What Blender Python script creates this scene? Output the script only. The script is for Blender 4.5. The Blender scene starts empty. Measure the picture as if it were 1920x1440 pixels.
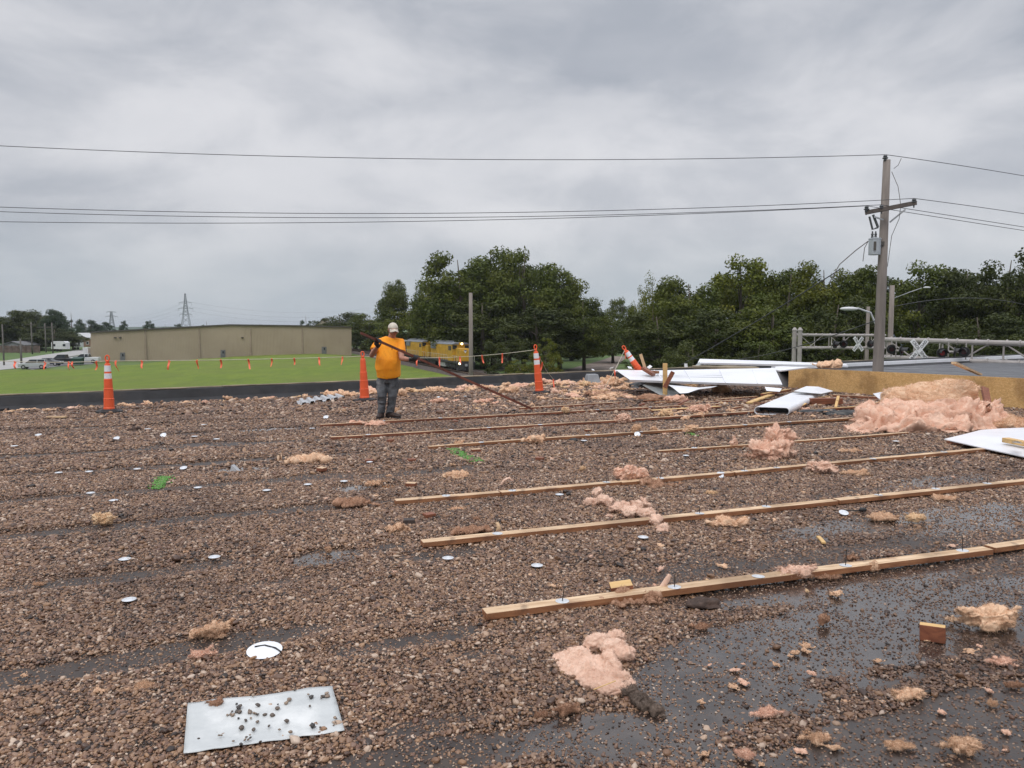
import bpy, bmesh, math, random
import numpy as np
from mathutils import Vector, Matrix, noise, Euler
R = math.radians
scene = bpy.context.scene
C = scene.collection
# ------------------------------------------------------------ camera
cam_d = bpy.data.cameras.new('camera'); cam = bpy.data.objects.new('camera', cam_d); C.objects.link(cam)
PITCH = math.atan(105/1440)
cam.location = (0, 0, 1.6); cam.rotation_euler = (math.pi/2-PITCH, 0, 0)
cam_d.sensor_width = 36; cam_d.sensor_fit = 'HORIZONTAL'; cam_d.lens = 27
cam_d.clip_start = .05; cam_d.clip_end = 9000
scene.camera = cam
scene.render.resolution_x = 1024; scene.render.resolution_y = 768
# ------------------------------------------------------------ world: overcast sky
SUN_EL, SUN_ROT = R(52), R(200)
w = bpy.data.worlds.new('World'); scene.world = w; w.use_nodes = True
wt = w.node_tree; wn = wt.nodes; wl = wt.links
for n in list(wn): wn.remove(n)
def WN(t, **k):
    n = wn.new(t)
    for a, b in k.items(): setattr(n, a, b)
    return n
def wmath(op, a, b=None, c=None):
    n = WN('ShaderNodeMath', operation=op)
    for i, v in enumerate((a, b, c)):
        if v is None: continue
        if isinstance(v, (int, float)): n.inputs[i].default_value = v
        else: wl.new(v, n.inputs[i])
    return n.outputs[0]
out = WN('ShaderNodeOutputWorld'); bg = WN('ShaderNodeBackground'); bg.inputs['Strength'].default_value = .1
sky = WN('ShaderNodeTexSky'); sky.sky_type = 'NISHITA'; sky.sun_disc = False
sky.sun_elevation = SUN_EL; sky.sun_rotation = SUN_ROT; sky.dust_density = 3; sky.air_density = 1
tc = WN('ShaderNodeTexCoord'); sp = WN('ShaderNodeSeparateXYZ'); wl.new(tc.outputs['Generated'], sp.inputs[0])
zc = wmath('MAXIMUM', sp.outputs[2], 0.0); zd = wmath('ADD', zc, .30)
cx = wmath('DIVIDE', sp.outputs[0], zd); cy = wmath('DIVIDE', sp.outputs[1], zd)
cb = WN('ShaderNodeCombineXYZ'); wl.new(cx, cb.inputs[0]); wl.new(wmath('MULTIPLY', cy, 1.35), cb.inputs[1])
def wnoise(scale, det, rough, off, dist=0.0, sx=1.0):
    mp = WN('ShaderNodeMapping'); wl.new(cb.outputs[0], mp.inputs[0]); mp.inputs['Location'].default_value = off
    mp.inputs['Scale'].default_value = (sx, 1, 1)
    n = WN('ShaderNodeTexNoise'); wl.new(mp.outputs[0], n.inputs['Vector'])
    n.inputs['Scale'].default_value = scale; n.inputs['Detail'].default_value = det
    n.inputs['Roughness'].default_value = rough; n.inputs['Distortion'].default_value = dist
    return n.outputs['Fac']
def wrange(v, a, b, c=0., d=1., smooth=True):
    n = WN('ShaderNodeMapRange'); n.interpolation_type = 'SMOOTHSTEP' if smooth else 'LINEAR'; wl.new(v, n.inputs[0])
    for i, q in enumerate((a, b, c, d)): n.inputs[i+1].default_value = q
    return n.outputs[0]
def wmix(f, a, b):
    n = WN('ShaderNodeMix', data_type='RGBA')
    for s, v in ((0, f), (6, a), (7, b)):
        if isinstance(v, (tuple, float, int)): n.inputs[s].default_value = v
        else: wl.new(v, n.inputs[s])
    return n.outputs[2]
big = wrange(wnoise(.95, 5, .5, (3.3, 5.2, 0), .15, .85), .33, .64)
mpp = WN('ShaderNodeMapping'); wl.new(tc.outputs['Generated'], mpp.inputs[0]); mpp.inputs['Scale'].default_value = (1, 1, 2.1); mpp.inputs['Location'].default_value = (.35, .1, .2)
mno = WN('ShaderNodeTexNoise'); wl.new(mpp.outputs[0], mno.inputs['Vector']); mno.inputs['Scale'].default_value = 4.2; mno.inputs['Detail'].default_value = 7; mno.inputs['Roughness'].default_value = .56; mno.inputs['Distortion'].default_value = .35
mid = wrange(mno.outputs['Fac'], .34, .66)
f1 = wmath('ADD', wmath('MULTIPLY', big, .48), wmath('MULTIPLY', mid, .52))
cloud = wmix(f1, (3.45, 3.72, 4.25, 1), (6.95, 6.95, 7.2, 1))
# the thin layer near the horizon is smoother and bluer
low = wrange(sp.outputs[2], .0, .15)
cloud = wmix(low, wmix(wmath('MULTIPLY', f1, .6), (4.25, 4.85, 5.4, 1), (5.8, 6.0, 6.25, 1)), cloud)
# unseen zenith brightened to lift white panels (overcast zenith is brighter than the horizon)
zen = wrange(sp.outputs[2], .40, .85, 1.0, 2.6)
vm = WN('ShaderNodeVectorMath', operation='SCALE'); wl.new(cloud, vm.inputs[0]); wl.new(zen, vm.inputs['Scale'])
fin = wmix(.92, sky.outputs[0], vm.outputs[0])
wl.new(fin, bg.inputs['Color']); wl.new(bg.outputs[0], out.inputs[0])
# ------------------------------------------------------------ sun
sd = bpy.data.lights.new('sun', 'SUN'); sd.energy = .9; sd.angle = R(25); sd.color = (1, .97, .92)
so = bpy.data.objects.new('sun', sd); C.objects.link(so)
so.rotation_euler = (R(90)-SUN_EL, 0, R(-25))
vs = scene.view_settings; vs.view_transform = 'Standard'; vs.look = 'None'; vs.gamma = 1; vs.exposure = 0.15
scene.cycles.max_bounces = 6; scene.cycles.transparent_max_bounces = 6
# ------------------------------------------------------------ picture <-> place
F_ = Vector((0, math.cos(PITCH), -math.sin(PITCH))); U_ = Vector((0, math.sin(PITCH), math.cos(PITCH)))
def ray(px, py): return F_ + Vector((1, 0, 0))*((px-960)/1440) + U_*(-(py-720)/1440)
def G(px, py, z=.02):
    r = ray(px, py); return Vector((0, 0, 1.6)) + r*((z-1.6)/r.z)
def D(px, py, Y):
    r = ray(px, py); return Vector((0, 0, 1.6)) + r*(Y/r.y)
GZ = -5.7
# ------------------------------------------------------------ tagging
def tag(o, label=None, cat=None, group=None, kind=None):
    if label: o['label'] = label
    if cat: o['category'] = cat
    if group: o['group'] = group
    if kind: o['kind'] = kind
    return o
def empty(name, loc=(0,0,0), rz=0, label=None, cat=None, group=None):
    o = bpy.data.objects.new(name, None); C.objects.link(o); o.location = loc; o.rotation_euler = (0,0,rz)
    o.empty_display_size = .1
    return tag(o, label, cat, group)
def copy_tree(o, parent=None):
    c = o.copy(); C.objects.link(c); c.parent = parent
    for ch in list(o.children): copy_tree(ch, c)
    return c
# ------------------------------------------------------------ materials
def srgb(r, g, b):
    f = lambda c: (c/255/12.92) if c/255 <= .04045 else ((c/255+.055)/1.055)**2.4
    return (f(r), f(g), f(b))
MATS = {}
class NT:
    def __init__(s, name):
        s.m = bpy.data.materials.new(name); s.m.use_nodes = True; s.t = s.m.node_tree; s.n = s.t.nodes; s.l = s.t.links
        s.b = s.n['Principled BSDF']
    def node(s, t, ins=None, **k):
        n = s.n.new(t)
        for a, b in k.items(): setattr(n, a, b)
        for a, b in (ins or {}).items(): s.put(n.inputs[a], b)
        return n
    def put(s, sock, v):
        if hasattr(v, 'is_output'): s.l.new(v, sock)
        elif isinstance(v, (tuple, list)) and len(v) == 3 and sock.type == 'RGBA': sock.default_value = (*v, 1)
        else: sock.default_value = v
    def math(s, op, a, b=0.0): return s.node('ShaderNodeMath', {0: a, 1: b}, operation=op).outputs[0]
    def mix(s, f, a, b, bt='MIX'): return s.node('ShaderNodeMix', {0: f, 6: a, 7: b}, data_type='RGBA', blend_type=bt).outputs[2]
    def noise(s, scale, det=4, rough=.6, vec=None, dist=0.0):
        n = s.node('ShaderNodeTexNoise', {'Scale': scale, 'Detail': det, 'Roughness': rough, 'Distortion': dist})
        s.l.new(vec or s.obj(), n.inputs['Vector']); return n.outputs['Fac']
    def obj(s):
        if not hasattr(s, '_o'): s._o = s.node('ShaderNodeTexCoord').outputs['Object']
        return s._o
    def pos(s):
        if not hasattr(s, '_p'): s._p = s.node('ShaderNodeNewGeometry').outputs['Position']
        return s._p
    def stretch(s, v, vec=None):
        n = s.node('ShaderNodeMapping', {'Scale': v}); s.l.new(vec or s.obj(), n.inputs[0]); return n.outputs[0]
    def rng(s, v, a, b, c=0., d=1.): return s.node('ShaderNodeMapRange', {0: v, 1: a, 2: b, 3: c, 4: d}, interpolation_type='SMOOTHSTEP').outputs[0]
    def ramp(s, v, stops, interp='LINEAR'):
        n = s.node('ShaderNodeValToRGB', {0: v}); e = n.color_ramp.elements; n.color_ramp.interpolation = interp
        while len(e) > 1: e.remove(e[0])
        e[0].position = stops[0][0]; e[0].color = (*stops[0][1], 1)
        for p, c in stops[1:]:
            q = e.new(p); q.color = (*c, 1)
        return n.outputs[0]
    def bump(s, h, strength=.3, dist=.01):
        n = s.node('ShaderNodeBump', {'Height': h, 'Strength': strength, 'Distance': dist}); s.l.new(n.outputs[0], s.b.inputs['Normal'])
    def set(s, **k):
        for a, b in k.items(): s.put(s.b.inputs[a.replace('_', ' ')], b)
def mul(c, f): return tuple(min(1, x*f) for x in c)
def M(name, col, rough=.6, var=.2, scale=6, bump=.15, bdist=.01, bscale=None, metal=0., dirt=None, dirtamt=.5, spec=.5, stretch=None, sss=0):
    if name in MATS: return MATS[name]
    t = NT(name); v = t.stretch(stretch) if stretch else t.obj()
    n = t.noise(scale, 5, .6, v)
    c = t.mix(t.rng(n, .3, .7), mul(col, 1-var), mul(col, 1+var))
    if dirt:
        d = t.noise(scale*.45, 6, .7, v); c = t.mix(t.math('MULTIPLY', t.rng(d, .5, .72), dirtamt), c, dirt)
    t.set(Base_Color=c, Roughness=rough, Metallic=metal); t.b.inputs['Specular IOR Level'].default_value = spec
    if sss: t.b.inputs['Subsurface Weight'].default_value = sss; t.b.inputs['Subsurface Radius'].default_value = (.03, .02, .015)
    if bump: t.bump(t.noise(bscale or scale*5, 4, .6, v), bump, bdist)
    MATS[name] = t.m; return t.m
# ------------------------------------------------------------ mesh builder
class MB:
    def __init__(s): s.v = []; s.f = []; s.mi = []; s.k = 0
    def add(s, vs, fs, mi=None):
        o = len(s.v); s.v += [tuple(v) for v in vs]; s.f += [tuple(i+o for i in f) for f in fs]; s.mi += [s.k if mi is None else mi]*len(fs); return s
    def box(s, c, d, rot=None, mi=None, taper=1.0):
        c = Vector(c); m = rot if rot is not None else Matrix.Identity(3)
        vs = []
        for z in (-.5, .5):
            q = taper if z > 0 else 1
            for x, y in ((-.5,-.5),(.5,-.5),(.5,.5),(-.5,.5)): vs.append(c + m @ Vector((x*d[0]*q, y*d[1]*q, z*d[2])))
        return s.add(vs, [(3,2,1,0),(4,5,6,7),(0,1,5,4),(1,2,6,5),(2,3,7,6),(3,0,4,7)], mi)
    def bar(s, a, b, wd, th, up=(0,0,1), mi=None):
        a = Vector(a); b = Vector(b); x = (b-a); L = x.length; x = x/L; up = Vector(up)
        y = up.cross(x); y = y.normalized() if y.length > 1e-5 else Vector((0,1,0)); z = x.cross(y)
        m = Matrix((x, y, z)).transposed(); return s.box((a+b)/2, (L, wd, th), m, mi)
    def prism(s, pts, vec, mi=None):
        n = len(pts); vec = Vector(vec); P = [Vector(p) for p in pts]
        return s.add(P+[p+vec for p in P], [tuple(range(n-1, -1, -1)), tuple(range(n, 2*n))]+[(i, (i+1) % n, n+(i+1) % n, n+i) for i in range(n)], mi)
    def tube(s, pts, r, seg=8, mi=None, cap=True, sq=1.0):
        P = [Vector(p) for p in pts]; n = len(P); rs = r if isinstance(r, (list, tuple)) else [r]*n
        vs = []; pu = None
        for i in range(n):
            t = (P[min(i+1, n-1)]-P[max(i-1, 0)]).normalized()
            if pu is None: pu = Vector((0,0,1)) if abs(t.z) < .9 else Vector((0,1,0))
            a = pu - t*pu.dot(t); a = a.normalized() if a.length > 1e-5 else t.orthogonal().normalized(); pu = a
            b = t.cross(a)
            for k in range(seg):
                an = 2*math.pi*k/seg; vs.append(P[i] + a*(math.cos(an)*rs[i]) + b*(math.sin(an)*rs[i]*sq))
        fs = [(i*seg+k, i*seg+(k+1) % seg, (i+1)*seg+(k+1) % seg, (i+1)*seg+k) for i in range(n-1) for k in range(seg)]
        if cap: fs += [tuple(range(seg-1, -1, -1)), tuple(range((n-1)*seg, n*seg))]
        return s.add(vs, fs, mi)
    def loft(s, secs, side=(1,0,0), seg=16, mi=None):
        """secs: (centre, half width along side, half depth) ; closed at both ends"""
        n = len(secs); P = [Vector(q[0]) for q in secs]; vs = []
        for i, q in enumerate(secs):
            t = (P[min(i+1, n-1)]-P[max(i-1, 0)]).normalized(); sd_ = Vector(side); a = (sd_-t*sd_.dot(t)).normalized(); b = t.cross(a)
            for k in range(seg):
                an = 2*math.pi*k/seg; vs.append(P[i]+a*(math.cos(an)*q[1])+b*(math.sin(an)*q[2]))
        fs = [(i*seg+k, i*seg+(k+1) % seg, (i+1)*seg+(k+1) % seg, (i+1)*seg+k) for i in range(n-1) for k in range(seg)]
        fs += [tuple(range(seg-1, -1, -1)), tuple(range((n-1)*seg, n*seg))]
        return s.add(vs, fs, mi)
    def lathe(s, prof, c=(0,0,0), seg=16, mi=None):
        c = Vector(c); vs = []
        for r, z in prof:
            for k in range(seg): a = 2*math.pi*k/seg; vs.append(c+Vector((r*math.cos(a), r*math.sin(a), z)))
        n = len(prof); fs = [(i*seg+k, i*seg+(k+1) % seg, (i+1)*seg+(k+1) % seg, (i+1)*seg+k) for i in range(n-1) for k in range(seg)]
        fs += [tuple(range(seg-1, -1, -1)), tuple(range((n-1)*seg, n*seg))]
        return s.add(vs, fs, mi)
    def ball(s, c, r, seg=10, mi=None, rot=None):
        c = Vector(c); rr = r if isinstance(r, (tuple, list)) else (r, r, r); m = rot or Matrix.Identity(3)
        vs = [c+m@Vector((0,0,-rr[2]))]; rn = seg//2+1
        for i in range(1, rn):
            ph = -math.pi/2+math.pi*i/rn
            for k in range(seg): a = 2*math.pi*k/seg; vs.append(c+m@Vector((rr[0]*math.cos(ph)*math.cos(a), rr[1]*math.cos(ph)*math.sin(a), rr[2]*math.sin(ph))))
        vs.append(c+m@Vector((0,0,rr[2]))); L = len(vs)-1
        fs = [(0, 1+(k+1) % seg, 1+k) for k in range(seg)]
        fs += [(1+i*seg+k, 1+i*seg+(k+1) % seg, 1+(i+1)*seg+(k+1) % seg, 1+(i+1)*seg+k) for i in range(rn-2) for k in range(seg)]
        fs += [(1+(rn-2)*seg+k, 1+(rn-2)*seg+(k+1) % seg, L) for k in range(seg)]
        return s.add(vs, fs, mi)
    def mesh(s, name, mats, smooth=False):
        me = bpy.data.meshes.new(name); me.from_pydata([tuple(v) for v in s.v], [], s.f)
        for m in (mats if isinstance(mats, (list, tuple)) else [mats]): me.materials.append(m)
        me.polygons.foreach_set('material_index', s.mi)
        if smooth: me.polygons.foreach_set('use_smooth', [True]*len(s.f))
        me.update(); return me
    def build(s, name, mats, parent=None, smooth=False, bevel=0, loc=None, local=True):
        """vertices are given in the parent's local space"""
        me = s.mesh(name, mats, smooth); o = bpy.data.objects.new(name, me); C.objects.link(o)
        if loc is not None: o.location = loc
        if parent is not None: o.parent = parent
        if bevel:
            b = o.modifiers.new('bevel', 'BEVEL'); b.width = bevel; b.segments = 2; b.limit_method = 'ANGLE'
        return o
def rebase(o, p=None):
    """move the origin of a world-space mesh to its base"""
    me = o.data; n = len(me.vertices); co = np.empty(n*3); me.vertices.foreach_get('co', co); co = co.reshape(-1, 3)
    if p is None: p = ((co[:,0].min()+co[:,0].max())/2, (co[:,1].min()+co[:,1].max())/2, co[:,2].min())
    co -= np.array(p); me.vertices.foreach_set('co', co.ravel()); me.update(); o.location = Vector(o.location)+Vector(p); return o
def rot3(ax, ay, az): return Euler((ax, ay, az)).to_matrix()
def remeshed(mb, voxel, smooth_it=2):
    me = mb.mesh('tmp', []); o = bpy.data.objects.new('tmp', me); C.objects.link(o)
    m = o.modifiers.new('r', 'REMESH'); m.mode = 'VOXEL'; m.voxel_size = voxel
    if smooth_it:
        q = o.modifiers.new('s', 'SMOOTH'); q.iterations = smooth_it; q.factor = .5
    dg = bpy.context.evaluated_depsgraph_get(); dg.update()
    r = bpy.data.meshes.new_from_object(o.evaluated_get(dg)); bpy.data.objects.remove(o); bpy.data.meshes.remove(me)
    r.polygons.foreach_set('use_smooth', [True]*len(r.polygons)); return r
def objm(name, me, mat, parent=None):
    me.materials.clear()
    for m in (mat if isinstance(mat, (list, tuple)) else [mat]): me.materials.append(m)
    me.name = name; o = bpy.data.objects.new(name, me); C.objects.link(o)
    if parent is not None: o.parent = parent
    return o
# directions on our roof: seams and strips run along UD
UD = Vector((.918, .396, 0)); VD = Vector((-.396, .918, 0))

# ------------------------------------------------------------ vectorised 3D noise
_t3 = np.random.RandomState(11).rand(32, 32, 32).astype(np.float32)
def vn3(p):
    i = np.floor(p).astype(int); f = p-i; f = f*f*f*(f*(f*6-15)+10); i0 = i & 31; i1 = (i+1) & 31; r = 0
    for a in (0, 1):
        for b in (0, 1):
            for c in (0, 1):
                w_ = (f[:,0] if a else 1-f[:,0])*(f[:,1] if b else 1-f[:,1])*(f[:,2] if c else 1-f[:,2])
                r = r+w_*_t3[(i1 if a else i0)[:,0], (i1 if b else i0)[:,1], (i1 if c else i0)[:,2]]
    return r*2-1
def fb3(p, o=2):
    r = 0; a = 1.0
    for k in range(o): r = r+a*vn3(p*2**k+k*5.3); a *= .5
    return r
def crumple_mesh(mb, vox, seed, scale, amp, fib, fl, aniso=(1,1,1), iters=1, floor=.004, layer=.8):
    """merge lobes into one skin, crease it with warped noise, add fine loose fibres"""
    me = remeshed(mb, vox, iters); n = len(me.vertices); co = np.empty(n*3, np.float32); me.vertices.foreach_get('co', co); co = co.reshape(-1, 3); nr = np.empty(n*3, np.float32); me.vertices.foreach_get('normal', nr); nr = nr.reshape(-1, 3)
    off = np.array([seed*3.31, seed*1.17, seed*.7]); p = co*scale*np.array(aniso)+off
    w_ = np.stack([fb3(p*1.1+3), fb3(p*1.1+17), fb3(p*1.1+29)], 1); q = p+w_*.55
    a = fb3(q*1.3, 2); b = 2.6*np.abs(vn3(q*2.3+7))-.7; c = 2.6*np.abs(vn3(q*5.1+11))-.7; d = 2.6*np.abs(vn3(q*11+2))-.7; lat = np.stack([vn3(p*2+40), vn3(p*2+50), vn3(p*2+60)], 1)
    ph = q[:, 2]*2.4+q[:, 0]*.5+1.1*fb3(q*.7+31); saw = ph-np.floor(ph); saw = np.minimum(saw*1.25, (1-saw)*5.0); lay = (saw-.5)*layer
    co = co+nr*((lay+.95*a+.55*b+.30*c+.15*d-.30)*amp)[:, None]+lat*amp*.5
    low = co[:, 2] < floor; co[low, 2] = floor+(co[low, 2]-floor)*.08
    me.vertices.foreach_set('co', co.astype(np.float32).ravel()); me.update(); me.vertices.foreach_get('normal', nr.reshape(-1)) if False else None
    nn_ = np.empty(n*3, np.float32); me.vertices.foreach_get('normal', nn_); nn_ = nn_.reshape(-1, 3)
    rs = np.random.RandomState(seed); k = rs.randint(0, n, fib); P = co[k]; dd = nn_[k]*.5+rs.normal(0, .75, (fib, 3))*np.array([1, 1, .6]); dd /= np.linalg.norm(dd, axis=1)[:, None]
    L_ = (fl*rs.uniform(.3, 1.2, fib))[:, None]; s = np.cross(dd, rs.normal(0, 1, (fib, 3))); s /= np.linalg.norm(s, axis=1)[:, None]; s *= (rs.uniform(.35, .9, fib)*max(.0009, vox*.085))[:, None]
    cv = dd+rs.normal(0, .5, (fib, 3)); V = np.stack([P-s, P+s, P+dd*L_*.5+s*.6, P+dd*L_*.5-s*.6, P+cv*L_*.95], 1).reshape(-1, 3)
    out_ = MB(); out_.v = [tuple(v) for v in co.tolist()]; out_.f = [tuple(q_.vertices) for q_ in me.polygons]; out_.mi = [0]*len(out_.f)
    ff = []
    for j in range(fib): o_ = j*5; ff += [(o_, o_+1, o_+2, o_+3), (o_+3, o_+2, o_+4)]
    out_.add([tuple(v) for v in V.tolist()], ff); bpy.data.meshes.remove(me); return out_
# ============================================================ SETTING
# --- far ground
t = NT('meadow'); n1 = t.noise(.02, 5, .6, t.pos()); n2 = t.noise(.35, 6, .7, t.pos()); n3 = t.noise(2.5, 4, .7, t.pos())
c = t.mix(t.rng(n1, .35, .65), (.055, .105, .018), (.10, .15, .035)); c = t.mix(t.math('MULTIPLY', t.rng(n2, .45, .7), .5), c, (.13, .17, .045))
t.set(Base_Color=c, Roughness=.9); t.bump(n3, .4, .2); MEADOW = t.m
mb = MB(); mb.add([(-6000,-400,GZ),(6000,-400,GZ),(6000,8000,GZ),(-6000,8000,GZ)], [(0,1,2,3)])
tag(mb.build('ground', MEADOW), kind='structure')
# --- lawn in front of the tan warehouse: low mound climbing to the right
t = NT('lawn_grass'); n1 = t.noise(.05, 5, .6, t.pos()); v = t.stretch((1, .35, 1), t.pos()); n2 = t.noise(.45, 8, .75, v); n3 = t.noise(6, 5, .8, t.pos())
c = t.mix(t.rng(n2, .3, .7), (.100, .155, .004), (.168, .230, .007)); c = t.mix(t.math('MULTIPLY', t.rng(n1, .42, .6), .55), c, (.15, .175, .02))
c = t.mix(t.math('MULTIPLY', t.rng(n3, .4, .7), .35), c, (.045, .09, .015))
t.set(Base_Color=c, Roughness=.85); t.bump(n3, .7, .25); LAWN = t.m
def lawn_z(x, y):
    a = max(0, min(1, (x+95)/70)); b = max(0, min(1, (y-95)/60)); r = max(0, min(1, (-11-.35*(y-120)-x)/14))
    r = r*r*(3-2*r); return GZ+.03+(.15+1.15*a*b)*r + .05*noise.noise(Vector((x*.1, y*.1, 0)))
vs = []; fs = []; xs = [-115+i*2.5 for i in range(44)]; ys = [66+j*3 for j in range(48)]
for y in ys:
    for x in xs: vs.append((x+.25*max(0, 60-y), y, lawn_z(x, y)))
nx = len(xs)
for j in range(len(ys)-1):
    for i in range(nx-1):
        x = xs[i]; y = ys[j]
        if x > -9.2-.35*(y-120): continue
        if y > 128+.0*x and x < -75+ (y-128)*.2 and y > 128: continue
        fs.append((j*nx+i, j*nx+i+1, (j+1)*nx+i+1, (j+1)*nx+i))
mb = MB(); mb.add(vs, fs); tag(mb.build('lawn', LAWN, smooth=True), kind='structure')
# --- road and lot at the left
ROAD = M('road_concrete', (.34, .33, .32), .8, .12, .3, .1, .02, 3)
def strip(name, pts, mat, z, kind='structure'):
    mb = MB(); mb.add([(p.x, p.y, z) for p in pts], [tuple(range(len(pts)))]); return tag(mb.build(name, mat), kind=kind)
strip('road', [G(-80, 702, GZ), G(-80, 690, GZ), G(60, 669, GZ), G(150, 656, GZ), G(172, 656, GZ), G(172, 662, GZ), G(110, 672, GZ), G(40, 690, GZ)], ROAD, GZ+.05)
strip('parking_lot', [G(44, 690, GZ), G(110, 672, GZ), G(172, 664, GZ), G(175, 683, GZ), G(120, 686, GZ), G(60, 694, GZ)], M('lot_asphalt', (.16, .16, .16), .85, .15, .5, .1), GZ+.06)
# --- railway: ballast, ties, rails
TD = Vector((-.33, .944, 0)); TN = Vector((.944, .33, 0)); T0 = Vector((-7.2, 119, GZ))
BAL = M('ballast', (.09, .072, .062), .95, .35, 1.5, .8, .1, 14)
mb = MB(); a = T0-TD*75; b = T0+TD*260
for k, (wd, z) in enumerate(((3.6, .05), (2.0, .35))): pass
prof = [(-2.9, .02), (-1.9, .42), (1.9, .42), (6.5, .02)]
vs = [q+TN*o+Vector((0,0,z)) for q in (a, b) for o, z in prof]
mb.add(vs, [(i, i+1, 5+i, 4+i) for i in range(3)]); tag(mb.build('rail_ballast', BAL), kind='structure')
mb = MB(); RAIL = M('rail_steel', (.12, .075, .05), .5, .2, 4)
for s in (-.72, .72): mb.bar(a+TN*s+Vector((0,0,.55)), b+TN*s+Vector((0,0,.55)), .08, .16)
tr = mb.build('railway_track', RAIL); mb = MB(); TIE = M('tie_wood', (.07, .055, .045), .85, .3, 3)
for k in range(240):
    q = a+TD*(k*.9+2); mb.box(q+Vector((0,0,.43)), (2.5, .24, .14), Matrix((TN, TD, Vector((0,0,1)))).transposed())
tt = mb.build('ties', TIE, tr); tag(tr, 'steel railway track on wooden ties running past the lawn toward the trees', 'railway track')
# --- dirt path by the track
DIRT = M('dirt', (.19, .15, .125), .95, .3, .4, .6, .15, 3)
strip('dirt_path', [G(905, 716, GZ), G(1000, 703, GZ), G(1060, 694, GZ), G(1120, 678, GZ), G(1150, 668, GZ), G(1176, 668, GZ), G(1160, 684, GZ), G(1140, 722, GZ)], DIRT, GZ+.03)
# --- far hills
mb = MB(); vs = []; n = 160
for i in range(n+1):
    x = -2600+i*5200/n; h = 9+7*max(0, noise.noise(Vector((x*.0016, 3.3, 0))))+3*noise.noise(Vector((x*.012, 1, 0)))
    vs += [(x, 2300, GZ-1), (x, 2380, GZ+h), (x, 2700, GZ-1)]
fs = []
for i in range(n):
    for k in range(2): fs.append((i*3+k, i*3+3+k, i*3+4+k, i*3+k+1))
mb.add(vs, fs); tag(mb.build('hills', M('far_woods', (.045, .075, .04), .95, .3, .01, .5, 5, .05), smooth=True), kind='structure')

# ============================================================ OUR ROOF
EDGE0 = Vector((-40, 14.9+.667*(-40+9.9), 0)); EDGE1 = Vector((60, 14.9+.667*(60+9.9), 0))
ED = (EDGE1-EDGE0).normalized(); EN = Vector((-ED.y, ED.x, 0))
def edge_at(x): return Vector((x, 14.9+.667*(x+9.9), 0))
# wet membrane with the puddles on it
t = NT('wet_membrane'); wet = t.node('ShaderNodeAttribute', attribute_name='wet').outputs['Fac']; n1 = t.noise(.9, 5, .6, t.pos()); n2 = t.noise(9, 5, .65, t.pos()); n3 = t.noise(60, 3, .6, t.pos())
c = t.mix(t.rng(n2, .35, .7), (.024, .016, .013), (.060, .043, .034))
t.set(Base_Color=c, Roughness=t.math('SUBTRACT', t.rng(n2, .35, .65, .45, .62), t.math('MULTIPLY', wet, .38)), Coat_Weight=t.math('MULTIPLY', wet, t.rng(n1, .3, .62, .35, 1.0)), Coat_Roughness=t.rng(n1, .35, .6, .03, .14)); t.b.inputs['Coat IOR'].default_value = 1.5; t.b.inputs['Specular IOR Level'].default_value = .55
t.bump(t.math('ADD', n2, t.math('MULTIPLY', n3, .35)), .22, .014); MEMB = t.m
mb = MB(); mb.prism([(-40, -14, 0), (60, -14, 0), tuple(EDGE1+Vector((0,0,0))), tuple(EDGE0)], (0,0,-.4))
rf = mb.build('roof', MEMB); tag(rf, kind='structure')
mb = MB(); q = [Vector((-39.9, -13.9, GZ-1)), Vector((59.9, -13.9, GZ-1)), EDGE1+Vector((-.1,-.1,GZ-1)), EDGE0+Vector((.1,-.1,GZ-1))]
mb.prism(q, (0,0,-GZ+1-.4)); tag(mb.build('building_block', M('block_wall', (.35,.33,.3), .9, .1, .5)), 'low flat-roofed masonry block under the gravel roof', 'building')
# gravel thickness over the membrane
PUD = []   # x, y, half length along the seams, half width, depth
def pud(px, py, l, w_, d, rot=0.0): p = G(px, py, 0); PUD.append((p.x, p.y, l, w_, d, rot))
pud(1640, 1185, 1.25, .34, 1.5); pud(1800, 1150, .8, .22, 1.3); pud(1330, 1330, .75, .33, .95, -.25); pud(1480, 1250, .7, .28, 1.25)
pud(1560, 1425, 1.3, .14, 1.6); pud(1950, 1370, 1.1, .26, 1.15); pud(1850, 1340, .7, .16, .9); pud(1400, 1120, .55, .14, .8); pud(1620, 1100, .7, .13, .8)
pud(1870, 965, 1.0, .34, .85); pud(1600, 985, .9, .22, .65); pud(1890, 1110, .5, .16, 1.0); pud(1700, 1060, .7, .14, .75); pud(1750, 900, .8, .2, .6)
pud(605, 1047, .20, .15, 3.0, -.1); pud(690, 915, .33, .17, 1.2); pud(575, 895, .5, .2, .75); pud(760, 890, .7, .16, .8); pud(450, 880, .45, .22, .8)
pud(510, 805, .6, .13, 1.3); pud(310, 878, .6, .07, 1.2); pud(350, 835, .8, .16, .6); pud(830, 1040, .33, .16, .9); pud(790, 1200, .5, .12, 1.0)
pud(930, 1220, .5, .09, .6); pud(760, 1390, .4, .12, .42); pud(640, 1330, .3, .08, .35); pud(880, 1340, .3, .08, .4); pud(520, 1090, .4, .1, .5); pud(700, 870, .6, .1, .7)
pud(1180, 1400, .35, .12, .6); pud(400, 912, .5, .1, .6); pud(1240, 930, .6, .1, .45)
WET = [(i, 1.0) for i in (0, 1, 2, 3, 7, 8, 11, 14, 15, 18, 19)]+[(9, .9), (10, .6), (4, .35), (5, .35), (12, .6), (13, .6)]
PUD = np.array(PUD)
_rs = np.random.RandomState(4); _tab = _rs.rand(256, 256)
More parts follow.
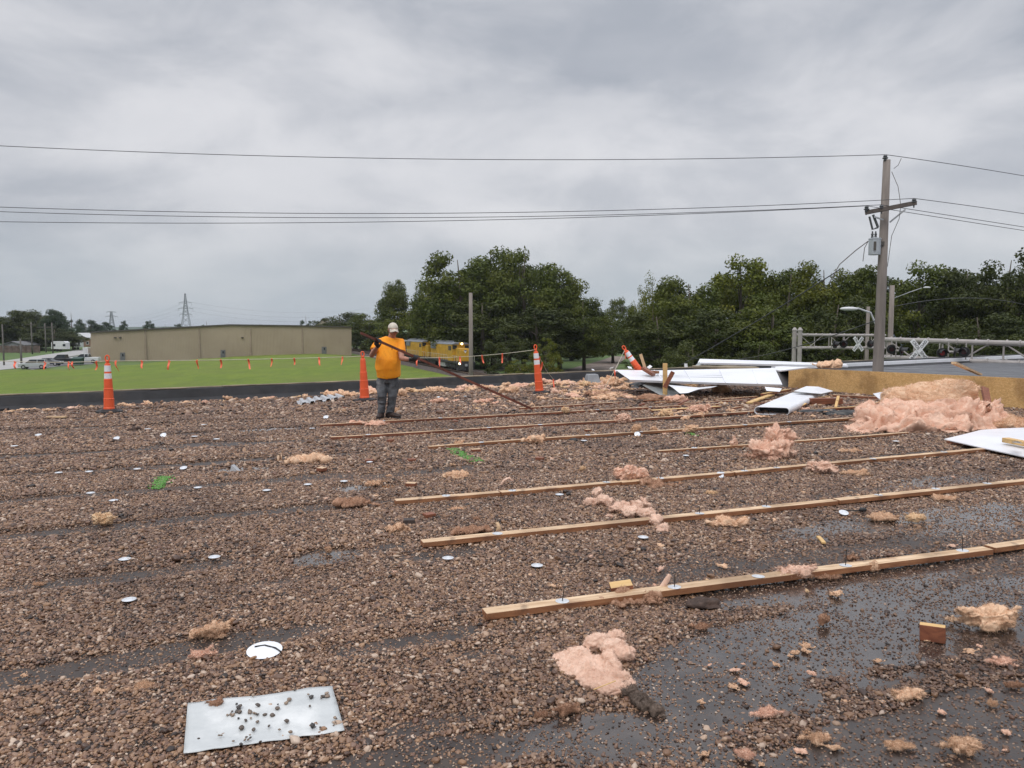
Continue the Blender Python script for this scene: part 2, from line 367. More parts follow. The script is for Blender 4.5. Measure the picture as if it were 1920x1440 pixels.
def vnoise(x, y, seed=0):
    x = x+seed*17.3; y = y+seed*9.7; xi = np.floor(x).astype(int); yi = np.floor(y).astype(int); fx = x-xi; fy = y-yi
    fx = fx*fx*(3-2*fx); fy = fy*fy*(3-2*fy); g = lambda a, b: _tab[a % 256, b % 256]
    return (g(xi, yi)*(1-fx)+g(xi+1, yi)*fx)*(1-fy)+(g(xi, yi+1)*(1-fx)+g(xi+1, yi+1)*fx)*fy
def fbm(x, y, seed=0, o=4):
    r = 0; a = .5
    for i in range(o): r = r+a*vnoise(x*2**i, y*2**i, seed+i); a *= .5
    return r/(1-.5**o)
def gravel_h(x, y):
    u = x*UD.x+y*UD.y; v = x*VD.x+y*VD.y
    wob = (fbm(u*.9, v*.1, 2)-.5)*.16
    k = (v-4.03+wob)/1.41; d = np.abs(k-np.round(k))*1.41
    breaks = np.clip((fbm(u*.55, np.round(k)*3.1, 6, 3)-.26)*5, 0, 1)*np.clip((2.2-u)*.8, .35, 1)
    wd = .085+.10*fbm(u*.8, np.round(k)*5.7, 9, 2)
    seam = np.clip(1.25-d/wd, 0, 1)*breaks
    h = .016+.03*(fbm(x*1.1, y*1.1, 1)-.5)+.014*(fbm(x*6, y*6, 3)-.5)
    h = h-seam*.042
    e = (fbm(x*3.2, y*3.2, 12)-.5)*.95
    for px_, py_, l, w_, dep, rt in PUD:
        du = (x-px_); dv = (y-py_); c_, s_ = math.cos(rt), math.sin(rt)
        a = (du*UD.x+dv*UD.y); b = (du*VD.x+dv*VD.y); a, b = a*c_-b*s_, a*s_+b*c_
        q = np.clip(1.35-np.sqrt((a/l)**2+(b/w_)**2)+e*.8, 0, 1); h = h-dep*.032*q
    # the whole lower right corner is thin and washed out
    h = h-.007*np.clip((x-.3)*.7, 0, 1)*np.clip((6.6-y)*.7, 0, 1)-.005*np.clip(x*.4, 0, 1)
    # ridge of stones pushed up between the two bare bands
    rv = np.abs(v-2.56-.10*np.sin(u*1.2)); h = h+.034*np.clip(1.2-rv/.09, 0, 1)*np.clip((x-.35)*2, 0, 1)*np.clip((2.4-x)*1.5, 0, 1)
    return h
PAL = [(0, (0.023, 0.0149, 0.0121)), (0.14, (0.0795, 0.0431, 0.0291)), (0.3, (0.1592, 0.0861, 0.0517)), (0.46, (0.2608, 0.1449, 0.0776)), (0.58, (0.1989, 0.1192, 0.0857)), (0.71, (0.336, 0.1969, 0.1082)), (0.82, (0.1503, 0.0745, 0.0485)), (0.92, (0.4156, 0.2815, 0.1898)), (1, (0.5482, 0.4304, 0.3393))]
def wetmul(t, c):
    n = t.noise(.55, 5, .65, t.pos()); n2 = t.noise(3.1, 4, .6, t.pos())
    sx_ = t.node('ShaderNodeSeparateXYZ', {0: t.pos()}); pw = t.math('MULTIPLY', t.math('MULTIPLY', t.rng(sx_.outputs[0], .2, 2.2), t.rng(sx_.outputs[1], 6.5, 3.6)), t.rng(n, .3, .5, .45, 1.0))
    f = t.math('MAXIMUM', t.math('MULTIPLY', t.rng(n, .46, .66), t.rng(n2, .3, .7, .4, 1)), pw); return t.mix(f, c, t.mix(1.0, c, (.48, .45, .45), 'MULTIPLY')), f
t = NT('gravel_bed')
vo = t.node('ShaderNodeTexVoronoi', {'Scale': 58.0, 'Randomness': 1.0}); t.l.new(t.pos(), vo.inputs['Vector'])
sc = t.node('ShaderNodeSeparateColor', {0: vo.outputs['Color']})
c = t.ramp(sc.outputs[0], PAL); edge = t.rng(vo.outputs['Distance'], .30, .75); c = t.mix(t.math('MULTIPLY', edge, .9), c, (.022, .018, .016)); c = t.mix(1.0, c, (.72,.70,.68), 'MULTIPLY')  # soil and shade between stones put into the colour: dark cell edges, darkened bed
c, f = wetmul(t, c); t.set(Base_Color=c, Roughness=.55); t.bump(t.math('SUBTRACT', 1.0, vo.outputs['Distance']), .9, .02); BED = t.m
xs = np.arange(-18, 17.01, .06); ys = np.arange(-.5, 33.01, .06); XX, YY = np.meshgrid(xs, ys)
HH = gravel_h(XX, YY); nx = len(xs); ny = len(ys)
inside = (YY < 14.9+.667*(XX+9.9)-.12) & ((XX-7.5)*5+(YY-20)*2.5 < .35)
ok = inside[:-1, :-1] & inside[1:, 1:] & inside[1:, :-1] & inside[:-1, 1:]
ok &= (np.maximum.reduce([HH[:-1, :-1], HH[1:, :-1], HH[:-1, 1:], HH[1:, 1:]]) > -.002)
ok &= (np.abs(XX[:-1, :-1]) < 1.3*np.maximum(YY[:-1, :-1], 0)+4.5)
ii = (np.arange(ny-1)[:, None]*nx+np.arange(nx-1)[None, :])[ok]
faces = np.stack([ii, ii+1, ii+nx+1, ii+nx], 1)
me = bpy.data.meshes.new('gravel_bed'); used = np.unique(faces); rm = np.full(nx*ny, -1); rm[used] = np.arange(len(used)); faces = rm[faces]
co = np.stack([XX.ravel()[used], YY.ravel()[used], HH.ravel()[used]], 1)
me.vertices.add(len(co)); me.vertices.foreach_set('co', co.ravel()); me.loops.add(faces.size); me.loops.foreach_set('vertex_index', faces.ravel().astype(np.int32))
me.polygons.add(len(faces)); me.polygons.foreach_set('loop_start', np.arange(0, faces.size, 4, dtype=np.int32)); me.polygons.foreach_set('use_smooth', np.ones(len(faces), bool))
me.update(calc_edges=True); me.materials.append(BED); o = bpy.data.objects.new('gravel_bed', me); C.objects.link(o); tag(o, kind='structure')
# sheet of standing water and wet membrane just above the roof deck, wetness stored per vertex
xw = np.arange(-9, 9.01, .08); yw = np.arange(.4, 14.01, .08); XW, YW = np.meshgrid(xw, yw); WW = np.zeros_like(XW); ew = (fbm(XW*2.5, YW*2.5, 31)-.5)*.5
for i, s_ in WET:
    px_, py_, l, w_, dep, rt = PUD[i]; du = XW-px_; dv = YW-py_; c_, sn_ = math.cos(rt), math.sin(rt); a = du*UD.x+dv*UD.y; b = du*VD.x+dv*VD.y; a, b = a*c_-b*sn_, a*sn_+b*c_
    WW = np.maximum(WW, s_*np.clip((1.5-np.sqrt((a/l)**2+(b/w_)**2)+ew)*2.5, 0, 1))
nxw = len(xw); mb = MB(); mb.v = [(float(a), float(b), .0035) for a, b in zip(XW.ravel(), YW.ravel())]; mb.f = [(j*nxw+i, j*nxw+i+1, (j+1)*nxw+i+1, (j+1)*nxw+i) for j in range(len(yw)-1) for i in range(nxw-1)]; mb.mi = [0]*len(mb.f)
o = mb.build('wet_roof_surface', MEMB); at_ = o.data.attributes.new('wet', 'FLOAT', 'POINT'); at_.data.foreach_set('value', WW.ravel().astype(np.float32)); tag(o, kind='structure')
# loose stones: geometry-node instances on computed points
def pebble_mat(name, pal=None, green=False):
    t = NT(name); rnd = t.node('ShaderNodeObjectInfo').outputs['Random']
    c = t.ramp(rnd, pal or PAL)
    if not green:
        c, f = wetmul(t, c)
    t.set(Base_Color=c, Roughness=.40 if not green else .7); return t.m
def pebble_tree(name, mat):
    g = bpy.data.node_groups.new(name, 'GeometryNodeTree'); g.interface.new_socket('Geometry', in_out='INPUT', socket_type='NodeSocketGeometry'); g.interface.new_socket('Geometry', in_out='OUTPUT', socket_type='NodeSocketGeometry')
    N = g.nodes.new; L = g.links.new; gi = N('NodeGroupInput'); go = N('NodeGroupOutput'); jn = N('GeometryNodeJoinGeometry')
    for k in range(6):
        ic = N('GeometryNodeMeshIcoSphere'); ic.inputs['Subdivisions'].default_value = 2; ic.inputs['Radius'].default_value = 1
        sp_ = N('GeometryNodeSetPosition'); nz = N('ShaderNodeTexNoise'); nz.noise_dimensions = '4D'; nz.inputs['W'].default_value = k*3.7; nz.inputs['Scale'].default_value = 1.3; nz.inputs['Detail'].default_value = 1
        sb = N('ShaderNodeVectorMath'); sb.operation = 'SUBTRACT'; sb.inputs[1].default_value = (.5,.5,.5); L(nz.outputs['Color'], sb.inputs[0])
        s2 = N('ShaderNodeVectorMath'); s2.operation = 'SCALE'; s2.inputs['Scale'].default_value = 1.3; L(sb.outputs[0], s2.inputs[0]); L(s2.outputs[0], sp_.inputs['Offset']); L(ic.outputs[0], sp_.inputs['Geometry'])
        sm = N('GeometryNodeSetShadeSmooth'); L(sp_.outputs[0], sm.inputs[0]); mt = N('GeometryNodeSetMaterial'); mt.inputs['Material'].default_value = mat; L(sm.outputs[0], mt.inputs[0])
        gt = N('GeometryNodeGeometryToInstance'); L(mt.outputs[0], gt.inputs[0]); L(gt.outputs[0], jn.inputs[0])
    ip = N('GeometryNodeInstanceOnPoints'); L(gi.outputs[0], ip.inputs['Points']); L(jn.outputs[0], ip.inputs['Instance']); ip.inputs['Pick Instance'].default_value = True
    ri = N('FunctionNodeRandomValue'); ri.data_type = 'INT'
    for s_ in ri.inputs:
        if s_.type == 'INT' and s_.name == 'Min': s_.default_value = 0
        if s_.type == 'INT' and s_.name == 'Max': s_.default_value = 5
    L([s_ for s_ in ri.outputs if s_.type == 'INT'][0], ip.inputs['Instance Index'])
    for nm, sock in (('scl', 'Scale'), ('rot', 'Rotation')):
        na = N('GeometryNodeInputNamedAttribute'); na.data_type = 'FLOAT_VECTOR'; na.inputs['Name'].default_value = nm
        if sock == 'Rotation': er = N('FunctionNodeEulerToRotation'); L(na.outputs[0], er.inputs[0]); L(er.outputs[0], ip.inputs[sock])
        else: L(na.outputs[0], ip.inputs[sock])
    L(ip.outputs[0], go.inputs[0]); return g
def stones(name, P, S, mat, seed=1):
    rs = np.random.RandomState(seed); n = len(P); me = bpy.data.meshes.new(name); me.vertices.add(n); me.vertices.foreach_set('co', P.astype(np.float32).ravel())
    a = me.attributes.new('scl', 'FLOAT_VECTOR', 'POINT'); a.data.foreach_set('vector', S.astype(np.float32).ravel())
    rt = np.stack([rs.normal(0, .35, n), rs.normal(0, .35, n), rs.rand(n)*6.28], 1)
    a = me.attributes.new('rot', 'FLOAT_VECTOR', 'POINT'); a.data.foreach_set('vector', rt.astype(np.float32).ravel())
    me.materials.append(mat); o = bpy.data.objects.new(name, me); C.objects.link(o)
    md = o.modifiers.new('stones', 'NODES'); md.node_group = pebble_tree(name+'_nodes', mat); return o
rs = np.random.RandomState(7); PP = []; SS = []
for y0, y1, dens, sc_ in ((.8, 5.0, 10500, .64), (5.0, 8.5, 6000, .80), (8.5, 14, 2400, 1.12), (14, 22, 560, 2.0)):
    A = (y1-y0)*2*(.72*y1+.8); n = int(A*dens); x = (rs.rand(n)*2-1)*(.72*y1+.8); y = y0+rs.rand(n)*(y1-y0)
    k = (np.abs(x) < .72*y+.8) & (y < 14.9+.667*(x+9.9)-.45) & ((x-7.5)*5+(y-20)*2.5 < 0); x = x[k]; y = y[k]
    h = gravel_h(x, y); clump = fbm(x*7, y*7, 21)
    pr = np.where(h > .004, 1.0, np.where(h > -.006, .55, np.clip((clump-.34)*2.8, .12, .9)*.42)); k = rs.rand(len(x)) < pr; x = x[k]; y = y[k]; h = h[k]
    r = .0082*np.exp(rs.normal(0, .36, len(x)))*sc_*np.where((h < 0) & (rs.rand(len(x)) < .7), .62, 1)
    asp = np.stack([r*rs.uniform(1.0, 1.5, len(x)), r*rs.uniform(.75, 1.1, len(x)), r*rs.uniform(.5, .85, len(x))], 1)
    PP.append(np.stack([x, y, np.maximum(h, 0)+asp[:, 2]*rs.uniform(.1, .9, len(x))], 1)); SS.append(asp)
n = 150000; y = .8+rs.rand(n)**.8*8; x = (rs.rand(n)*2-1)*(.72*y+.5); h = gravel_h(x, y); k = (h < .006) & (fbm(x*5, y*5, 77)+rs.rand(n)*.5 > .62); x = x[k]; y = y[k]; n = len(x)
r = rs.uniform(.0016, .0042, n)*(1+y*.06); PP.append(np.stack([x, y, np.maximum(h[k], .003)+r*.4], 1)); SS.append(np.stack([r*1.3, r, r*.7], 1))
GR = stones('gravel', np.concatenate(PP), np.concatenate(SS), pebble_mat('pebble')); tag(GR, kind='stuff')
print('STONES', sum(map(len, PP)))
# --- parapet along the far edge
BLK = M('black_membrane', (.013, .013, .015), .6, .5, 2.5, .35, .02, 6, dirt=(.10, .075, .06), dirtamt=.35)
t = MATS['black_membrane']
a0 = EDGE0; L = (EDGE1-EDGE0).length; nseg = 170; prof = [(-.42, -.01), (-.34, .03), (-.2, .10), (-.13, .27), (-.10, .29), (.12, .29), (.14, .26), (.14, -.4)]
mb = MB(); vs = []
for i in range(nseg+1):
    q = a0+ED*(L*i/nseg); w1 = noise.noise(Vector((i*.31, 0, 0)))*.02; w2 = noise.noise(Vector((i*.7, 5, 0)))*.012
    for j, (o_, z) in enumerate(prof): vs.append(q+EN*(o_+(w1 if 0 < j < 4 else 0))+Vector((0, 0, z+(w2 if 2 < j < 7 else 0))))
m_ = len(prof); fs = [(i*m_+j, i*m_+j+1, (i+1)*m_+j+1, (i+1)*m_+j) for i in range(nseg) for j in range(m_-1)]
mb.add(vs, fs); pe = empty('parapet', a0, 0, 'low parapet wrapped in black roofing membrane along the far roof edge', 'parapet')
o = mb.build('membrane_wrap', BLK, pe); rebase(o, a0); o.location = (0,0,0)
mb = MB(); Pb = a0+ED*(L*.02)
for i in range(60):
    q0 = a0+ED*(L*(.18+i*.0062)); q1 = q0+ED*(L*.0061); zz = .302+noise.noise(Vector((i*.5, 2, 2)))*.012
    mb.bar(q0-a0+Vector((0,0,zz))-EN*.02, q1-a0+Vector((0,0,zz))-EN*.02, .16+.05*noise.noise(Vector((i*.9, 0, 1))), .018)
mb.build('edge_strip', M('edge_wood', (.27, .22, .15), .8, .5, 1.2, .3), pe)
# --- raised tapered roof section with plywood face (right)
OA = G(1478, 726, 0); OB = G(1930, 768, 0); OC = OB+(OB-OA)*1.1
zt = .53
OSBM = NT('osb'); t = OSBM; v = t.stretch((1, 1, 1)); vo = t.node('ShaderNodeTexVoronoi', {'Scale': 34.0}); t.l.new(t.stretch((1, 1, 2.6)), vo.inputs['Vector']); sc = t.node('ShaderNodeSeparateColor', {0: vo.outputs['Color']})
c = t.ramp(sc.outputs[0], [(0, (.56,.32,.115)), (.5, (.66,.39,.15)), (1, (.78,.51,.24))]); wv = t.noise(1.1, 5, .6)
c = t.mix(t.math('MULTIPLY', t.rng(wv, .5, .66), .5), c, (.20, .10, .035)); t.set(Base_Color=c, Roughness=.7); t.bump(vo.outputs['Distance'], .2, .01); OSB = t.m
rr = empty('raised_roof_section', (OA.x, OA.y, 0), 0, 'raised dark roof section with a yellow plywood face at the right', 'roof section')
def rel(*ps): return [Vector(p)-Vector((OA.x, OA.y, 0)) for p in ps]
mb = MB(); dn = (OB-OA).normalized(); nn = Vector((dn.y, -dn.x, 0)); nn = nn if nn.x < 0 else -nn
A_, B_ = OA-dn*.0, OC
mb.prism(rel(A_, B_, B_+Vector((0,0,zt+.12)), (OB.x, OB.y, zt+.08), A_+Vector((0,0,zt))), -nn*.03); mb.build('plywood_face', OSB, rr)
far0 = edge_at(9.6)+Vector((0,0,.0)); far1 = edge_at(34)+Vector((0,0,.03)); near1 = OC+Vector((14, -2, zt+.1))
t = NT('roof_cap_sheet'); n1 = t.noise(.8, 5, .6, t.stretch((1,1,1), t.pos())); n2 = t.noise(30, 3, .6, t.pos()); c = t.mix(t.rng(n1, .35, .65), (.055,.056,.064), (.095,.097,.105)); t.set(Base_Color=c, Roughness=t.rng(n1, .4, .6, .3, .65)); t.bump(n2, .3, .01); CAP = t.m
mb = MB(); top = [A_-nn*.031+Vector((0,0,zt-.004)), OB-nn*.031+Vector((0,0,zt+.076)), B_-nn*.031+Vector((0,0,zt+.116)), near1, far1-EN*.15, far0-EN*.15]
mb.add(rel(*top), [(0,1,2,3,4,5)]); mb.build('cap_sheet', CAP, rr)
WHT = M('white_metal', (.80, .81, .84), .35, .05, 1.5, .05, .01, 3, dirt=(.5,.48,.45), dirtamt=.35)
e0 = edge_at(9.2)+Vector((0,0,.12)); e1 = edge_at(34)+Vector((0,0,.17))
mb = MB(); mb.bar(e0-EN*.1-rel((0,0,0))[0]*0-Vector((OA.x,OA.y,0)), e1-EN*.1-Vector((OA.x,OA.y,0)), .22, .2); mb.build('white_coping', WHT, rr, bevel=.015)
p0 = D(1785, 684, 27); 
# board lying on the cap sheet
n_ = (top[1]-top[0]).cross(top[5]-top[0]).normalized()
CAPN = n_.copy(); CAP0 = top[0].copy()
def onplane(px, py):
    r = ray(px, py); o_ = Vector((0,0,1.6)); k = (CAP0-o_).dot(CAPN)/r.dot(CAPN); return o_+r*k
mb = MB(); mb.bar(onplane(1788, 684)+Vector((0,0,.03)), onplane(1838, 705)+Vector((0,0,.03)), .07, .035); WOODL = M('pale_wood', (.55, .38, .22), .65, .2, 3, .2, .005, 20, stretch=(1,1,1))
o = mb.build('board', WOODL); rebase(o); tag(o, 'lone pale board lying across the dark raised roof at far right', 'board')
# ============================================================ TREES
def leaf_mat(name, c1, c2, c3):
    t = NT(name); at = t.node('ShaderNodeAttribute', attribute_name='leaf').outputs['Fac']; n = t.noise(.35, 4, .6)
    c = t.mix(at, c1, c2); c = t.mix(t.rng(n, .42, .68), c, c3)
    oi = t.node('ShaderNodeObjectInfo').outputs['Random']; c = t.mix(t.math('MULTIPLY', oi, .35), c, mul(c1, .6))
    t.set(Base_Color=c, Roughness=.6); t.b.inputs['Specular IOR Level'].default_value = .3
    tr = t.node('ShaderNodeBsdfTranslucent', {'Color': c}); mx = t.node('ShaderNodeMixShader', {0: .25}); t.l.new(t.b.outputs[0], mx.inputs[1]); t.l.new(tr.outputs[0], mx.inputs[2])
    t.l.new(mx.outputs[0], t.n['Material Output'].inputs[0]); return t.m
LG = leaf_mat('leaf_green', (.044,.062,.009), (.104,.134,.015), (.135,.148,.018))
LD = leaf_mat('leaf_dark', (.030,.042,.008), (.068,.086,.013), (.086,.098,.015))
LO = leaf_mat('leaf_olive', (.068,.092,.008), (.140,.160,.014), (.175,.172,.018))
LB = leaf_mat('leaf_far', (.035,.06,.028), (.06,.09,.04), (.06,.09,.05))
BARK = M('bark', (.10, .082, .066), .95, .35, 2, .6, .05, 9, stretch=(1,1,.2))
def tree_meshes(seed, kind):
    """unit tree, 10 m tall; crown and trunk meshes"""
    rs = np.random.RandomState(seed); mb = MB()
    sp = dict(broad=(.30, .36, 80), tall=(.24, .22, 85), willow=(.2, .40, 90), bush=(.03, .5, 60), thin=(.35, .28, 26))[kind]
    z0 = sp[0]*10*.6; hw = sp[1]*10; th = 10
    lean = rs.normal(0, .25, 2); pts = [Vector((lean[0]*(z/8)**2, lean[1]*(z/8)**2, z)) for z in (-.4, 1.5, 3, 5, 7, 8.6)]
    rr_ = [.26, .19, .16, .12, .07, .03]
    if kind == 'bush': rr_ = [q*.5 for q in rr_]
    mb.tube(pts, rr_, 7)
    cl = []; leaders = [(rs.uniform(-.55, .55)*hw, rs.uniform(-.5, .5)*hw, rs.uniform(.82, 1.0)*th) for _ in range(4 if kind != 'thin' else 3)]+[(0, 0, th)]
    tries = 0
    while len(cl) < sp[2] and tries < 6000:
        tries += 1; z = rs.uniform(z0, th*.97); a = rs.rand()*6.28; q = (z-z0)/(th-z0)
        env = {'broad': math.sin(math.pi*min(.97, .18+.78*q))**.6, 'tall': (math.sin(math.pi*min(.96, .12+.84*q)))**.5, 'willow': math.sin(math.pi*min(.98, .15+.8*q))**.5, 'bush': math.cos(q*1.5)**.5, 'thin': math.sin(math.pi*min(.97, .1+.85*q))}[kind]
        rad = hw*env*rs.uniform(.15, 1)**.5; x = rad*math.cos(a); y = rad*math.sin(a)
        # lobed outline: keep only clumps near a leader's own dome
        top = max(l[2]-.9*math.hypot(x-l[0], y-l[1])**1.15/hw*4 for l in leaders)
        if z > top-.3: continue
        if any((x-c_[0])**2+(y-c_[1])**2+(z-c_[2])**2 < .42 for c_ in cl): continue
        cl.append((x, y, z, rs.uniform(.5, 1.0)*(1.0 if kind != 'thin' else .7)))
    for x, y, z, r in cl[::5]:
        k = min(4, max(1, int(z*.45))); b = pts[k]; mid = (b+Vector((x, y, z)))/2+Vector((0, 0, -.25)); mb.tube([b, mid, (x, y, z)], [.07, .045, .02], 5, cap=False)
    trunk = mb.mesh('trunk', BARK, True)
    V = []; shade = []
    for x, y, z, r in cl:
        n = int(235*r*r)+55
        d = rs.normal(0, 1, (n, 3)); d /= np.linalg.norm(d, axis=1)[:, None]; q = r*(rs.rand(n)**.4)[:, None]*np.array([[1.15, 1.15, .8]])
        if kind == 'willow': q = q*np.array([[.8, .8, 1.5]])
        c = np.array([x, y, z])+d*q; nrm = d+rs.normal(0, .7, (n, 3))+np.array([0, 0, .5]); nrm /= np.linalg.norm(nrm, axis=1)[:, None]
        a1 = np.cross(nrm, rs.normal(0, 1, (n, 3))); a1 /= np.linalg.norm(a1, axis=1)[:, None]; a2 = np.cross(nrm, a1)
        s = (.098*rs.uniform(.55, 1.35, n))[:, None]
        if kind == 'willow': a1 = a1*.6; a2 = a2*.7; 
        V.append(np.stack([c-a1*s*1.3, c-a2*s*.75, c+a1*s*1.3, c+a2*s*.75], 1)); shade.append(np.repeat(np.clip(rs.rand(n)*.6+.4*rs.rand(), 0, 1), 4))
    V = np.concatenate(V); n = len(V); me = bpy.data.meshes.new('crown'); me.vertices.add(n*4); me.vertices.foreach_set('co', V.astype(np.float32).ravel())
    me.loops.add(n*4); me.loops.foreach_set('vertex_index', np.arange(n*4, dtype=np.int32)); me.polygons.add(n); me.polygons.foreach_set('loop_start', np.arange(0, n*4, 4, dtype=np.int32)); me.update(calc_edges=True)
    a = me.attributes.new('leaf', 'FLOAT', 'POINT'); a.data.foreach_set('value', np.concatenate(shade).astype(np.float32))
    return trunk, me
TREES = {}
for kd, sds in (('broad', (1, 2, 3)), ('tall', (4, 5, 6)), ('willow', (7,)), ('bush', (8, 9)), ('thin', (10, 11))):
    for s in sds: TREES[(kd, s)] = tree_meshes(s, kd)
CM = {}
def tree(name, kd, s, px, py, wpx, Y, mat, label, group=None, base=None, rz=None):
    tk, cr = TREES[(kd, s)]
    if (kd, s, mat.name) not in CM:
        c2 = cr.copy(); c2.name = 'crown'; c2.materials.append(mat); CM[(kd, s, mat.name)] = c2
    top = D(px, py, Y); zb = GZ if base is None else base; h = (top.z-zb)*1.09; sx = (wpx*(1.12 if kd == 'broad' else .95)/1440*Y)/(2*{'broad': 4.2, 'tall': 2.9, 'willow': 4.4, 'bush': 5.4, 'thin': 3.3}[kd])
    r = empty(name, (top.x, Y, zb), rz if rz is not None else (px*7 % 6), label, 'tree' if kd != 'bush' else 'bush', group)
    for nm, me in (('trunk', tk), ('crown', CM[(kd, s, mat.name)])):
        o = bpy.data.objects.new(nm, me); C.objects.link(o); o.parent = r; o.scale = (sx, sx, h/10)
    return r
GT = 'trees beyond the railway'
tree('tree', 'tall', 4, 737, 530, 78, 195, LG, 'narrow round-topped tree standing alone left of the big central clump', GT)
tree('tree', 'tall', 5, 803, 522, 92, 168, LG, 'loose tree with sky gaps between the round-topped tree and the tallest trees', GT)
tree('tree', 'broad', 1, 868, 474, 170, 146, LG, 'tall dark tree forming the left shoulder of the central clump', GT)
tree('tree', 'tall', 6, 925, 455, 150, 150, LG, 'tallest tree with the highest crown in the central clump', GT)
tree('tree', 'broad', 2, 982, 460, 150, 143, LG, 'tall tree just right of the highest crown in the central clump', GT)
tree('tree', 'tall', 4, 1050, 500, 120, 137, LG, 'tree with a loose pointed top at the right shoulder of the central clump', GT)
tree('tree', 'broad', 3, 1096, 556, 120, 133, LG, 'lower tree ending the central clump on its right', GT)
tree('tree', 'broad', 3, 640, 584, 110, 250, LD, 'low dark tree behind the right end of the tan warehouse', GT)
tree('tree', 'broad', 1, 695, 588, 100, 232, LG, 'low tree behind the worker and the warehouse corner', GT)
tree('tree', 'bush', 8, 668, 596, 100, 250, LD, 'dark bush filling the gap right of the warehouse end wall', GT)
tree('tree', 'bush', 9, 712, 600, 90, 240, LO, 'lighter bush low behind the worker', GT)
tree('tree', 'broad', 2, 765, 578, 130, 190, LO, 'low light green tree above the rear of the locomotives', GT)
tree('tree', 'broad', 2, 1168, 556, 78, 215, LG, 'small round distant tree seen through the gap in the tree line', GT)
tree('tree', 'broad', 1, 1150, 592, 100, 160, LG, 'low tree at the end of the dirt path', GT)
tree('tree', 'broad', 2, 905, 560, 200, 138, LD, 'dark lower tree behind the bare utility pole', GT)
tree('tree', 'broad', 3, 1010, 575, 190, 132, LD, 'dark lower tree behind the leaning striped cone', GT)
tree('tree', 'bush', 8, 850, 618, 150, 150, LD, 'dark undergrowth bush behind the locomotive roofs', 'bushes beyond the railway')
tree('tree', 'bush', 9, 948, 622, 120, 118, LD, 'dark bush right of the bare utility pole', 'bushes beyond the railway')
tree('tree', 'bush', 8, 1024, 630, 76, 112, LO, 'yellow-green bush right of the leaning striped cone', 'bushes beyond the railway')
tree('tree', 'bush', 9, 1090, 620, 100, 190, LG, 'green bush beside the dirt path', 'bushes beyond the railway')
tree('tree', 'bush', 9, 975, 672, 80, 100, LO, 'bright low weed patch behind the parapet near the leaning striped cone', 'bushes beyond the railway')
tree('tree', 'bush', 8, 1205, 640, 80, 140, LG, 'bush where the dirt path disappears', 'bushes beyond the railway')
GR_ = 'trees behind the railway crossing'
tree('tree', 'willow', 7, 1228, 515, 120, 108, LO, 'drooping pale willow-like tree at the left end of the right-hand tree line', GR_)
tree('tree', 'broad', 1, 1300, 520, 170, 102, LG, 'broad tree next to the drooping willow-like tree', GR_)
tree('tree', 'broad', 2, 1392, 476, 170, 105, LO, 'highest pale-topped tree of the right-hand tree line left of the utility pole', GR_)
tree('tree', 'broad', 3, 1475, 500, 160, 100, LG, 'broad tree right of the highest pale-topped tree', GR_)
tree('tree', 'broad', 1, 1552, 492, 150, 98, LO, 'olive tree in the middle of the right-hand tree line', GR_)
tree('tree', 'tall', 5, 1622, 490, 120, 96, LG, 'tree directly behind the transformer on the utility pole', GR_)
tree('tree', 'thin', 11, 1665, 518, 110, 104, LG, 'thin see-through tree directly behind the tall utility pole', GR_)
tree('tree', 'broad', 2, 1728, 488, 160, 98, LG, 'broad tree just right of the tall utility pole', GR_)
tree('tree', 'broad', 3, 1806, 498, 150, 95, LD, 'dark tree in front of the blue-grey house at right', GR_)
tree('tree', 'broad', 1, 1884, 472, 170, 93, LD, 'tall dark tree near the right edge of the view', GR_)
tree('tree', 'tall', 6, 1965, 476, 150, 92, LD, 'dark tree cut by the right edge of the view', GR_)
tree('tree', 'broad', 1, 1240, 585, 170, 96, LD, 'dark lower tree below the drooping willow-like tree', GR_)
tree('tree', 'broad', 3, 1345, 575, 190, 92, LD, 'dark lower tree left of the crossing truss', GR_)
tree('tree', 'broad', 2, 1450, 568, 190, 90, LG, 'lower tree behind the left end of the crossing truss', GR_)
tree('tree', 'broad', 1, 1560, 560, 180, 88, LD, 'lower dark tree behind the curved street lamp', GR_)
tree('tree', 'broad', 3, 1845, 585, 190, 84, LD, 'low dark tree over the near crossing truss', GR_)
for k, (px, py) in enumerate(((1262, 530), (1345, 512), (1440, 505), (1515, 505), (1590, 508), (1680, 515), (1765, 508), (1845, 500), (1930, 490))): tree('tree', 'broad', 1+k % 3, px, py, 150, 122+(k % 3)*4, LD, 'dark tree behind the front crowns of the right-hand tree line', 'rear rank of trees at right')
for k, (px, py) in enumerate(((838, 530), (895, 500), (955, 498), (1020, 520), (1072, 555))): tree('tree', 'broad', 1+(k+1) % 3, px, py, 130, 172, LD, 'dark tree behind the front crowns of the central clump', 'rear rank of trees in the centre')
tree('tree', 'bush', 9, 1300, 640, 190, 84, LD, 'low dark bush left of the crossing truss', 'bushes behind the crossing')
tree('tree', 'bush', 8, 1420, 640, 170, 82, LD, 'low dark bush behind the crossing truss post', 'bushes behind the crossing')
tree('tree', 'bush', 9, 1620, 648, 160, 80, LD, 'low dark bush below the curved street lamp', 'bushes behind the crossing')
tree('tree', 'bush', 8, 1790, 640, 200, 78, LD, 'low dark bush behind the railroad crossing sign', 'bushes behind the crossing')
tree('tree', 'bush', 9, 1940, 630, 190, 76, LD, 'low dark bush at the right edge behind the crossing', 'bushes behind the crossing')
GLF = 'trees at the far left'
tree('tree', 'broad', 2, 52, 579, 120, 272, LD, 'widest dark tree in the far left group, behind the short pole', GLF)
tree('tree', 'broad', 1, 30, 583, 110, 270, LD, 'large dark tree at the left edge beyond the road', GLF)
tree('tree', 'broad', 2, -12, 590, 70, 268, LD, 'dark tree cut by the left edge beyond the road', GLF)
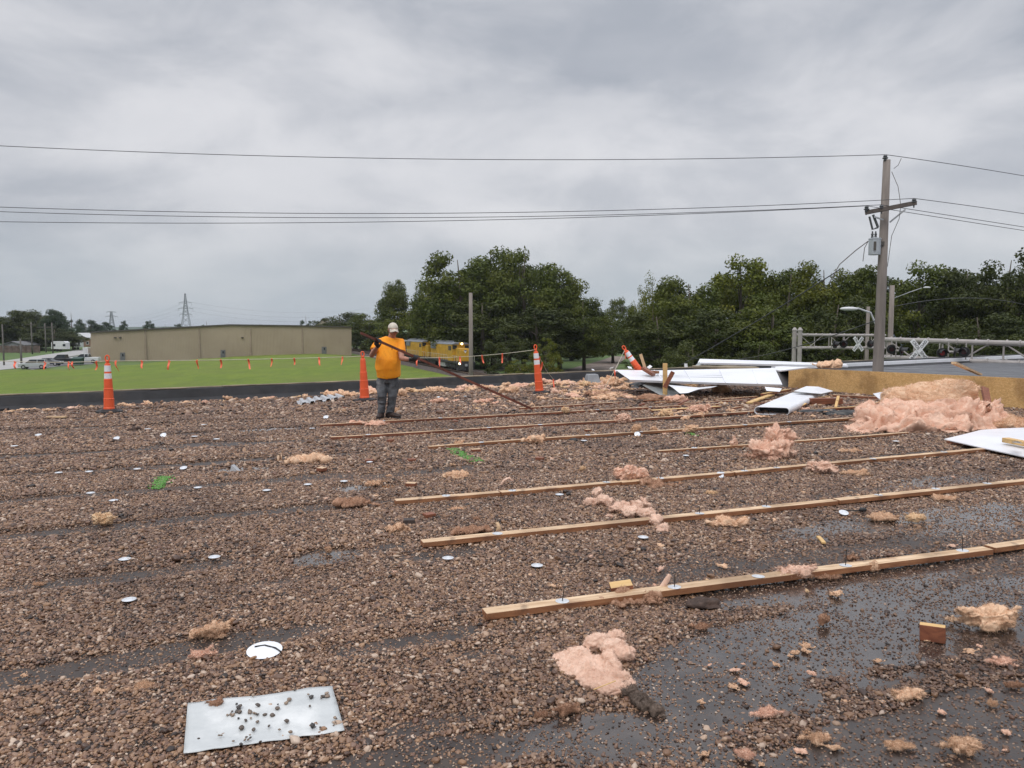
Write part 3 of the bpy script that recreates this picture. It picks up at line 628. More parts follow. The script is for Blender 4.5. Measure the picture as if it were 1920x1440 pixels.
tree('tree', 'broad', 3, 72, 584, 70, 265, LD, 'dark tree between the left edge tree and the loose-topped tree', GLF)
tree('tree', 'tall', 5, 102, 577, 56, 262, LB, 'loose-topped tree behind the row of utility poles', GLF)
tree('tree', 'thin', 10, 134, 581, 46, 258, LB, 'see-through tree right of the row of utility poles', GLF)
tree('tree', 'broad', 2, 100, 615, 110, 250, LD, 'low dark tree behind the white trailer', GLF)
tree('tree', 'bush', 8, 40, 640, 110, 245, LD, 'dark hedge-like bush behind the wooden fence at far left', GLF)
tree('tree', 'broad', 1, 168, 600, 50, 420, LB, 'hazy far tree above the left corner of the warehouse', GLF)
tree('tree', 'broad', 3, 190, 603, 44, 440, LB, 'second hazy far tree above the left end of the warehouse roof', GLF)
SMT = 'small far trees poking over the warehouse roof'
for px, py, wd, kd, lb in ((231, 600, 18, 'broad', 'small far tree left of the tall power pylon above the roof'), (280, 600, 26, 'broad', 'round far tree midway between the two power pylons'), (310, 605, 18, 'thin', 'thin far tree just left of the tall power pylon'), (333, 606, 26, 'broad', 'low dark far tree at the foot of the tall power pylon'), (388, 599, 32, 'thin', 'far tree right of the tall power pylon above the roof peak'), (487, 604, 22, 'thin', 'tiny far tree over the right half of the warehouse roof'), (574, 588, 34, 'thin', 'nearly bare far tree left of the grey gable roof')):
    tree('tree', kd, 10 if kd == 'thin' else 2, px, py, wd, 380, LB, lb, SMT)
# ============================================================ TAN WAREHOUSE
def wall_pt(px, d, py): return D(px, py, d)
dL, dR = 165., 196.
def wY(px):
    # depth on the wall plane between (170, dL) and (659, dR)
    xl = (170-960)/1440*dL; xr = (659-960)/1440*dR; k = (dR-dL)/(xr-xl); u = (px-960)/1440; return (dL-k*xl)/(1-k*u)
def WP(px, py): return D(px, py, wY(px))
bl = WP(170, 690); whb = empty('warehouse', (bl.x, bl.y, GZ), 0, 'long low tan metal warehouse behind the green lawn', 'warehouse'); O = Vector((bl.x, bl.y, GZ))
t = NT('tan_siding'); v = t.obj(); wv = t.node('ShaderNodeTexWave', {'Scale': 1.1, 'Distortion': 0.0}, wave_type='BANDS', bands_direction='X'); t.l.new(v, wv.inputs['Vector']); n = t.noise(.15, 4, .6)
n2 = t.noise(.6, 5, .7, t.stretch((1, 1, .25))); c = t.mix(t.rng(n, .3, .7), (.385,.31,.225), (.43,.35,.26)); c = t.mix(t.math('MULTIPLY', t.rng(n2, .5, .75), .35), c, (.31,.245,.175))
t.set(Base_Color=c, Roughness=.6); t.bump(wv.outputs['Fac'], .5, .05); TAN = t.m
back = Vector((-24, 60, 0))
pr = [(170, 624.5), (273, 619), (430, 610.5), (560, 612), (659, 614.5)]
base_pts = [Vector((WP(659, 660).x, WP(659, 660).y, GZ)), Vector((bl.x, bl.y, GZ))]
mb = MB(); mb.prism([p-O for p in [WP(*q) for q in pr]+base_pts], back); mb.build('wall', TAN, whb)
mb = MB()
DK = M('dark_trim', (.09,.08,.07), .6, .1, 1, 0)
for (a, b) in zip(pr[:-1], pr[1:]):
    p, q = WP(*a)-O, WP(*b)-O; mb.prism([p+Vector((0,-.35,.0)), q+Vector((0,-.35,.0)), q+Vector((0,-.35,.32)), p+Vector((0,-.35,.32))], back*1.01)
mb.build('roof', DK, whb)
for px in (273, 374, 470, 567): mb = MB(); p = WP(px, 640)-O; mb.box((p.x, p.y-.06, 3.6), (.35, .14, 7.2)); mb.build('downpipe', M('tan_trim', (.30,.24,.18), .6, .1, 1, 0), whb)
DG = M('grey_door', (.17,.17,.175), .5, .15, 1, .05)
for px, y0, y1, wd in ((230.5, 661, 678, 9), (418.5, 656, 672, 9), (608, 650, 664, 9)):
    a = WP(px-wd/2, y1)-O; b = WP(px+wd/2, y1)-O; h = WP(px, y0).z-WP(px, y1).z; mb = MB(); m_ = (a+b)/2; mb.bar(a+Vector((0,-.08,h/2)), b+Vector((0,-.08,h/2)), .1, h); dd = mb.build('door', DG, whb)
    mb = MB(); mb.box(m_+Vector((0, -.16, h*.72)), (.45, .04, .5)); mb.build('window', M('dark_glass', (.02,.025,.03), .1, .1, 1, 0), dd)
mb = MB(); p = WP(226, 634)-O
for px in (217, 226, 455): mb = MB(); q = WP(px, 633)-O; mb.box((q.x, q.y-.2, q.z), (.35, .4, .3)); mb.build('wall_lamp', DK, whb)
# ---- building bits at left end
def house(name, px, py0, py1, wpx, Y, wallc, roofc, label, cat='house', depth=8, gable=.35, win=2):
    b = D(px, py1, Y); zt_ = D(px, py0, Y).z; wd = wpx/1440*Y; h = zt_-GZ; e = empty(name, (b.x, Y, GZ), 0, label, cat); eh = h*(1-gable)
    mb = MB(); mb.prism([(-wd/2, 0, 0), (wd/2, 0, 0), (wd/2, 0, eh), (-wd/2, 0, eh)], (0, depth, 0)); mb.prism([(-wd/2+.05, .02, eh+.01), (wd/2-.05, .02, eh+.01), (0, .02, h-.15)], (0, depth-.04, 0)); mb.build('wall', wallc, e)
    mb = MB()
    for s in (-1, 1): mb.prism([(s*(wd/2+.4), -.4, eh-.1), (0, -.4, h), (0, -.4, h+.2), (s*(wd/2+.4), -.4, eh+.12)], (0, depth+.8, 0))
    mb.build('roof', roofc, e)
    for k in range(win):
        mb = MB(); x = (k+.5)/win*wd-wd/2; mb.box((x, -.03, eh*.55), (1.1, .08, 1.2)); wf = mb.build('window', M('white_frame', (.7,.7,.7), .5, .05, 1, 0), e); mb = MB(); mb.box((x, -.08, eh*.55), (.85, .04, .95)); mb.build('pane', M('dark_glass', (.02,.025,.03), .1, .1, 1, 0), wf)
    return e
GREYR = M('grey_shingle', (.13,.13,.135), .8, .2, 2, .2); WHW = M('white_siding', (.62,.63,.64), .6, .08, 1, .1); BRK = M('brick', (.24,.15,.11), .85, .2, 3, .2)
house('house', 24, 641, 664, 42, 236, M('grey_siding', (.2,.2,.22), .7, .1, 1, .1), GREYR, 'small grey house behind the wooden fence at far left')
house('shed', 156, 630, 652, 34, 300, BRK, M('pale_roof', (.5,.5,.5), .6, .1, 1, .05), 'brick building with a pale roof left of the warehouse corner', 'building')
house('shed', 148, 625, 640, 26, 340, WHW, M('pale_roof', (.5,.5,.5), .6, .1, 1, .05), 'white building behind the brick building at left', 'building')
house('house', 606, 598, 620, 34, 400, M('tan_plain', (.3,.25,.2), .8, .1, 1, 0), M('brown_shingle', (.23,.2,.19), .8, .2, 1, .1), 'brown gable roof of a far house over the right half of the warehouse', win=1)
house('house', 1712, 583, 672, 120, 122, M('blue_siding', (.36,.42,.52), .6, .1, 1, .1), GREYR, 'pale blue-grey house glimpsed between the right-hand trees', depth=10, gable=.2, win=3)
# fence at far left
fe = empty('wooden_fence', (G(-20, 668, GZ).x, G(-20, 668, GZ).y, GZ), 0, 'dark wooden board fence in front of the grey house', 'fence'); O = Vector(fe.location)
a = D(-30, 668, 225)-O; b = D(75, 664, 225)-O; a.z = b.z = 0; mb = MB(); n = 60
for k in range(n):
    p = a.lerp(b, k/n); q = a.lerp(b, (k+.85)/n); h = 2.0+.1*math.sin(k*7.1); mb.bar(p+Vector((0,0,h/2+.1)), q+Vector((0,0,h/2+.1)), .05, h)
mb.build('boards', M('fence_wood', (.14,.10,.085), .9, .3, 1, .2), fe)
for k in range(9): mb = MB(); p = a.lerp(b, k/8); mb.box(p+Vector((0, -.1, 1.1)), (.2, .2, 2.3)); mb.build('post', M('fence_wood', (.14,.10,.085)), fe)
# trailer, shed
def trailer(name, px, py, wpx, Y, label, cat='trailer'):
    b = D(px, py, Y); L_ = wpx/1440*Y; h = 2.6; e = empty(name, (b.x, Y, GZ), 0, label, cat)
    mb = MB(); mb.prism([(-L_/2, 0, .8), (L_/2, 0, .8), (L_/2, 0, h+.2), (L_/2-.6, 0, h+.6), (-L_/2+.3, 0, h+.6), (-L_/2, 0, h)], (0, 2.3, 0)); mb.build('body', WHW, e)
    for x in (-.3, .4): mb = MB(); mb.box((x*L_, -.04, 2.0), (L_*.18, .06, .7)); mb.build('window', M('dark_glass', (.02,.025,.03)), e)
    for x in (-.5, .5): mb = MB(); mb.tube([(x, -.02, .4), (x, .25, .4)], .4, 12); mb.build('wheel', M('rubber', (.02,.02,.02), .8, .1, 3, 0), e)
    return e
trailer('trailer', 110, 660, 27, 238, 'white camper trailer below the trees left of the road')
trailer('trailer', 143, 652, 14, 262, 'small white box trailer in front of the brick building', 'trailer')
mb = MB(); b = D(164, 664, 170); mb.box((b.x, 170, GZ+1.5), (1.2, 1.6, 3.0)); o = mb.build('utility_cabinet', WHW, bevel=.05); rebase(o); tag(o, 'white upright tank against the left corner of the warehouse', 'cabinet')
# ============================================================ CARS
GL = M('dark_glass', (.02,.025,.03)); RUB = M('rubber', (.02,.02,.02)); RIM = M('wheel_rim', (.45,.45,.46), .35, .05, 4, 0, metal=.6)
def car(name, px, py, Y, rz, col, label, kind='suv', cat='car'):
    p = G(px, py, GZ); e = empty(name, (p.x, p.y, GZ+.06), rz, label, cat, 'vehicles parked beside the warehouse lawn'); L_ = 4.6 if kind != 'pickup' else 5.6; W_ = 1.85
    low = {'suv': [(-2.3,.35),(2.3,.35),(2.3,.75),(2.2,.98),(1.15,1.05),(-2.2,1.05),(-2.3,.8)], 'sedan': [(-2.3,.3),(2.3,.3),(2.3,.7),(2.1,.85),(1.0,.95),(-1.7,.98),(-2.25,.85)], 'pickup': [(-2.8,.45),(2.8,.45),(2.8,.95),(2.6,1.15),(1.3,1.2),(-2.8,1.2)]}[kind]
    top = {'suv': [(1.15,1.05),(.45,1.62),(-1.9,1.66),(-2.2,1.05)], 'sedan': [(1.0,.95),(.3,1.42),(-.9,1.42),(-1.7,.98)], 'pickup': [(1.3,1.2),(.6,1.85),(-.8,1.85),(-1.0,1.2)]}[kind]
    paint = M('paint_'+'%02d%02d%02d' % tuple(int(c*60) for c in col), col, .3, .04, 2, 0, spec=.6)
    mb = MB(); mb.prism([(x, -W_/2, z) for x, z in low], (0, W_, 0)); mb.build('body', paint, e, bevel=.07)
    mb = MB(); zt_ = max(z for _, z in top); n_ = len(top)
    vs = []
    for s in (-1, 1):
        for x, z in top: vs.append((x, s*(W_/2-.05-.18*(z > zt_-.3)), z+.002))
    mb.add(vs, [tuple(range(n_)), tuple(range(2*n_-1, n_-1, -1))]+[(i, i+n_, (i+1) % n_+n_, (i+1) % n_) for i in range(n_)]); mb.build('windows', GL, e)
    mb = MB(); xs_ = [x for x, z in top if z > zt_-.1]; mb.box(((min(xs_)+max(xs_))/2, 0, zt_+.02), (max(xs_)-min(xs_)+.1, W_-.4, .06))
    for x in (min(xs_), (min(xs_)+max(xs_))/2):
        for s in (-1, 1): mb.bar((x, s*(W_/2-.06), .98), (x-.02, s*(W_/2-.2), zt_), .09, .05)
    mb.build('roof', paint, e)
    for x in (L_*.31, -L_*.31):
        for s in (-1, 1):
            mb = MB(); mb.tube([(x, s*(W_/2-.2), .36), (x, s*(W_/2+.02), .36)], .36, 16); wh = mb.build('wheel', RUB, e); mb = MB(); mb.tube([(x, s*(W_/2), .36), (x, s*(W_/2+.035), .36)], .2, 12); mb.build('rim', RIM, wh)
    for s in (-1, 1):
        mb = MB(); mb.box((L_/2+.01, s*.65, .78 if kind != 'pickup' else 1.0), (.06, .35, .16)); mb.build('headlight', M('lamp_glass', (.7,.7,.7), .15, .02, 1, 0), e)
    return e
car('parked_car', 64, 692, 0, R(196), (.42,.44,.45), 'silver van-like car, nearest the road at the left', 'suv')
car('parked_car', 92, 686, 0, R(10), (.06,.065,.08), 'dark blue-grey sedan right behind the silver car', 'sedan')
car('parked_truck', 117, 683, 0, R(188), (.015,.015,.018), 'black pickup truck between the dark sedan and the green bin', 'pickup', 'pickup truck')
car('parked_truck', 160, 681, 0, R(192), (.6,.62,.62), 'white pickup truck by the warehouse corner', 'pickup', 'pickup truck')
p = G(146, 685, GZ); e = empty('dumpster', (p.x, p.y, GZ+.06), R(8), 'dark green dumpster between the two pickup trucks', 'dumpster'); DGN = M('dark_green', (.015,.05,.035), .6, .1, 2, .1)
mb = MB(); mb.prism([(-.9, -.7, .15), (.9, -.7, .15), (.95, -.7, 1.2), (-.95, -.7, 1.2)], (0, 1.4, 0)); mb.build('bin', DGN, e); mb = MB(); mb.prism([(-1, -.75, 1.21), (-1, -.75, 1.28), (-1, .75, 1.55), (-1, .75, 1.21)], (2, 0, 0)); mb.build('lid', DGN, e)
# ============================================================ POLES
WPOLE = M('weathered_pole', (.215,.185,.165), .9, .25, 3, .5, .03, 18, stretch=(1,1,.12), dirt=(.12,.095,.08), dirtamt=.6)
GREYM = M('galvanised', (.42,.43,.45), .5, .1, 3, .05)
def pole(name, px, pytop, Y, r, label, arm=0, cat='utility pole', group=None, arm_rz=0.0, armh=.6):
    t_ = D(px, pytop, Y); e = empty(name, (t_.x, Y, GZ), 0, label, cat, group); h = t_.z-GZ; mb = MB(); mb.tube([(0, 0, -.2), (0, 0, h*.5), (0, 0, h)], [r*1.15, r, r*.85], 12); mb.build('post', WPOLE if Y < 100 else M('far_pole', (.13,.12,.11), .9, .2, 1, .1), e, smooth=True)
    if arm:
        mb = MB(); v = Vector((math.cos(arm_rz), math.sin(arm_rz), 0)); mb.bar(v*-arm/2+Vector((0, -.15, h-armh)), v*arm/2+Vector((0, -.15, h-armh)), .1, .13); mb.build('crossarm', M('arm_wood', (.12,.10,.09), .9, .2, 3, .2), e)
    return e, h
GP = 'utility poles along the road at the left'
pole('utility_pole', 4, 608, 150, .14, 'pale slim pole at the left edge beside the road', 0, group=GP)
pole('utility_pole', 38, 635, 145, .17, 'short wooden pole nearest the lawn at the left', 0, group=GP)
pole('utility_pole', 58, 604, 215, .17, 'wooden pole with a crossarm left of the paired poles', 2.4, group=GP)
pole('utility_pole', 84, 606, 230, .17, 'left pole of the linked pair with a wide crossarm', 5.0, group=GP, armh=1.2)
pole('utility_pole', 97, 605, 222, .17, 'right pole of the linked pair near the white camper', 2.6, group=GP, armh=1.2)
pole('utility_pole', 134, 610, 300, .16, 'thin pole in front of the see-through tree', 2, group=GP)
pole('utility_pole', 161, 612, 400, .16, 'far pole beside the left corner of the warehouse', 2, group=GP)
pole('utility_pole', 882.5, 549, 60, .165, 'bare weathered wooden pole standing just right of the locomotive')
e2p, _h = pole('utility_pole', 1673, 535, 44, .15, 'shorter second wooden pole with a lamp arm close behind the tall utility pole'); O_ = Vector(e2p.location)
mb = MB(); mb.tube([D(1674, 560, 44)-O_, D(1705, 548, 43.9)-O_, D(1728, 540, 43.8)-O_], .02, 6); mb.build('lamp_arm', M('galvanised', (.42,.43,.45), .5, .1, 3, .05), e2p, smooth=True)
mb = MB(); mb.ball(D(1738, 539, 43.7)-O_, (.22, .10, .05), 12); mb.build('lamp_head', M('lamp_head_grey', (.62,.63,.64), .5, .05, 2, 0), e2p, smooth=True)
pole('utility_pole', 1628, 575, 62, .15, 'dark pole behind the curved street lamp')
# main pole
MY = 26.; tp = D(1664, 300, MY); bt = D(1650, 700, MY); mx0 = D(1652, 668, MY).x
pe_ = empty('utility_pole', (tp.x-.02, MY, GZ), 0, 'tall weathered wooden utility pole with crossarm and transformer beside the crossing', 'utility pole'); O = Vector(pe_.location); H = tp.z-GZ
def PL(px, py, dy=0.0): return D(px, py, MY+dy)-O
mb = MB(); mb.tube([(-.10, 0, 0), (-.06, 0, 5), (-.03, 0, 9), (0, 0, H)], [.2, .185, .155, .115], 14); mb.build('post', WPOLE, pe_, smooth=True)
ARMW = M('arm_wood', (.12,.10,.09))
mb = MB(); A = PL(1622, 400, .9); B = PL(1719, 379, -.75); A = PL(1622, 399, -.1); B = PL(1719, 380, -.9); mb.bar(A, B, .1, .13); mb.build('crossarm', ARMW, pe_)
for q, s in (((1640, 402), (1656, 412)), ((1698, 388), (1668, 417))):
    mb = MB(); mb.bar(PL(*q, -.4)-Vector((0,0,.08)), PL(*s, -.2), .03, .05); mb.build('arm_brace', GREYM, pe_)
mb = MB(); PLG = M('porcelain', (.07,.075,.08), .3, .05, 3, 0)
INS = [(1660, 291, -.05), (1625, 387, -.15), (1653, 385, -.35), (1714, 373, -.85)]
for px, py, dy in INS:
    p = PL(px, py, dy); mb = MB(); mb.lathe([(.03, -.20), (.05, -.17), (.05, -.12), (.09, -.11), (.09, -.08), (.05, -.07), (.07, -.03), (.05, 0)], p, 10)
    mb.bar(p+Vector((0,0,-.2)), p+Vector((0,0,-.45 if py < 300 else -.28)), .03, .03, up=(1,0,0)); mb.build('insulator', PLG, pe_)
mb = MB(); p = PL(1630, 406, -.3); mb.tube([p, p+Vector((.12, 0, -.42)), p+Vector((.3, 0, -.35))], .035, 8); mb.bar(p+Vector((.3,0,-.35)), p+Vector((.12, 0, .06)), .06, .06); mb.build('fuse_cutout', PLG, pe_)
TRN = M('transformer_grey', (.40,.43,.46), .5, .08, 3, .05)
c = PL(1640, 462, -.12); mb = MB(); mb.lathe([(.05, -.29), (.185, -.28), (.19, -.2), (.19, .22), (.2, .23), (.2, .26), (.1, .29)], c, 18); tr_ = mb.build('transformer', TRN, pe_, smooth=False)
for dx in (-.06, .05): mb = MB(); mb.lathe([(.035, .28), (.05, .31), (.03, .35), (.05, .39), (.03, .43), (.02, .5)], c+Vector((dx-.03, 0, 0)), 8); mb.build('bushing', PLG, tr_)
mb = MB(); mb.box(c+Vector((.24, 0, .1)), (.12, .1, .12)); mb.box(c+Vector((-.08, -.19, 0)), (.07, .04, .28)); mb.build('bracket', DK, tr_)
mb = MB(); mb.tube([PL(1690, 297, -.1), PL(1684, 310, -.1), PL(1676, 316, -.1)], .01, 5); mb.tube([PL(1672, 322, -.1), PL(1684, 350, -.3), PL(1689, 385, -.5), PL(1686, 410, -.5), PL(1672, 442, -.2), PL(1664, 500, 0)], .01, 5)
mb.tube([PL(1628, 452, -.2), PL(1621, 465, -.2), PL(1618, 490, -.2)], .012, 5); mb.tube([PL(1628, 452, -.2), PL(1604, 470, -.3), PL(1574, 496, -.6), PL(1555, 530, -1.0)], .016, 5); mb.build('jumper_wire', DK, pe_)
# neighbouring pole outside the view to the left, and the wires
WIRE = M('wire', (.05,.05,.055), .6, .05, 1, 0)
def wire(name, a, b, sag, r, label, n=48, group=None):
    a = Vector(a); b = Vector(b); pts = [a.lerp(b, i/n)-Vector((0,0,sag*4*(i/n)*(1-i/n))) for i in range(n+1)]; O_ = a
    mb = MB(); mb.tube([p-O_ for p in pts], r, 5); o = mb.build(name, WIRE, smooth=True, loc=O_); return tag(o, label, 'power line', group)
def wire_px(p0, pm, p1, r, label, Y0, Y1, group):
    """catenary through the end point and a middle point of the photograph's wire"""
    a = D(*p0, Y0); b = D(*p1, Y1); s = (pm[0]-960)/1440; k = 0; best = None
    for i in range(1, 400):
        q = a.lerp(b, i/400)
        e_ = abs(q.x/q.y-s*1.0)
        if best is None or e_ < best[0]: best = (e_, i/400, q)
    _, tt_, q = best; zt_ = D(*pm, q.y).z; sag = (q.z-zt_)/(4*tt_*(1-tt_)); return wire('power_line', a, b, sag, r, label, group=group)
GW = 'power lines strung across the sky'
PW = [wire_px((1660, 290), (900, 299), (-700, 228), .011, 'single top power line running left from the tip of the tall pole', MY-.05, 24.5, GW)]
wire_px((1714, 372), (800, 400), (-700, 352), .0105, 'upper of the three lower power lines left of the tall pole', MY-.85, 23.7, GW)
wire_px((1653, 384), (800, 408), (-700, 362), .0105, 'middle of the three lower power lines left of the tall pole', MY-.35, 24.2, GW)
wire_px((1625, 386), (640, 417), (-700, 396), .0105, 'lowest of the three lower power lines left of the tall pole', MY-.15, 24.6, GW)
wire_px((1661, 290), (1790, 311), (2300, 410), .011, 'top power line running right from the tip of the tall pole', MY-.05, 36, GW)
wire_px((1714, 372), (1800, 385), (2300, 470), .0105, 'upper of the three lower power lines right of the tall pole', MY-.85, 35, GW)
wire_px((1653, 384), (1790, 407), (2300, 485), .0105, 'middle of the three lower power lines right of the tall pole', MY-.35, 35.5, GW)
wire_px((1625, 386), (1780, 412), (2300, 490), .0105, 'lowest of the three lower power lines right of the tall pole', MY-.15, 36, GW)
tp2 = D(-700, 240, 24.5); q = empty('utility_pole', (tp2.x, 24.5, GZ), 0, 'wooden utility pole outside the left edge of the view', 'utility pole'); mb = MB(); mb.tube([(0,0,0), (0,0,tp2.z-GZ+.1)], [.19, .12], 12); mb.build('post', WPOLE, q, smooth=True)
wire('guy_wire', D(1575, 505, 60), D(1278, 684, 72), .15, .045, 'thick slanting cable in front of the dark right-hand trees')
wire('service_wire', D(1655, 596, 27), D(1290, 668, 80), .9, .02, 'faint sagging cable crossing in front of the right-hand trees')
wire('service_wire', D(1675, 575, 44), D(2000, 600, 60), -1.0, .02, 'faint cable arching right from the shorter second pole')
# ============================================================ STREET LAMPS
def lamp(px, py, Y, top, rx, label, hpx):
    b = D(*top, Y); e = empty('street_lamp', (b.x, Y, GZ), 0, label, 'street lamp'); O_ = Vector(e.location); mb = MB()
    head = D(px, py, Y)-O_; ar = D(*rx, Y)-O_
    mb.tube([(0,0,0), (0,0,ar.z-1.2), (0,0,ar.z-.4)], [.11, .09, .08], 10); mb.build('pole', GREYM, e, smooth=True)
    mb = MB(); pts = [Vector((0,0,ar.z-.5)), Vector((ar.x*.15, 0, ar.z-.1)), Vector((ar.x*.5, 0, ar.z+.5)).lerp(head, .25), head.lerp(Vector((0,0,head.z)), .3)+Vector((0,0,.02)), head+Vector((.3,0,0))]; mb.tube(pts, .045, 8); mb.build('arm', GREYM, e, smooth=True)
    mb = MB(); mb.ball(head, (.42*hpx, .15*hpx, .09*hpx), 12); mb.build('lamp_head', M('lamp_head_grey', (.62,.63,.64), .5, .05, 2, 0), e, smooth=True); return e
e = lamp(1592, 579, 34, (1645, 600), (1645, 610), 'curved grey street lamp left of the tall utility pole', 1.0)

# ============================================================ CROSSING TRUSSES
ALU = M('truss_aluminium', (.34,.315,.30), .6, .12, 3, .05, dirt=(.3,.25,.22), dirtamt=.4)
def text_mesh(s, size, ext=.004):
    cu = bpy.data.curves.new('t', 'FONT'); cu.body = s; cu.size = size; cu.align_x = 'CENTER'; cu.align_y = 'CENTER'; cu.extrude = ext
    o = bpy.data.objects.new('t', cu); C.objects.link(o); dg = bpy.context.evaluated_depsgraph_get(); dg.update(); me = bpy.data.meshes.new_from_object(o.evaluated_get(dg)); bpy.data.objects.remove(o); return me
BLKP = M('black_paint', (.015,.015,.016), .5, .1, 4, 0); SIGNW = M('sign_white', (.72,.73,.74), .5, .05, 4, 0)
def crossbuck(p, sz, label, ry=0.0):
    e = empty('crossbuck_sign', p, ry, label, 'sign', 'railroad crossbuck signs')
    for k, (ang, words) in enumerate(((R(52), 'RAIL    ROAD'), (R(-52), 'CROS   SING'))):
        mb = MB(); mb.box((0, 0, 0), (sz, .02, sz*.2), rot3(0, ang, 0) if 0 else Matrix.Rotation(-ang, 3, 'Y')); b_ = mb.build('blade', SIGNW, e); b_.location = (0, -.024*k, 0)
        me = text_mesh(words, sz*.155); me.transform(Matrix.Rotation(-ang, 4, 'Y') @ Matrix.Rotation(math.pi/2, 4, 'X')); tx = objm('lettering', me, BLKP, b_); tx.location = (0, -.016, 0)
    return e
def truss(px0, px1, yt0, yt1, dep, Y0, Y1, r, step, label, post=None):
    A = D(px0, yt0, Y0); B = D(px1, yt1, Y1); e = empty('signal_truss', (A.x, A.y, GZ), 0, label, 'signal truss', 'crossing signal trusses'); O_ = Vector(e.location); a = A-O_; b = B-O_; dz = Vector((0,0,-dep)); back_ = Vector((0, .9, 0))
    for nm, off in (('upper_chord', Vector((0,0,0))), ('lower_chord', dz), ('upper_chord', back_), ('lower_chord', dz+back_)):
        mb = MB(); mb.tube([a+off, b+off], r, 10); n = max(2, int((b-a).length/step*1.0))
        for k in range(n): p = a.lerp(b, (k+.5)/n)+off; d_ = (b-a).normalized(); mb.tube([p-d_*.03, p+d_*.03], r*1.35, 10)
        mb.build(nm, ALU, e)
    n = max(2, int((b-a).length/step)); mb = MB(); md_ = MB()
    for k in range(n+1):
        p = a.lerp(b, k/n)
        for off in (Vector((0,0,0)),): mb.tube([p+off, p+off+dz], r*.35, 6)
        mb.tube([p+dz, p+dz+back_], r*.3, 6)
        if k < n and k % 2 == 0: q_ = a.lerp(b, (k+1)/n); md_.tube([p, q_+dz], r*.3, 6)
        elif k < n: q_ = a.lerp(b, (k+1)/n); md_.tube([p+dz+back_, q_+back_], r*.3, 6)
    mb.build('uprights', ALU, e); md_.build('diagonals', ALU, e)
    if post:
        for off in (Vector((0,0,0)), back_):
            q = a+off; mb = MB(); mb.tube([(q.x, q.y, 0), (q.x, q.y, q.z+.25)], .13, 12); mb.lathe([(.16, 0), (.16, .05), (.05, .2)], (q.x, q.y, q.z+.25), 12); mb.build('post', ALU, e)
    return e
truss(1500, 1660, 628, 629, .78, 46, 47.5, .08, .9, 'farther crossing truss ending in a post at its left', True)
truss(1664, 2010, 637, 647, .88, 38, 32.5, .12, 1.1, 'nearer thicker crossing truss running out of the right edge')
SIGR = M('signal_red', (.35,.02,.02), .25, .05, 2, 0)
def signal(px, py, Y, label, rz, lit=False):
    p = D(px, py, Y); e = empty('crossing_signal', p, rz, label, 'signal light', 'crossing signal lights'); mb = MB(); mb.tube([(0, -.02, 0), (0, .03, 0)], .23, 20); mb.build('backboard', BLKP, e)
    mb = MB(); mb.tube([(0, -.04, 0), (0, -.07, 0)], .11, 14); mb.build('lens', SIGR if lit else M('dark_lens', (.08,.02,.025), .2, .05, 2, 0), e)
    mb = MB(); n = 9; vs = []
    for k in range(n):
        a_ = math.pi*k/(n-1)
        for rr_, yy in ((.15, -.03), (.16, -.34)): vs.append((rr_*math.cos(a_), yy, rr_*math.sin(a_)))
    mb.add(vs, [(2*k, 2*k+1, 2*k+3, 2*k+2) for k in range(n-1)]); hh = mb.build('hood', BLKP, e); s_ = hh.modifiers.new('s', 'SOLIDIFY'); s_.thickness = .012
    mb = MB(); mb.tube([(0, .03, 0), (0, .25, 0)], .06, 8); mb.tube([(0, .25, .45), (0, .25, -.35)], .03, 8); mb.build('mount', ALU, e)
for a_ in ((1566, 646, 46, 'leftmost crossing signal on the farther truss', .6), (1582, 645, 46.5, 'second crossing signal from the left on the farther truss', -.5), (1632, 645, 46.8, 'crossing signal just left of the tall utility pole', .3), (1672, 655, 37, 'crossing signal just right of the tall utility pole', -.4), (1690, 658, 36.6, 'crossing signal left of the large crossbuck sign', .7)): signal(*a_)
signal(1766, 662, 35, 'crossing signal with a red lens right of the large crossbuck sign', -.1, True); signal(1790, 660, 34.8, 'dark crossing signal right of the red one', 1.0); signal(1808, 660, 34.5, 'rightmost crossing signal on the nearer truss', -.8)
crossbuck(D(1609, 645, 45.6), 1.0, 'farther crossbuck sign on the left truss', .25); crossbuck(D(1723, 656, 35.6), 1.15, 'nearer crossbuck sign lettered for the railroad crossing')
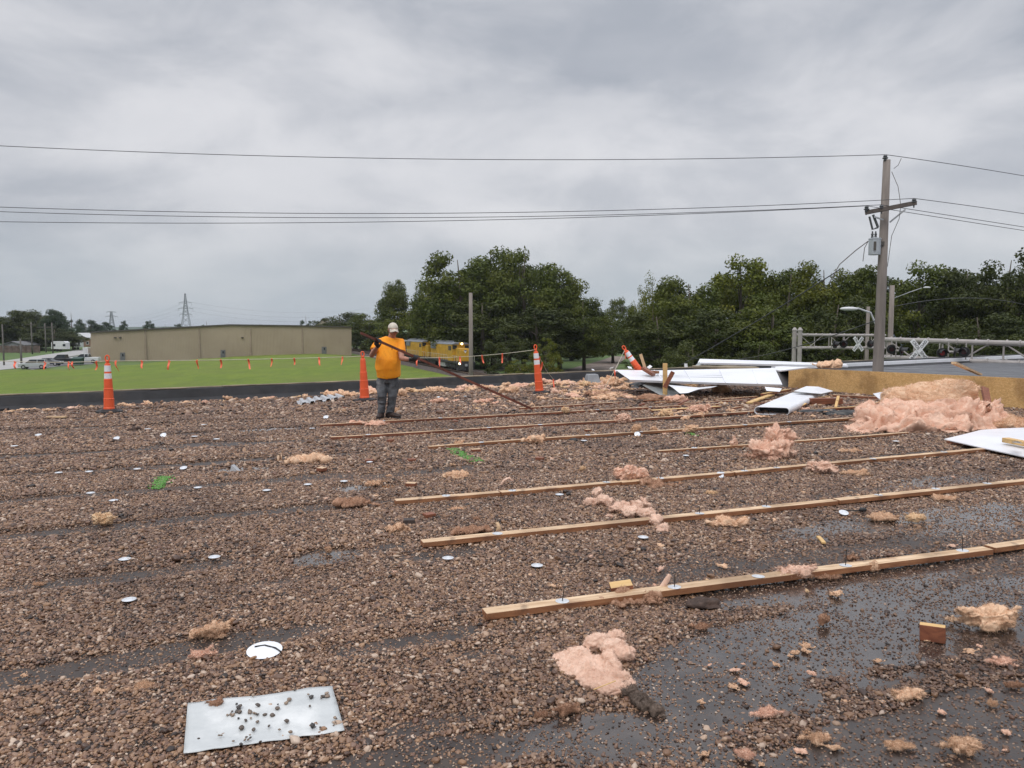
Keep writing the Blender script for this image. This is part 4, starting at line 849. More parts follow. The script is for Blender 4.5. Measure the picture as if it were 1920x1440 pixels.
# ============================================================ LOCOMOTIVES
YEL = M('loco_yellow', (.50,.28,.02), .5, .15, 1.5, .05, dirt=(.16,.09,.035), dirtamt=.6); LGR = M('loco_grey', (.16,.17,.19), .6, .15, 1.5, .05); LBK = M('loco_black', (.03,.03,.032), .7, .2, 2, .1); SILV = M('loco_silver', (.35,.36,.37), .5, .1, 2, .1)
RED = M('loco_red', (.3,.03,.02), .5, .1, 2, 0)
def emis(name, c, s):
    t = NT(name); t.set(Base_Color=c, Roughness=.3); t.b.inputs['Emission Color'].default_value = (*c, 1); t.b.inputs['Emission Strength'].default_value = s; return t.m
LIT = emis('headlight_glow', (1, .88, .5), 5)
def loco(p, rz, label, lit):
    e = empty('locomotive', p, rz, label, 'locomotive', 'yellow locomotives coupled together'); B_ = 1.25
    mb = MB(); mb.box((-10.3, 0, B_+.1), (20.8, 3.0, .28)); mb.box((-10.3, 0, B_-.12), (20.2, 2.6, .2)); mb.build('frame', LBK, e)
    mb = MB(); mb.box((-1.6, 0, 2.45), (2.4, 1.75, 2.1)); mb.prism([(-.4, -.87, 1.5), (-.4, .87, 1.5), (-.4, .87, 3.3), (-.4, -.87, 3.3)], (.25, 0, 0)); mb.build('nose', YEL, e, bevel=.08)
    mb = MB(); mb.box((-4.1, 0, 2.75), (2.7, 2.85, 2.7)); mb.build('cab', YEL, e, bevel=.05)
    mb = MB(); mb.prism([(-2.6, -1.5, 4.1), (-2.6, -.9, 4.38), (-2.6, .9, 4.38), (-2.6, 1.5, 4.1)], (-3.1, 0, 0)); mb.build('cab_roof', LGR, e)
    for y in (-1.0, 1.0): mb = MB(); mb.box((-2.73, y, 3.65), (.06, .7, .6)); mb.build('windshield', GL, e)
    for y in (-1.44, 1.44): mb = MB(); mb.box((-4.1, y, 3.5), (1.7, .06, .7)); mb.build('side_window', GL, e)
    mb = MB(); mb.box((-12.5, 0, 2.7), (13.4, 1.85, 2.6)); mb.build('long_hood', YEL, e)
    mb = MB()
    for k in range(16): 
        for s in (-1, 1): mb.box((-6.6-k*.78, s*.94, 2.55), (.62, .05, 2.0))
    mb.build('hood_doors', YEL, e)
    mb = MB(); mb.prism([(-5.7, -.98, 4.02), (-5.7, -.6, 4.35), (-5.7, .6, 4.35), (-5.7, .98, 4.02)], (-13.6, 0, 0))
    for k in range(3): mb.tube([(-15-k*1.5, 0, 4.3), (-15-k*1.5, 0, 4.55)], .6, 14)
    mb.box((-9.5, 0, 4.45), (2.2, .9, .25)); mb.box((-17, 0, 3.6), (3.2, 2.3, .9)); mb.build('hood_roof', LGR, e)
    mb = MB(); mb.box((-5.6, 0, 3.0), (.3, 2.0, 2.2)); mb.build('red_panel', RED, e)
    mb = MB(); mb.box((-10.3, 0, .75), (4.6, 2.5, .85)); mb.build('fuel_tank', SILV, e, bevel=.12)
    for x in (-3.6, -17.0):
        mb = MB(); mb.box((x, 1.05, .72), (3.9, .22, .5)); mb.box((x, -1.05, .72), (3.9, .22, .5)); mb.box((x, 0, .75), (3.2, 1.6, .4)); tk = mb.build('bogie', LBK, e)
        for dx in (-1.5, 0, 1.5): mb = MB(); mb.tube([(x+dx, -.85, .52), (x+dx, .85, .52)], .5, 16); mb.build('wheelset', LBK, tk)
    mb = MB(); mb.prism([(-.1, -1.45, .25), (.12, -1.3, .15), (.3, 0, .12), (.12, 1.3, .15), (-.1, 1.45, .25)], (0, 0, .75)); mb.box((.05, 0, 1.15), (.3, 2.9, .5)); mb.build('snowplow', LBK, e)
    mb = MB(); mb.box((.3, 0, .95), (.6, .3, .35)); mb.build('coupler', SILV, e)
    mb = MB()
    for s in (-1, 1):
        mb.tube([(.1, s*1.4, 2.35), (-2.8, s*1.42, 2.35)], .025, 5); mb.tube([(-5.6, s*1.45, 2.35), (-20, s*1.45, 2.35)], .025, 5)
        for k in range(13): x = -5.8-k*1.18; mb.tube([(x, s*1.45, 1.35), (x, s*1.45, 2.35)], .025, 5)
        for x in (.1, -1.4): mb.tube([(x, s*1.4, 1.35), (x, s*1.4, 2.35)], .03, 5)
    mb.build('handrail', M('rail_white', (.5,.48,.42), .5, .1, 2, 0), e)
    for y in (-1.0, 1.0): mb = MB(); mb.tube([(.22, y, 1.2), (.3, y, 1.2)], .17 if y < 0 else .12, 14); mb.build('ditch_light', LIT if (lit and y < 0) else M('lamp_glass', (.7,.7,.7)), e)
    mb = MB(); mb.tube([(-2.6, .12, 4.18), (-2.45, .12, 4.18)], .16, 12); mb.build('headlight', LIT if lit else M('lamp_glass', (.7,.7,.7)), e)
    mb = MB(); mb.box((-2.6, 0, 4.18), (.12, .7, .42)); mb.build('light_box', YEL, e)
    mb = MB(); x = -.13; z = 3.05
    mb.prism([(x, -.2, z+.18), (x, -.22, z+.05), (x, 0, z-.28), (x, .22, z+.05), (x, .2, z+.18), (x, 0, z+.22)], (.02, 0, 0)); em = mb.build('nose_emblem', SIGNW, e)
    mb = MB(); mb.prism([(x+.021, -.19, z+.17), (x+.021, -.2, z+.06), (x+.021, .2, z+.06), (x+.021, .19, z+.17), (x+.021, 0, z+.2)], (.01, 0, 0)); mb.build('emblem_band', M('emblem_blue', (.03,.05,.2), .5, .05, 1, 0), em)
    mb = MB(); mb.prism([(x+.3, -.0, 0)]*3, (0,0,.01)) if 0 else None
    return e
rzL = math.atan2(-.944, .33)
Lp = T0+Vector((0,0,.62)); loco(Lp, rzL, 'leading yellow locomotive with its lamps lit', True)
e2_ = loco(Lp+TD*21.6, rzL, 'second yellow locomotive coupled behind the leading one', False)
e3_ = empty('freight_car', Lp+TD*44, rzL, 'dark railcar behind the two yellow locomotives', 'railcar'); mb = MB(); mb.box((-8, 0, 2.4), (16, 2.9, 2.9)); mb.build('body', LBK, e3_); mb = MB(); mb.box((-8, 0, 3.95), (16.2, 3.0, .2)); mb.build('roof', SILV, e3_)
for x in (-2.5, -13.5): mb = MB(); mb.box((x, 0, .7), (2.4, 2.2, .5)); mb.build('bogie', LBK, e3_)
# ============================================================ PYLONS
def pylon(px, pytop, Y, label, arms, sc_=1.0, th=.35):
    t_ = D(px, pytop, Y); e = empty('power_pylon', (t_.x, Y, GZ), R(12), label, 'pylon', 'lattice power pylons'); H_ = t_.z-GZ; mb = MB()
    wd = lambda z: (H_*.13)*(1-z/H_)**1.3*.9+.5*sc_
    zs_ = [0]; 
    while zs_[-1] < H_*.97: zs_.append(min(H_, zs_[-1]+max(1.6, wd(zs_[-1])*1.5)))
    for z0, z1 in zip(zs_[:-1], zs_[1:]):
        for k in range(4):
            c0 = [(wd(z0)*sx, wd(z0)*sy, z0) for sx, sy in ((-1,-1),(1,-1),(1,1),(-1,1))]; c1 = [(wd(z1)*sx, wd(z1)*sy, z1) for sx, sy in ((-1,-1),(1,-1),(1,1),(-1,1))]
            mb.bar(c0[k], c1[k], th, th, up=(1,.3,0)); mb.bar(c0[k], c1[(k+1) % 4], th*.55, th*.55, up=(1,.3,0)); mb.bar(c0[(k+1) % 4], c1[k], th*.55, th*.55, up=(1,.3,0))
    mb.build('lattice', M('pylon_steel', (.2,.22,.24), .6, .1, 1, 0), e)
    for f_, L_ in arms:
        mb = MB(); z = H_*f_
        for s in (-1, 1): mb.bar((0, 0, z), (s*L_, 0, z), th*.8, th*.8); mb.bar((0, 0, z+1.6), (s*L_, 0, z), th*.6, th*.6); mb.bar((s*L_, 0, z), (s*L_, 0, z-1.8), th*.6, th*.6, up=(1,0,0))
        mb.build('crossarm', M('pylon_steel', (.2,.22,.24)), e)
    return e
pylon(347, 550, 560, 'tall lattice power pylon rising behind the warehouse roof', ((.79, 4.2), (.66, 5), (.53, 4.2)), .7, .24)
pylon(208.5, 583, 1250, 'faint distant lattice power pylon left of the tall one', ((.95, 7), (.75, 9)), 2.0, .7)
GF = 'faint far lines between the pylons'
for k, (ya, yb) in enumerate(((565, 588), (574, 592), (582, 596))): wire('power_line', D(350, ya, 560), D(206, yb, 1250), 9, .035, 'hair-thin far line hanging between the two power pylons', group=GF)
for k, ya in enumerate((565, 574, 582)): wire('power_line', D(350, ya, 560), D(700, ya+12, 640), 6, .035, 'hair-thin far line running right from the tall power pylon', group='faint far lines right of the tall pylon')
# ============================================================ LUMBER STRIPS
def wood_mat(name, a, b, kn, rough=.6):
    t = NT(name); v = t.stretch((.7, 12, 12)); n = t.noise(2.2, 6, .65, v, 1.5); n2 = t.noise(3.0, 3, .5); n3 = t.noise(.9, 4, .6)
    c = t.mix(t.rng(n, .3, .7), a, b); c = t.mix(t.math('MULTIPLY', t.rng(n2, .62, .75), .6), c, kn); c = t.mix(t.math('MULTIPLY', t.rng(n3, .45, .62), .7), c, mul(a, .6)); n4 = t.noise(7, 5, .7); c = t.mix(t.math('MULTIPLY', t.rng(n4, .58, .7), .5), c, (.10,.055,.035))
    t.set(Base_Color=c, Roughness=rough); t.bump(n, .25, .004); return t.m
WTOP = wood_mat('wood_face', (.46,.29,.16), (.78,.58,.38), (.22,.10,.05)); WSIDE = wood_mat('wood_wet_shaded_edge', (.20,.075,.035), (.40,.19,.09), (.10,.04,.025), .5)  # tops bleached; sides wet, with the weaker sky light also put into their colour
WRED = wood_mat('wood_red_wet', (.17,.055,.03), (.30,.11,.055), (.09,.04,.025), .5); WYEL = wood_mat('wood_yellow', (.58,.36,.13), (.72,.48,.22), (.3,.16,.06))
PLATE = M('plate_metal', (.66,.68,.71), .28, .08, 12, .1, .002, 30, metal=.35); SCREW = M('screw_black', (.02,.02,.02), .4, .1, 5, 0)
bev = .003
def lumber(a, b, wd, th, label, name='lumber_strip', group=None, mats=None, plates=(), tilt=0.0):
    a = Vector(a); b = Vector(b); d = b-a; L_ = d.length; x = d/L_; y = Vector((0,0,1)).cross(x).normalized(); z = x.cross(y); m = Matrix((x, y, z)).transposed()
    e = bpy.data.objects.new(name, None); C.objects.link(e)
    o = None; mb = MB(); n = max(2, int(L_/.35)); vs = []; rs_ = random.Random(int(abs(a.x*97+a.y*31)*10))
    bow = rs_.uniform(-.03, .03)
    for i in range(n+1):
        u = i/n; s_ = bow*4*u*(1-u)*min(1, L_/3); q = (u*L_, s_, 0); j = rs_.uniform(-.0015, .0015)
        for (yy, zz) in ((-wd/2, 0), (wd/2, 0), (wd/2, th), (-wd/2, th)): vs.append((q[0], q[1]+yy+j, zz))
    fs = []; mi = []
    for i in range(n):
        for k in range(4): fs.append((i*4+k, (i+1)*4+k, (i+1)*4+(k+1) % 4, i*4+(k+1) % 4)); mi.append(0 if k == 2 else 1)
    fs += [(0,1,2,3), (n*4+3, n*4+2, n*4+1, n*4)]; mi += [1, 1]
    for f, k in zip(fs, mi): pass
    mb.v = vs; mb.f = fs; mb.mi = mi
    bpy.data.objects.remove(e)
    root = empty(name, a, 0, label, 'lumber', group) if plates else None
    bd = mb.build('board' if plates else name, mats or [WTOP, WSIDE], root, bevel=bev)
    M4 = m.to_4x4()
    if plates:
        root.matrix_world = Matrix.Translation(a) @ M4
        for k, q in enumerate(plates):
            p = Vector((q, rs_.uniform(-.006, .006), th+.001)); pb = MB(); pb.lathe([(.0395, 0), (.0395, .0015), (.033, .003), (.026, .0022), (.018, .0035), (.008, .0015)], (0,0,0), 20); po = pb.build('fastener_plate', PLATE, root, smooth=False); po.location = p; po.rotation_euler = (rs_.uniform(-.05, .05), rs_.uniform(-.05, .05), 0)
            if rs_.random() < .85:
                hh = rs_.uniform(.05, .11); sb = MB(); tl = (rs_.uniform(-.12, .12)*hh, rs_.uniform(-.12, .12)*hh, hh); sb.tube([(0,0,0), tl], .0028, 6); sb.tube([tl, (tl[0], tl[1], hh+.003)], .006, 8); sb.build('screw', SCREW, po)
        return root
    bd.matrix_world = Matrix.Translation(a) @ M4; tag(bd, label, 'lumber', group); return bd
def row(pa, pb_, label, plates_px=(), wd=.089, th=.038, z=.022, joints=(), group='long lumber strips screwed over the roof seams', mats=None):
    """one board from pixel a to pixel b of the photo, laid on the gravel"""
    a = G(*pa, z); b = G(*pb_, z); L_ = (b-a).length
    pl = []
    for px, py in plates_px:
        q = G(px, py, z+.038); u = (q-a).dot((b-a).normalized())
        if .05 < u < L_-.05: pl.append(u)
    return lumber(a, b, wd, th, label, plates=pl, group=group, mats=mats)
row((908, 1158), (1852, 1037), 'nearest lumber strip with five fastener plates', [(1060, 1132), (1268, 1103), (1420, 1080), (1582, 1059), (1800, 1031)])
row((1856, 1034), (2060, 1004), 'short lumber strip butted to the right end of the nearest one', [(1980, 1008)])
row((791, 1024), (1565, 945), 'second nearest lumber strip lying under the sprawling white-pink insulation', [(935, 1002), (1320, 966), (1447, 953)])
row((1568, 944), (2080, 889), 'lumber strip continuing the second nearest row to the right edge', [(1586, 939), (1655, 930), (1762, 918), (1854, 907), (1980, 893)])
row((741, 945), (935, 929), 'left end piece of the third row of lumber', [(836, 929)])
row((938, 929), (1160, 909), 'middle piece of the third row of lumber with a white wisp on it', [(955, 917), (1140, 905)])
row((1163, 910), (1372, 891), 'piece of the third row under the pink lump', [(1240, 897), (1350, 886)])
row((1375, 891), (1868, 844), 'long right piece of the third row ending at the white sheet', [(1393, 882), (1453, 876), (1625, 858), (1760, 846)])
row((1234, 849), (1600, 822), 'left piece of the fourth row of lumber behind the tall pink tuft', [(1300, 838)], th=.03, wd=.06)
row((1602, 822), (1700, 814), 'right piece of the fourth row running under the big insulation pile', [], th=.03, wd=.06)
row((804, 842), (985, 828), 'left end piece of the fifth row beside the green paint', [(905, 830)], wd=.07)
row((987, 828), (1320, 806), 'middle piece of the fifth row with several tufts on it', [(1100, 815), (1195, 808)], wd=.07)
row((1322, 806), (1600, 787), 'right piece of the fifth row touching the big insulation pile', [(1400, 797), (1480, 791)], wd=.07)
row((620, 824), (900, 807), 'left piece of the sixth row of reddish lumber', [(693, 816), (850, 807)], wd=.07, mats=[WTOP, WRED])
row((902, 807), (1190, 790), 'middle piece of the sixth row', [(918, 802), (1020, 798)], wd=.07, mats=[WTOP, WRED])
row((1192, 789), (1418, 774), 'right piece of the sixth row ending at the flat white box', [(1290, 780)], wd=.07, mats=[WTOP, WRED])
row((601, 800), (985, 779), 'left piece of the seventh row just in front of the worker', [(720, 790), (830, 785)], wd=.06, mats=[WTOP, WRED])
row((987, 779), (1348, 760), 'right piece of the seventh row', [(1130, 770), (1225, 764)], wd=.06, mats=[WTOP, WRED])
row((974, 768), (1160, 757), 'short piece lying at the foot of the long steel bar', [], wd=.07, mats=[WTOP, WRED])
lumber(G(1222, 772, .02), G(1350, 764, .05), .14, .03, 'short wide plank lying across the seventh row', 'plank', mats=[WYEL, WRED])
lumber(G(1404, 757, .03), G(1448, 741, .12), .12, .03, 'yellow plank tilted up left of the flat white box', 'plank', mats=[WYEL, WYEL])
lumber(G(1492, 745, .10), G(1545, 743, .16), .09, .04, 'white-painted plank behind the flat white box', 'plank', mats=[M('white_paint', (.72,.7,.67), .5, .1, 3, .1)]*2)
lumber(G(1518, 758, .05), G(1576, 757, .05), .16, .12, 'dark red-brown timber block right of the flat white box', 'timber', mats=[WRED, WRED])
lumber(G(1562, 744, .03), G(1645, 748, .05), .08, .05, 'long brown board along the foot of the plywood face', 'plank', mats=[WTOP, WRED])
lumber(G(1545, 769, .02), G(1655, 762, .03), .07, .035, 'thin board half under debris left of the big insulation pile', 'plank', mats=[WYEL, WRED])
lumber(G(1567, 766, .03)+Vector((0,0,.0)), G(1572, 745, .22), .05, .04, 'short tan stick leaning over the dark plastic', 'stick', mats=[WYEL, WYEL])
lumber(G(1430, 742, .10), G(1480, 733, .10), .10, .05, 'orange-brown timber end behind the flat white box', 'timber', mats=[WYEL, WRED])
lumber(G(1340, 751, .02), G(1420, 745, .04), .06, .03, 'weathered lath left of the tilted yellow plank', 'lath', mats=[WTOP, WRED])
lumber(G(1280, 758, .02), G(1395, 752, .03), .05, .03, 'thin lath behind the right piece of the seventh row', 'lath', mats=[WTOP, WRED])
# upright posts in the wreck
def stick3(a, b, wd, th, label, mats, name='post', up=(0,-1,0)):
    a = Vector(a); b = Vector(b); mb = MB(); mb.bar(a, b, wd, th, up=up); o = mb.build(name, mats, bevel=.004); rebase(o); return tag(o, label, 'lumber')
stick3(D(1247, 748, 17.25), D(1247, 681, 17.25), .10, .04, 'yellow upright stud standing in front of the long white panel', WYEL)
stick3(D(1246, 727, 17.1), D(1262, 697, 17.1), .09, .045, 'short brown block leaning across the upright stud', WRED, 'timber_block')
stick3(D(1201, 664, 18.4), D(1211, 695, 18.4), .07, .035, 'pale stick propped beside the fallen striped cone', M('pale_wood', (.55,.38,.22)))
stick3(D(1205, 690, 18.2), D(1226, 703, 18.0), .14, .07, 'brown broken board lying on the long white panel', WRED, 'broken_board', up=(0,0,1))
stick3(D(1212, 697, 18.25), D(1236, 698, 18.2), .12, .06, 'second brown board end on the long white panel', WSIDE, 'broken_board', up=(0,0,1))
stick3(D(1853, 763, 13.6), D(1846, 727, 13.9), .13, .05, 'dark brown stub leaning against the plywood face', WRED)
stick3(D(1300, 688, 20.4), D(1420, 690, 20.2), .5, .06, 'tan plywood strip under the white coping at the roof edge', M('edge_wood', (.27,.22,.15)), 'plywood_strip', up=(0,0,1))
# wood and brick-like offcuts on the gravel
OFF = [(603, 884, .09, 'tan', 'dark-sided offcut with a pale top left of the rusty ones'), (693, 868, .09, 'red', 'red-brown offcut below the left end of the sixth row'), (772, 867, .09, 'red', 'small red-brown offcut left of the green paint'),
 (771, 913, .10, 'tan', 'offcut with an orange top above the third row'), (892, 848, .12, 'tan', 'flat tan offcut by the green paint under the fifth row'), (1012, 864, .09, 'red', 'low red offcut below the middle of the fifth row'),
 (767, 983, .09, 'dark', 'nearly black offcut left of the second nearest row'), (805, 972, .09, 'red', 'brick-red offcut above the left end of the second nearest row'), (1040, 815, .07, 'dark', 'tiny dark offcut above the fifth row'),
 (1102, 810, .09, 'tan', 'tan offcut lying beyond the middle of the fifth row'), (732, 830, .08, 'red', 'thin red offcut below the sixth row'), (853, 793, .08, 'red', 'red offcut between the sixth and seventh rows'),
 (617, 764, .08, 'dark', 'dark chip in front of the corrugated sheet'), (646, 767, .07, 'red', 'red chip left of the worker'), (1063, 751, .16, 'tan', 'tan board scrap in front of the leaning striped cone'),
 (1120, 758, .16, 'tan', 'white-tan board scrap lying against the short piece at the foot of the bar'), (1748, 1200, .13, 'red', 'brown wood block standing in the big puddle')]
OM = {'tan': [WTOP, WRED], 'red': [WRED, WRED], 'dark': [M('wood_dark', (.05,.035,.03), .6, .3, 6, .2)]*2}
for k, (px, py, s, kd, lb) in enumerate(OFF):
    p = G(px, py, .01); q = G(px+2, py, .01); a = (k*1.7) % 1.2-.5; d = Vector((math.cos(a), math.sin(a), 0))*s/2
    if px == 1748: d = Vector((.05, -.03, 0)); mb = MB(); mb.bar(p-d+Vector((0,0,.035)), p+d+Vector((0,0,.04)), .045, .085); o = mb.build('wood_block', [WYEL, WRED], bevel=.004); o.data.polygons[1].material_index = 0; rebase(o)
    else: mb = MB(); mb.bar(p-d+Vector((0,0,.025)), p+d+Vector((0,0,.025)), .075, .038); o = mb.build('wood_offcut', OM[kd], bevel=.003); rebase(o)
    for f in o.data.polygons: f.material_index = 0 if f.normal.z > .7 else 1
    tag(o, lb, 'wood offcut', 'wood offcuts scattered on the gravel')
o = lumber(G(1145, 1108, .03), G(1186, 1102, .05), .11, .035, 'orange offcut lying behind the nearest lumber strip', 'wood_offcut', mats=[WYEL, WRED])
# ============================================================ LOOSE PLATES
def disc(px, py, r, label, tilt=(0, 0), name='fastener_plate', slot=False):
    p = G(px, py, .036 if py > 900 else .042); mb = MB(); mb.lathe([(r, 0), (r, .002), (r*.85, .004), (r*.6, .003), (r*.42, .0055), (r*.12, .002)], (0,0,0), 24); o = mb.build(name, PLATE if r < .07 else WHT); o.location = p; o.rotation_euler = (tilt[0], tilt[1], 0); return tag(o, label, 'metal plate', 'round plates lying on the gravel')
DS = [(234, 1048, 'plate on bare gravel left of the big pale insulation-free area, alone near the left edge', 0), (402, 1044, 'plate left of the small dark puddle', 0), (242, 1124, 'plate nearest to the lower left seam above the orange scraps', 0), (840, 1046, 'plate below the left end of the second nearest row', 0), (1007, 1060, 'plate in the open gravel between the nearest two rows', 0),
 (1206, 1007, 'plate just below the sprawling white-pink insulation', 0), (1049, 927, 'plate below the middle piece of the third row', 0), (257, 879, 'larger plate left of the long water-filled seam', 0), (344, 877, 'plate at the right end of the long water-filled seam', .3), (167, 884, 'plate beside the seam left of two others', 0),
 (110, 886, 'plate farthest left on the seam with three plates', 0), (371, 914, 'plate right of the small green paint mark', 0), (500, 919, 'plate below the flat orange fluff', 0), (577, 908, 'plate near the pale-topped offcut', 0), (645, 902, 'plate between the two middle puddles', 0), (170, 924, 'plate above the yellow tuft', 0), (213, 938, 'thin plate just above the yellow tuft', 0),
 (218, 822, 'upright-tilted plate in the upper left gravel', .5), (306, 816, 'plate tilted on edge in the upper left gravel', .7), (365, 818, 'plate right of the two tilted ones', 0), (406, 823, 'plate farthest right of the upper left group', 0), (72, 815, 'plate in the far left gravel above the seam', .2), (27, 836, 'plate at the far left edge', 0), (277, 804, 'plate right of the brown clod', 0), (382, 796, 'plate behind the upper left group', 0),
 (611, 782, 'plate standing up left of the worker', .6), (585, 803, 'plate at the left end of the seventh row', 0), (693, 866, 'plate hidden behind the red-brown offcut', 0), (1195, 814, 'plate leaning on the fifth row', .8), (1350, 891, 'plate leaning on the third row', .8), (1095, 826, 'plate below the middle piece of the fifth row', 0),
 (872, 743, 'plate in the far scrap area behind the steel bar', 0), (822, 745, 'plate right of the worker in the far scraps', .4), (826, 771, 'plate behind the seventh row', 0), (1286, 854, 'plate under the left piece of the fourth row', 0), (1680, 742+85, 'plate below the big insulation pile', 0), (1582, 961, 'large plate lying beside the black plastic clip', .35)]
for px, py, lb, tl in DS: disc(px, py, .0395 if py > 850 else .045, lb, (tl, 0))
disc(1582, 961, .05, 'ring-marked plate beside the black plastic clip', (.3, 0)) if 0 else None
o = disc(496, 1219, .084, 'large round white disc with a dark tear across it', (.1, .03), 'membrane_disc'); 
mb = MB(); mb.tube([(-.055, .02, .006), (-.01, .035, .007), (.05, .012, .007), (.085, -.02, .006)], .004, 6); mb.build('tear', M('black_paint', (.015,.015,.016)), o)
mb = MB(); mb.ball((0,0,.02), (.035, .02, .02), 10); mb.bar((-.16, .02, .01), (0, 0, .012), .012, .008); o = mb.build('plastic_clip', BLKP); o.location = G(1618, 960, .02); tag(o, 'black plastic clip with a pale stem right of the third row plate', 'clip')
# ============================================================ WHITE MEMBRANE SHEET WITH STONES
t = NT('sheet_white'); n = t.noise(3, 5, .6); n2 = t.noise(14, 5, .7); c = t.mix(t.rng(n, .4, .65), (.50,.52,.52), (.69,.70,.69)); c = t.mix(t.math('MULTIPLY', t.rng(n2, .6, .75), .3), c, (.35,.34,.32)); t.set(Base_Color=c, Roughness=t.rng(n, .3, .7, .12, .4)); t.bump(n, .35, .02); SHW = t.m
cs = [G(344, 1412, .035), G(646, 1369, .03), G(623, 1286, .04), G(352, 1318, .035)]; base = cs[0].copy(); n = 22; vs = []
for j in range(n+1):
    for i in range(n+1):
        u, v = i/n, j/n; p = cs[0].lerp(cs[1], u).lerp(cs[3].lerp(cs[2], u), v); p = p+Vector((0, 0, .006*noise.noise(Vector((u*3, v*3, 1)))+.004*noise.noise(Vector((u*9, v*9, 4)))+.012*max(0, v-.8)*math.sin(u*9)))
        if v > .999: p = p+Vector((0, .006*noise.noise(Vector((u*14, 0, 0))), 0))
        vs.append(p-base)
mb = MB(); mb.add(vs, [(j*(n+1)+i, j*(n+1)+i+1, (j+1)*(n+1)+i+1, (j+1)*(n+1)+i) for j in range(n) for i in range(n)]); o = mb.build('membrane_sheet', SHW, smooth=True); o.location = base; s = o.modifiers.new('s', 'SOLIDIFY'); s.thickness = .002; tag(o, 'white rectangular sheet with stones scattered on it in the near left gravel', 'sheet')
rs = np.random.RandomState(3); q = []
for px, py, n_, sp_ in ((455, 1335, 16, 14), (480, 1350, 10, 22), (600, 1300, 9, 16), (430, 1380, 6, 26), (560, 1375, 8, 30), (520, 1320, 8, 40), (630, 1350, 4, 8), (470, 1385, 5, 10)):
    for k in range(n_): p = G(px+rs.normal(0, sp_), py+rs.normal(0, sp_*.45), .043); q.append((*p, rs.uniform(.0035, .0095)))
q = np.array(q); S = q[:, 3:4]*np.array([[1.25, 1, .7]]); tag(stones('loose_stones', q[:, :3], S, MATS.setdefault('pebble2', pebble_mat('pebble_on_sheet', [(0, (.03,.03,.03)), (.5, (.12,.09,.07)), (1, (.3,.22,.16))])), 5), kind='stuff')
# green marking paint: sprayed stones
GP_ = pebble_mat('pebble_green', [(0, (.07,.14,.03)), (.35, (.09,.26,.045)), (.75, (.11,.32,.05)), (1, (.15,.12,.08))], True)
def paint(px0, py0, px1, py1, n_, wdt, label, seed):
    rs = np.random.RandomState(seed); a = G(px0, py0); b = G(px1, py1); P = []
    for k in range(n_): u = rs.rand(); p = a.lerp(b, u)+Vector((rs.normal(0, wdt), rs.normal(0, wdt), 0)); h = float(gravel_h(np.array([p.x]), np.array([p.y]))[0]); P.append((p.x, p.y, max(h, 0)+.012, rs.uniform(.004, .010)))
    P = np.array(P); o = stones('paint_mark', P[:, :3], P[:, 3:4]*np.array([[1.3, 1, .6]]), GP_, seed); return tag(o, label, 'paint mark')
paint(296, 914, 308, 894, 420, .035, 'short bright green spray mark on the left gravel', 11)
paint(846, 843, 895, 866, 700, .045, 'longer green spray mark slanting below the fifth row', 12)
paint(1292, 812, 1310, 818, 60, .04, 'faint green spray mark between tufts in the fifth row', 13)
# ============================================================ SHEET METAL
def thick(name, pts, th, mat, label, cat='metal sheet', bevel=.003, sub=None):
    P = [Vector(p) for p in pts]; n_ = (P[1]-P[0]).cross(P[2]-P[0]).normalized(); mb = MB(); mb.prism(P, n_*th); o = mb.build(name, mat, bevel=bevel); rebase(o); return tag(o, label, cat)
def sheet3(name, rows, mat, label, th=.006, cat='metal sheet', parent=None):
    """rows of points -> a bent sheet"""
    n_ = len(rows[0]); mb = MB(); mb.add([p for r_ in rows for p in r_], [(j*n_+i, j*n_+i+1, (j+1)*n_+i+1, (j+1)*n_+i) for j in range(len(rows)-1) for i in range(n_-1)]); o = mb.build(name, mat, parent)
    s = o.modifiers.new('s', 'SOLIDIFY'); s.thickness = th
    if parent is None: rebase(o); tag(o, label, cat)
    return o
WHP = M('white_panel', (.80,.81,.85), .3, .06, 1.1, .35, .05, 1.3, dirt=(.62,.62,.64), dirtamt=.3)
WHITEP = M('white_metal', (.8,.81,.84))
# the long panel: folded lip at the front, face tilted to the viewer, rolled lip at the back
fr = [D(1181, 712, 17.6), D(1245, 714, 17.5), D(1360, 718, 17.4), D(1467, 721, 17.3)]
bk = [D(1152, 693.5, 19.0), D(1230, 694.5, 19.2), D(1345, 692, 19.4), D(1452, 690, 19.5)]
md1 = [a.lerp(b, .86)+Vector((0,0,.02)) for a, b in zip(fr, bk)]; md2 = [a.lerp(b, .90)+Vector((0,0,-.03)) for a, b in zip(fr, bk)]
lip = [p+Vector((0, .03, -.05)) for p in fr]
sheet3('roof_panel', [lip, fr, md1, md2, bk], WHP, 'long white metal panel lying tilted on the wreckage', .01)
pnl = bpy.data.objects['roof_panel']; po = Vector(pnl.location)
for f_ in (.22, .41, .63, .84):
    a_ = fr[0].lerp(fr[3], f_); b_ = bk[0].lerp(bk[3], f_+.015); mb = MB(); mb.bar(a_+Vector((0,0,.008))-po, a_.lerp(b_, .84)+Vector((0,0,.022))-po, .018, .014); mb.build('seam_rib', WHP, pnl)
for f_ in (.05, .5):
    mb = MB(); a_ = fr[1].lerp(bk[1], .3+f_*.3); b_ = fr[2].lerp(bk[2], .34+f_*.3); mb.bar(a_+Vector((0,0,.012))-po, b_+Vector((0,0,.012))-po, .05, .006); mb.build('trim_strip', M('dull_aluminium', (.38,.4,.4), .4, .2, 2, .1, .02, 3, metal=.5), pnl)
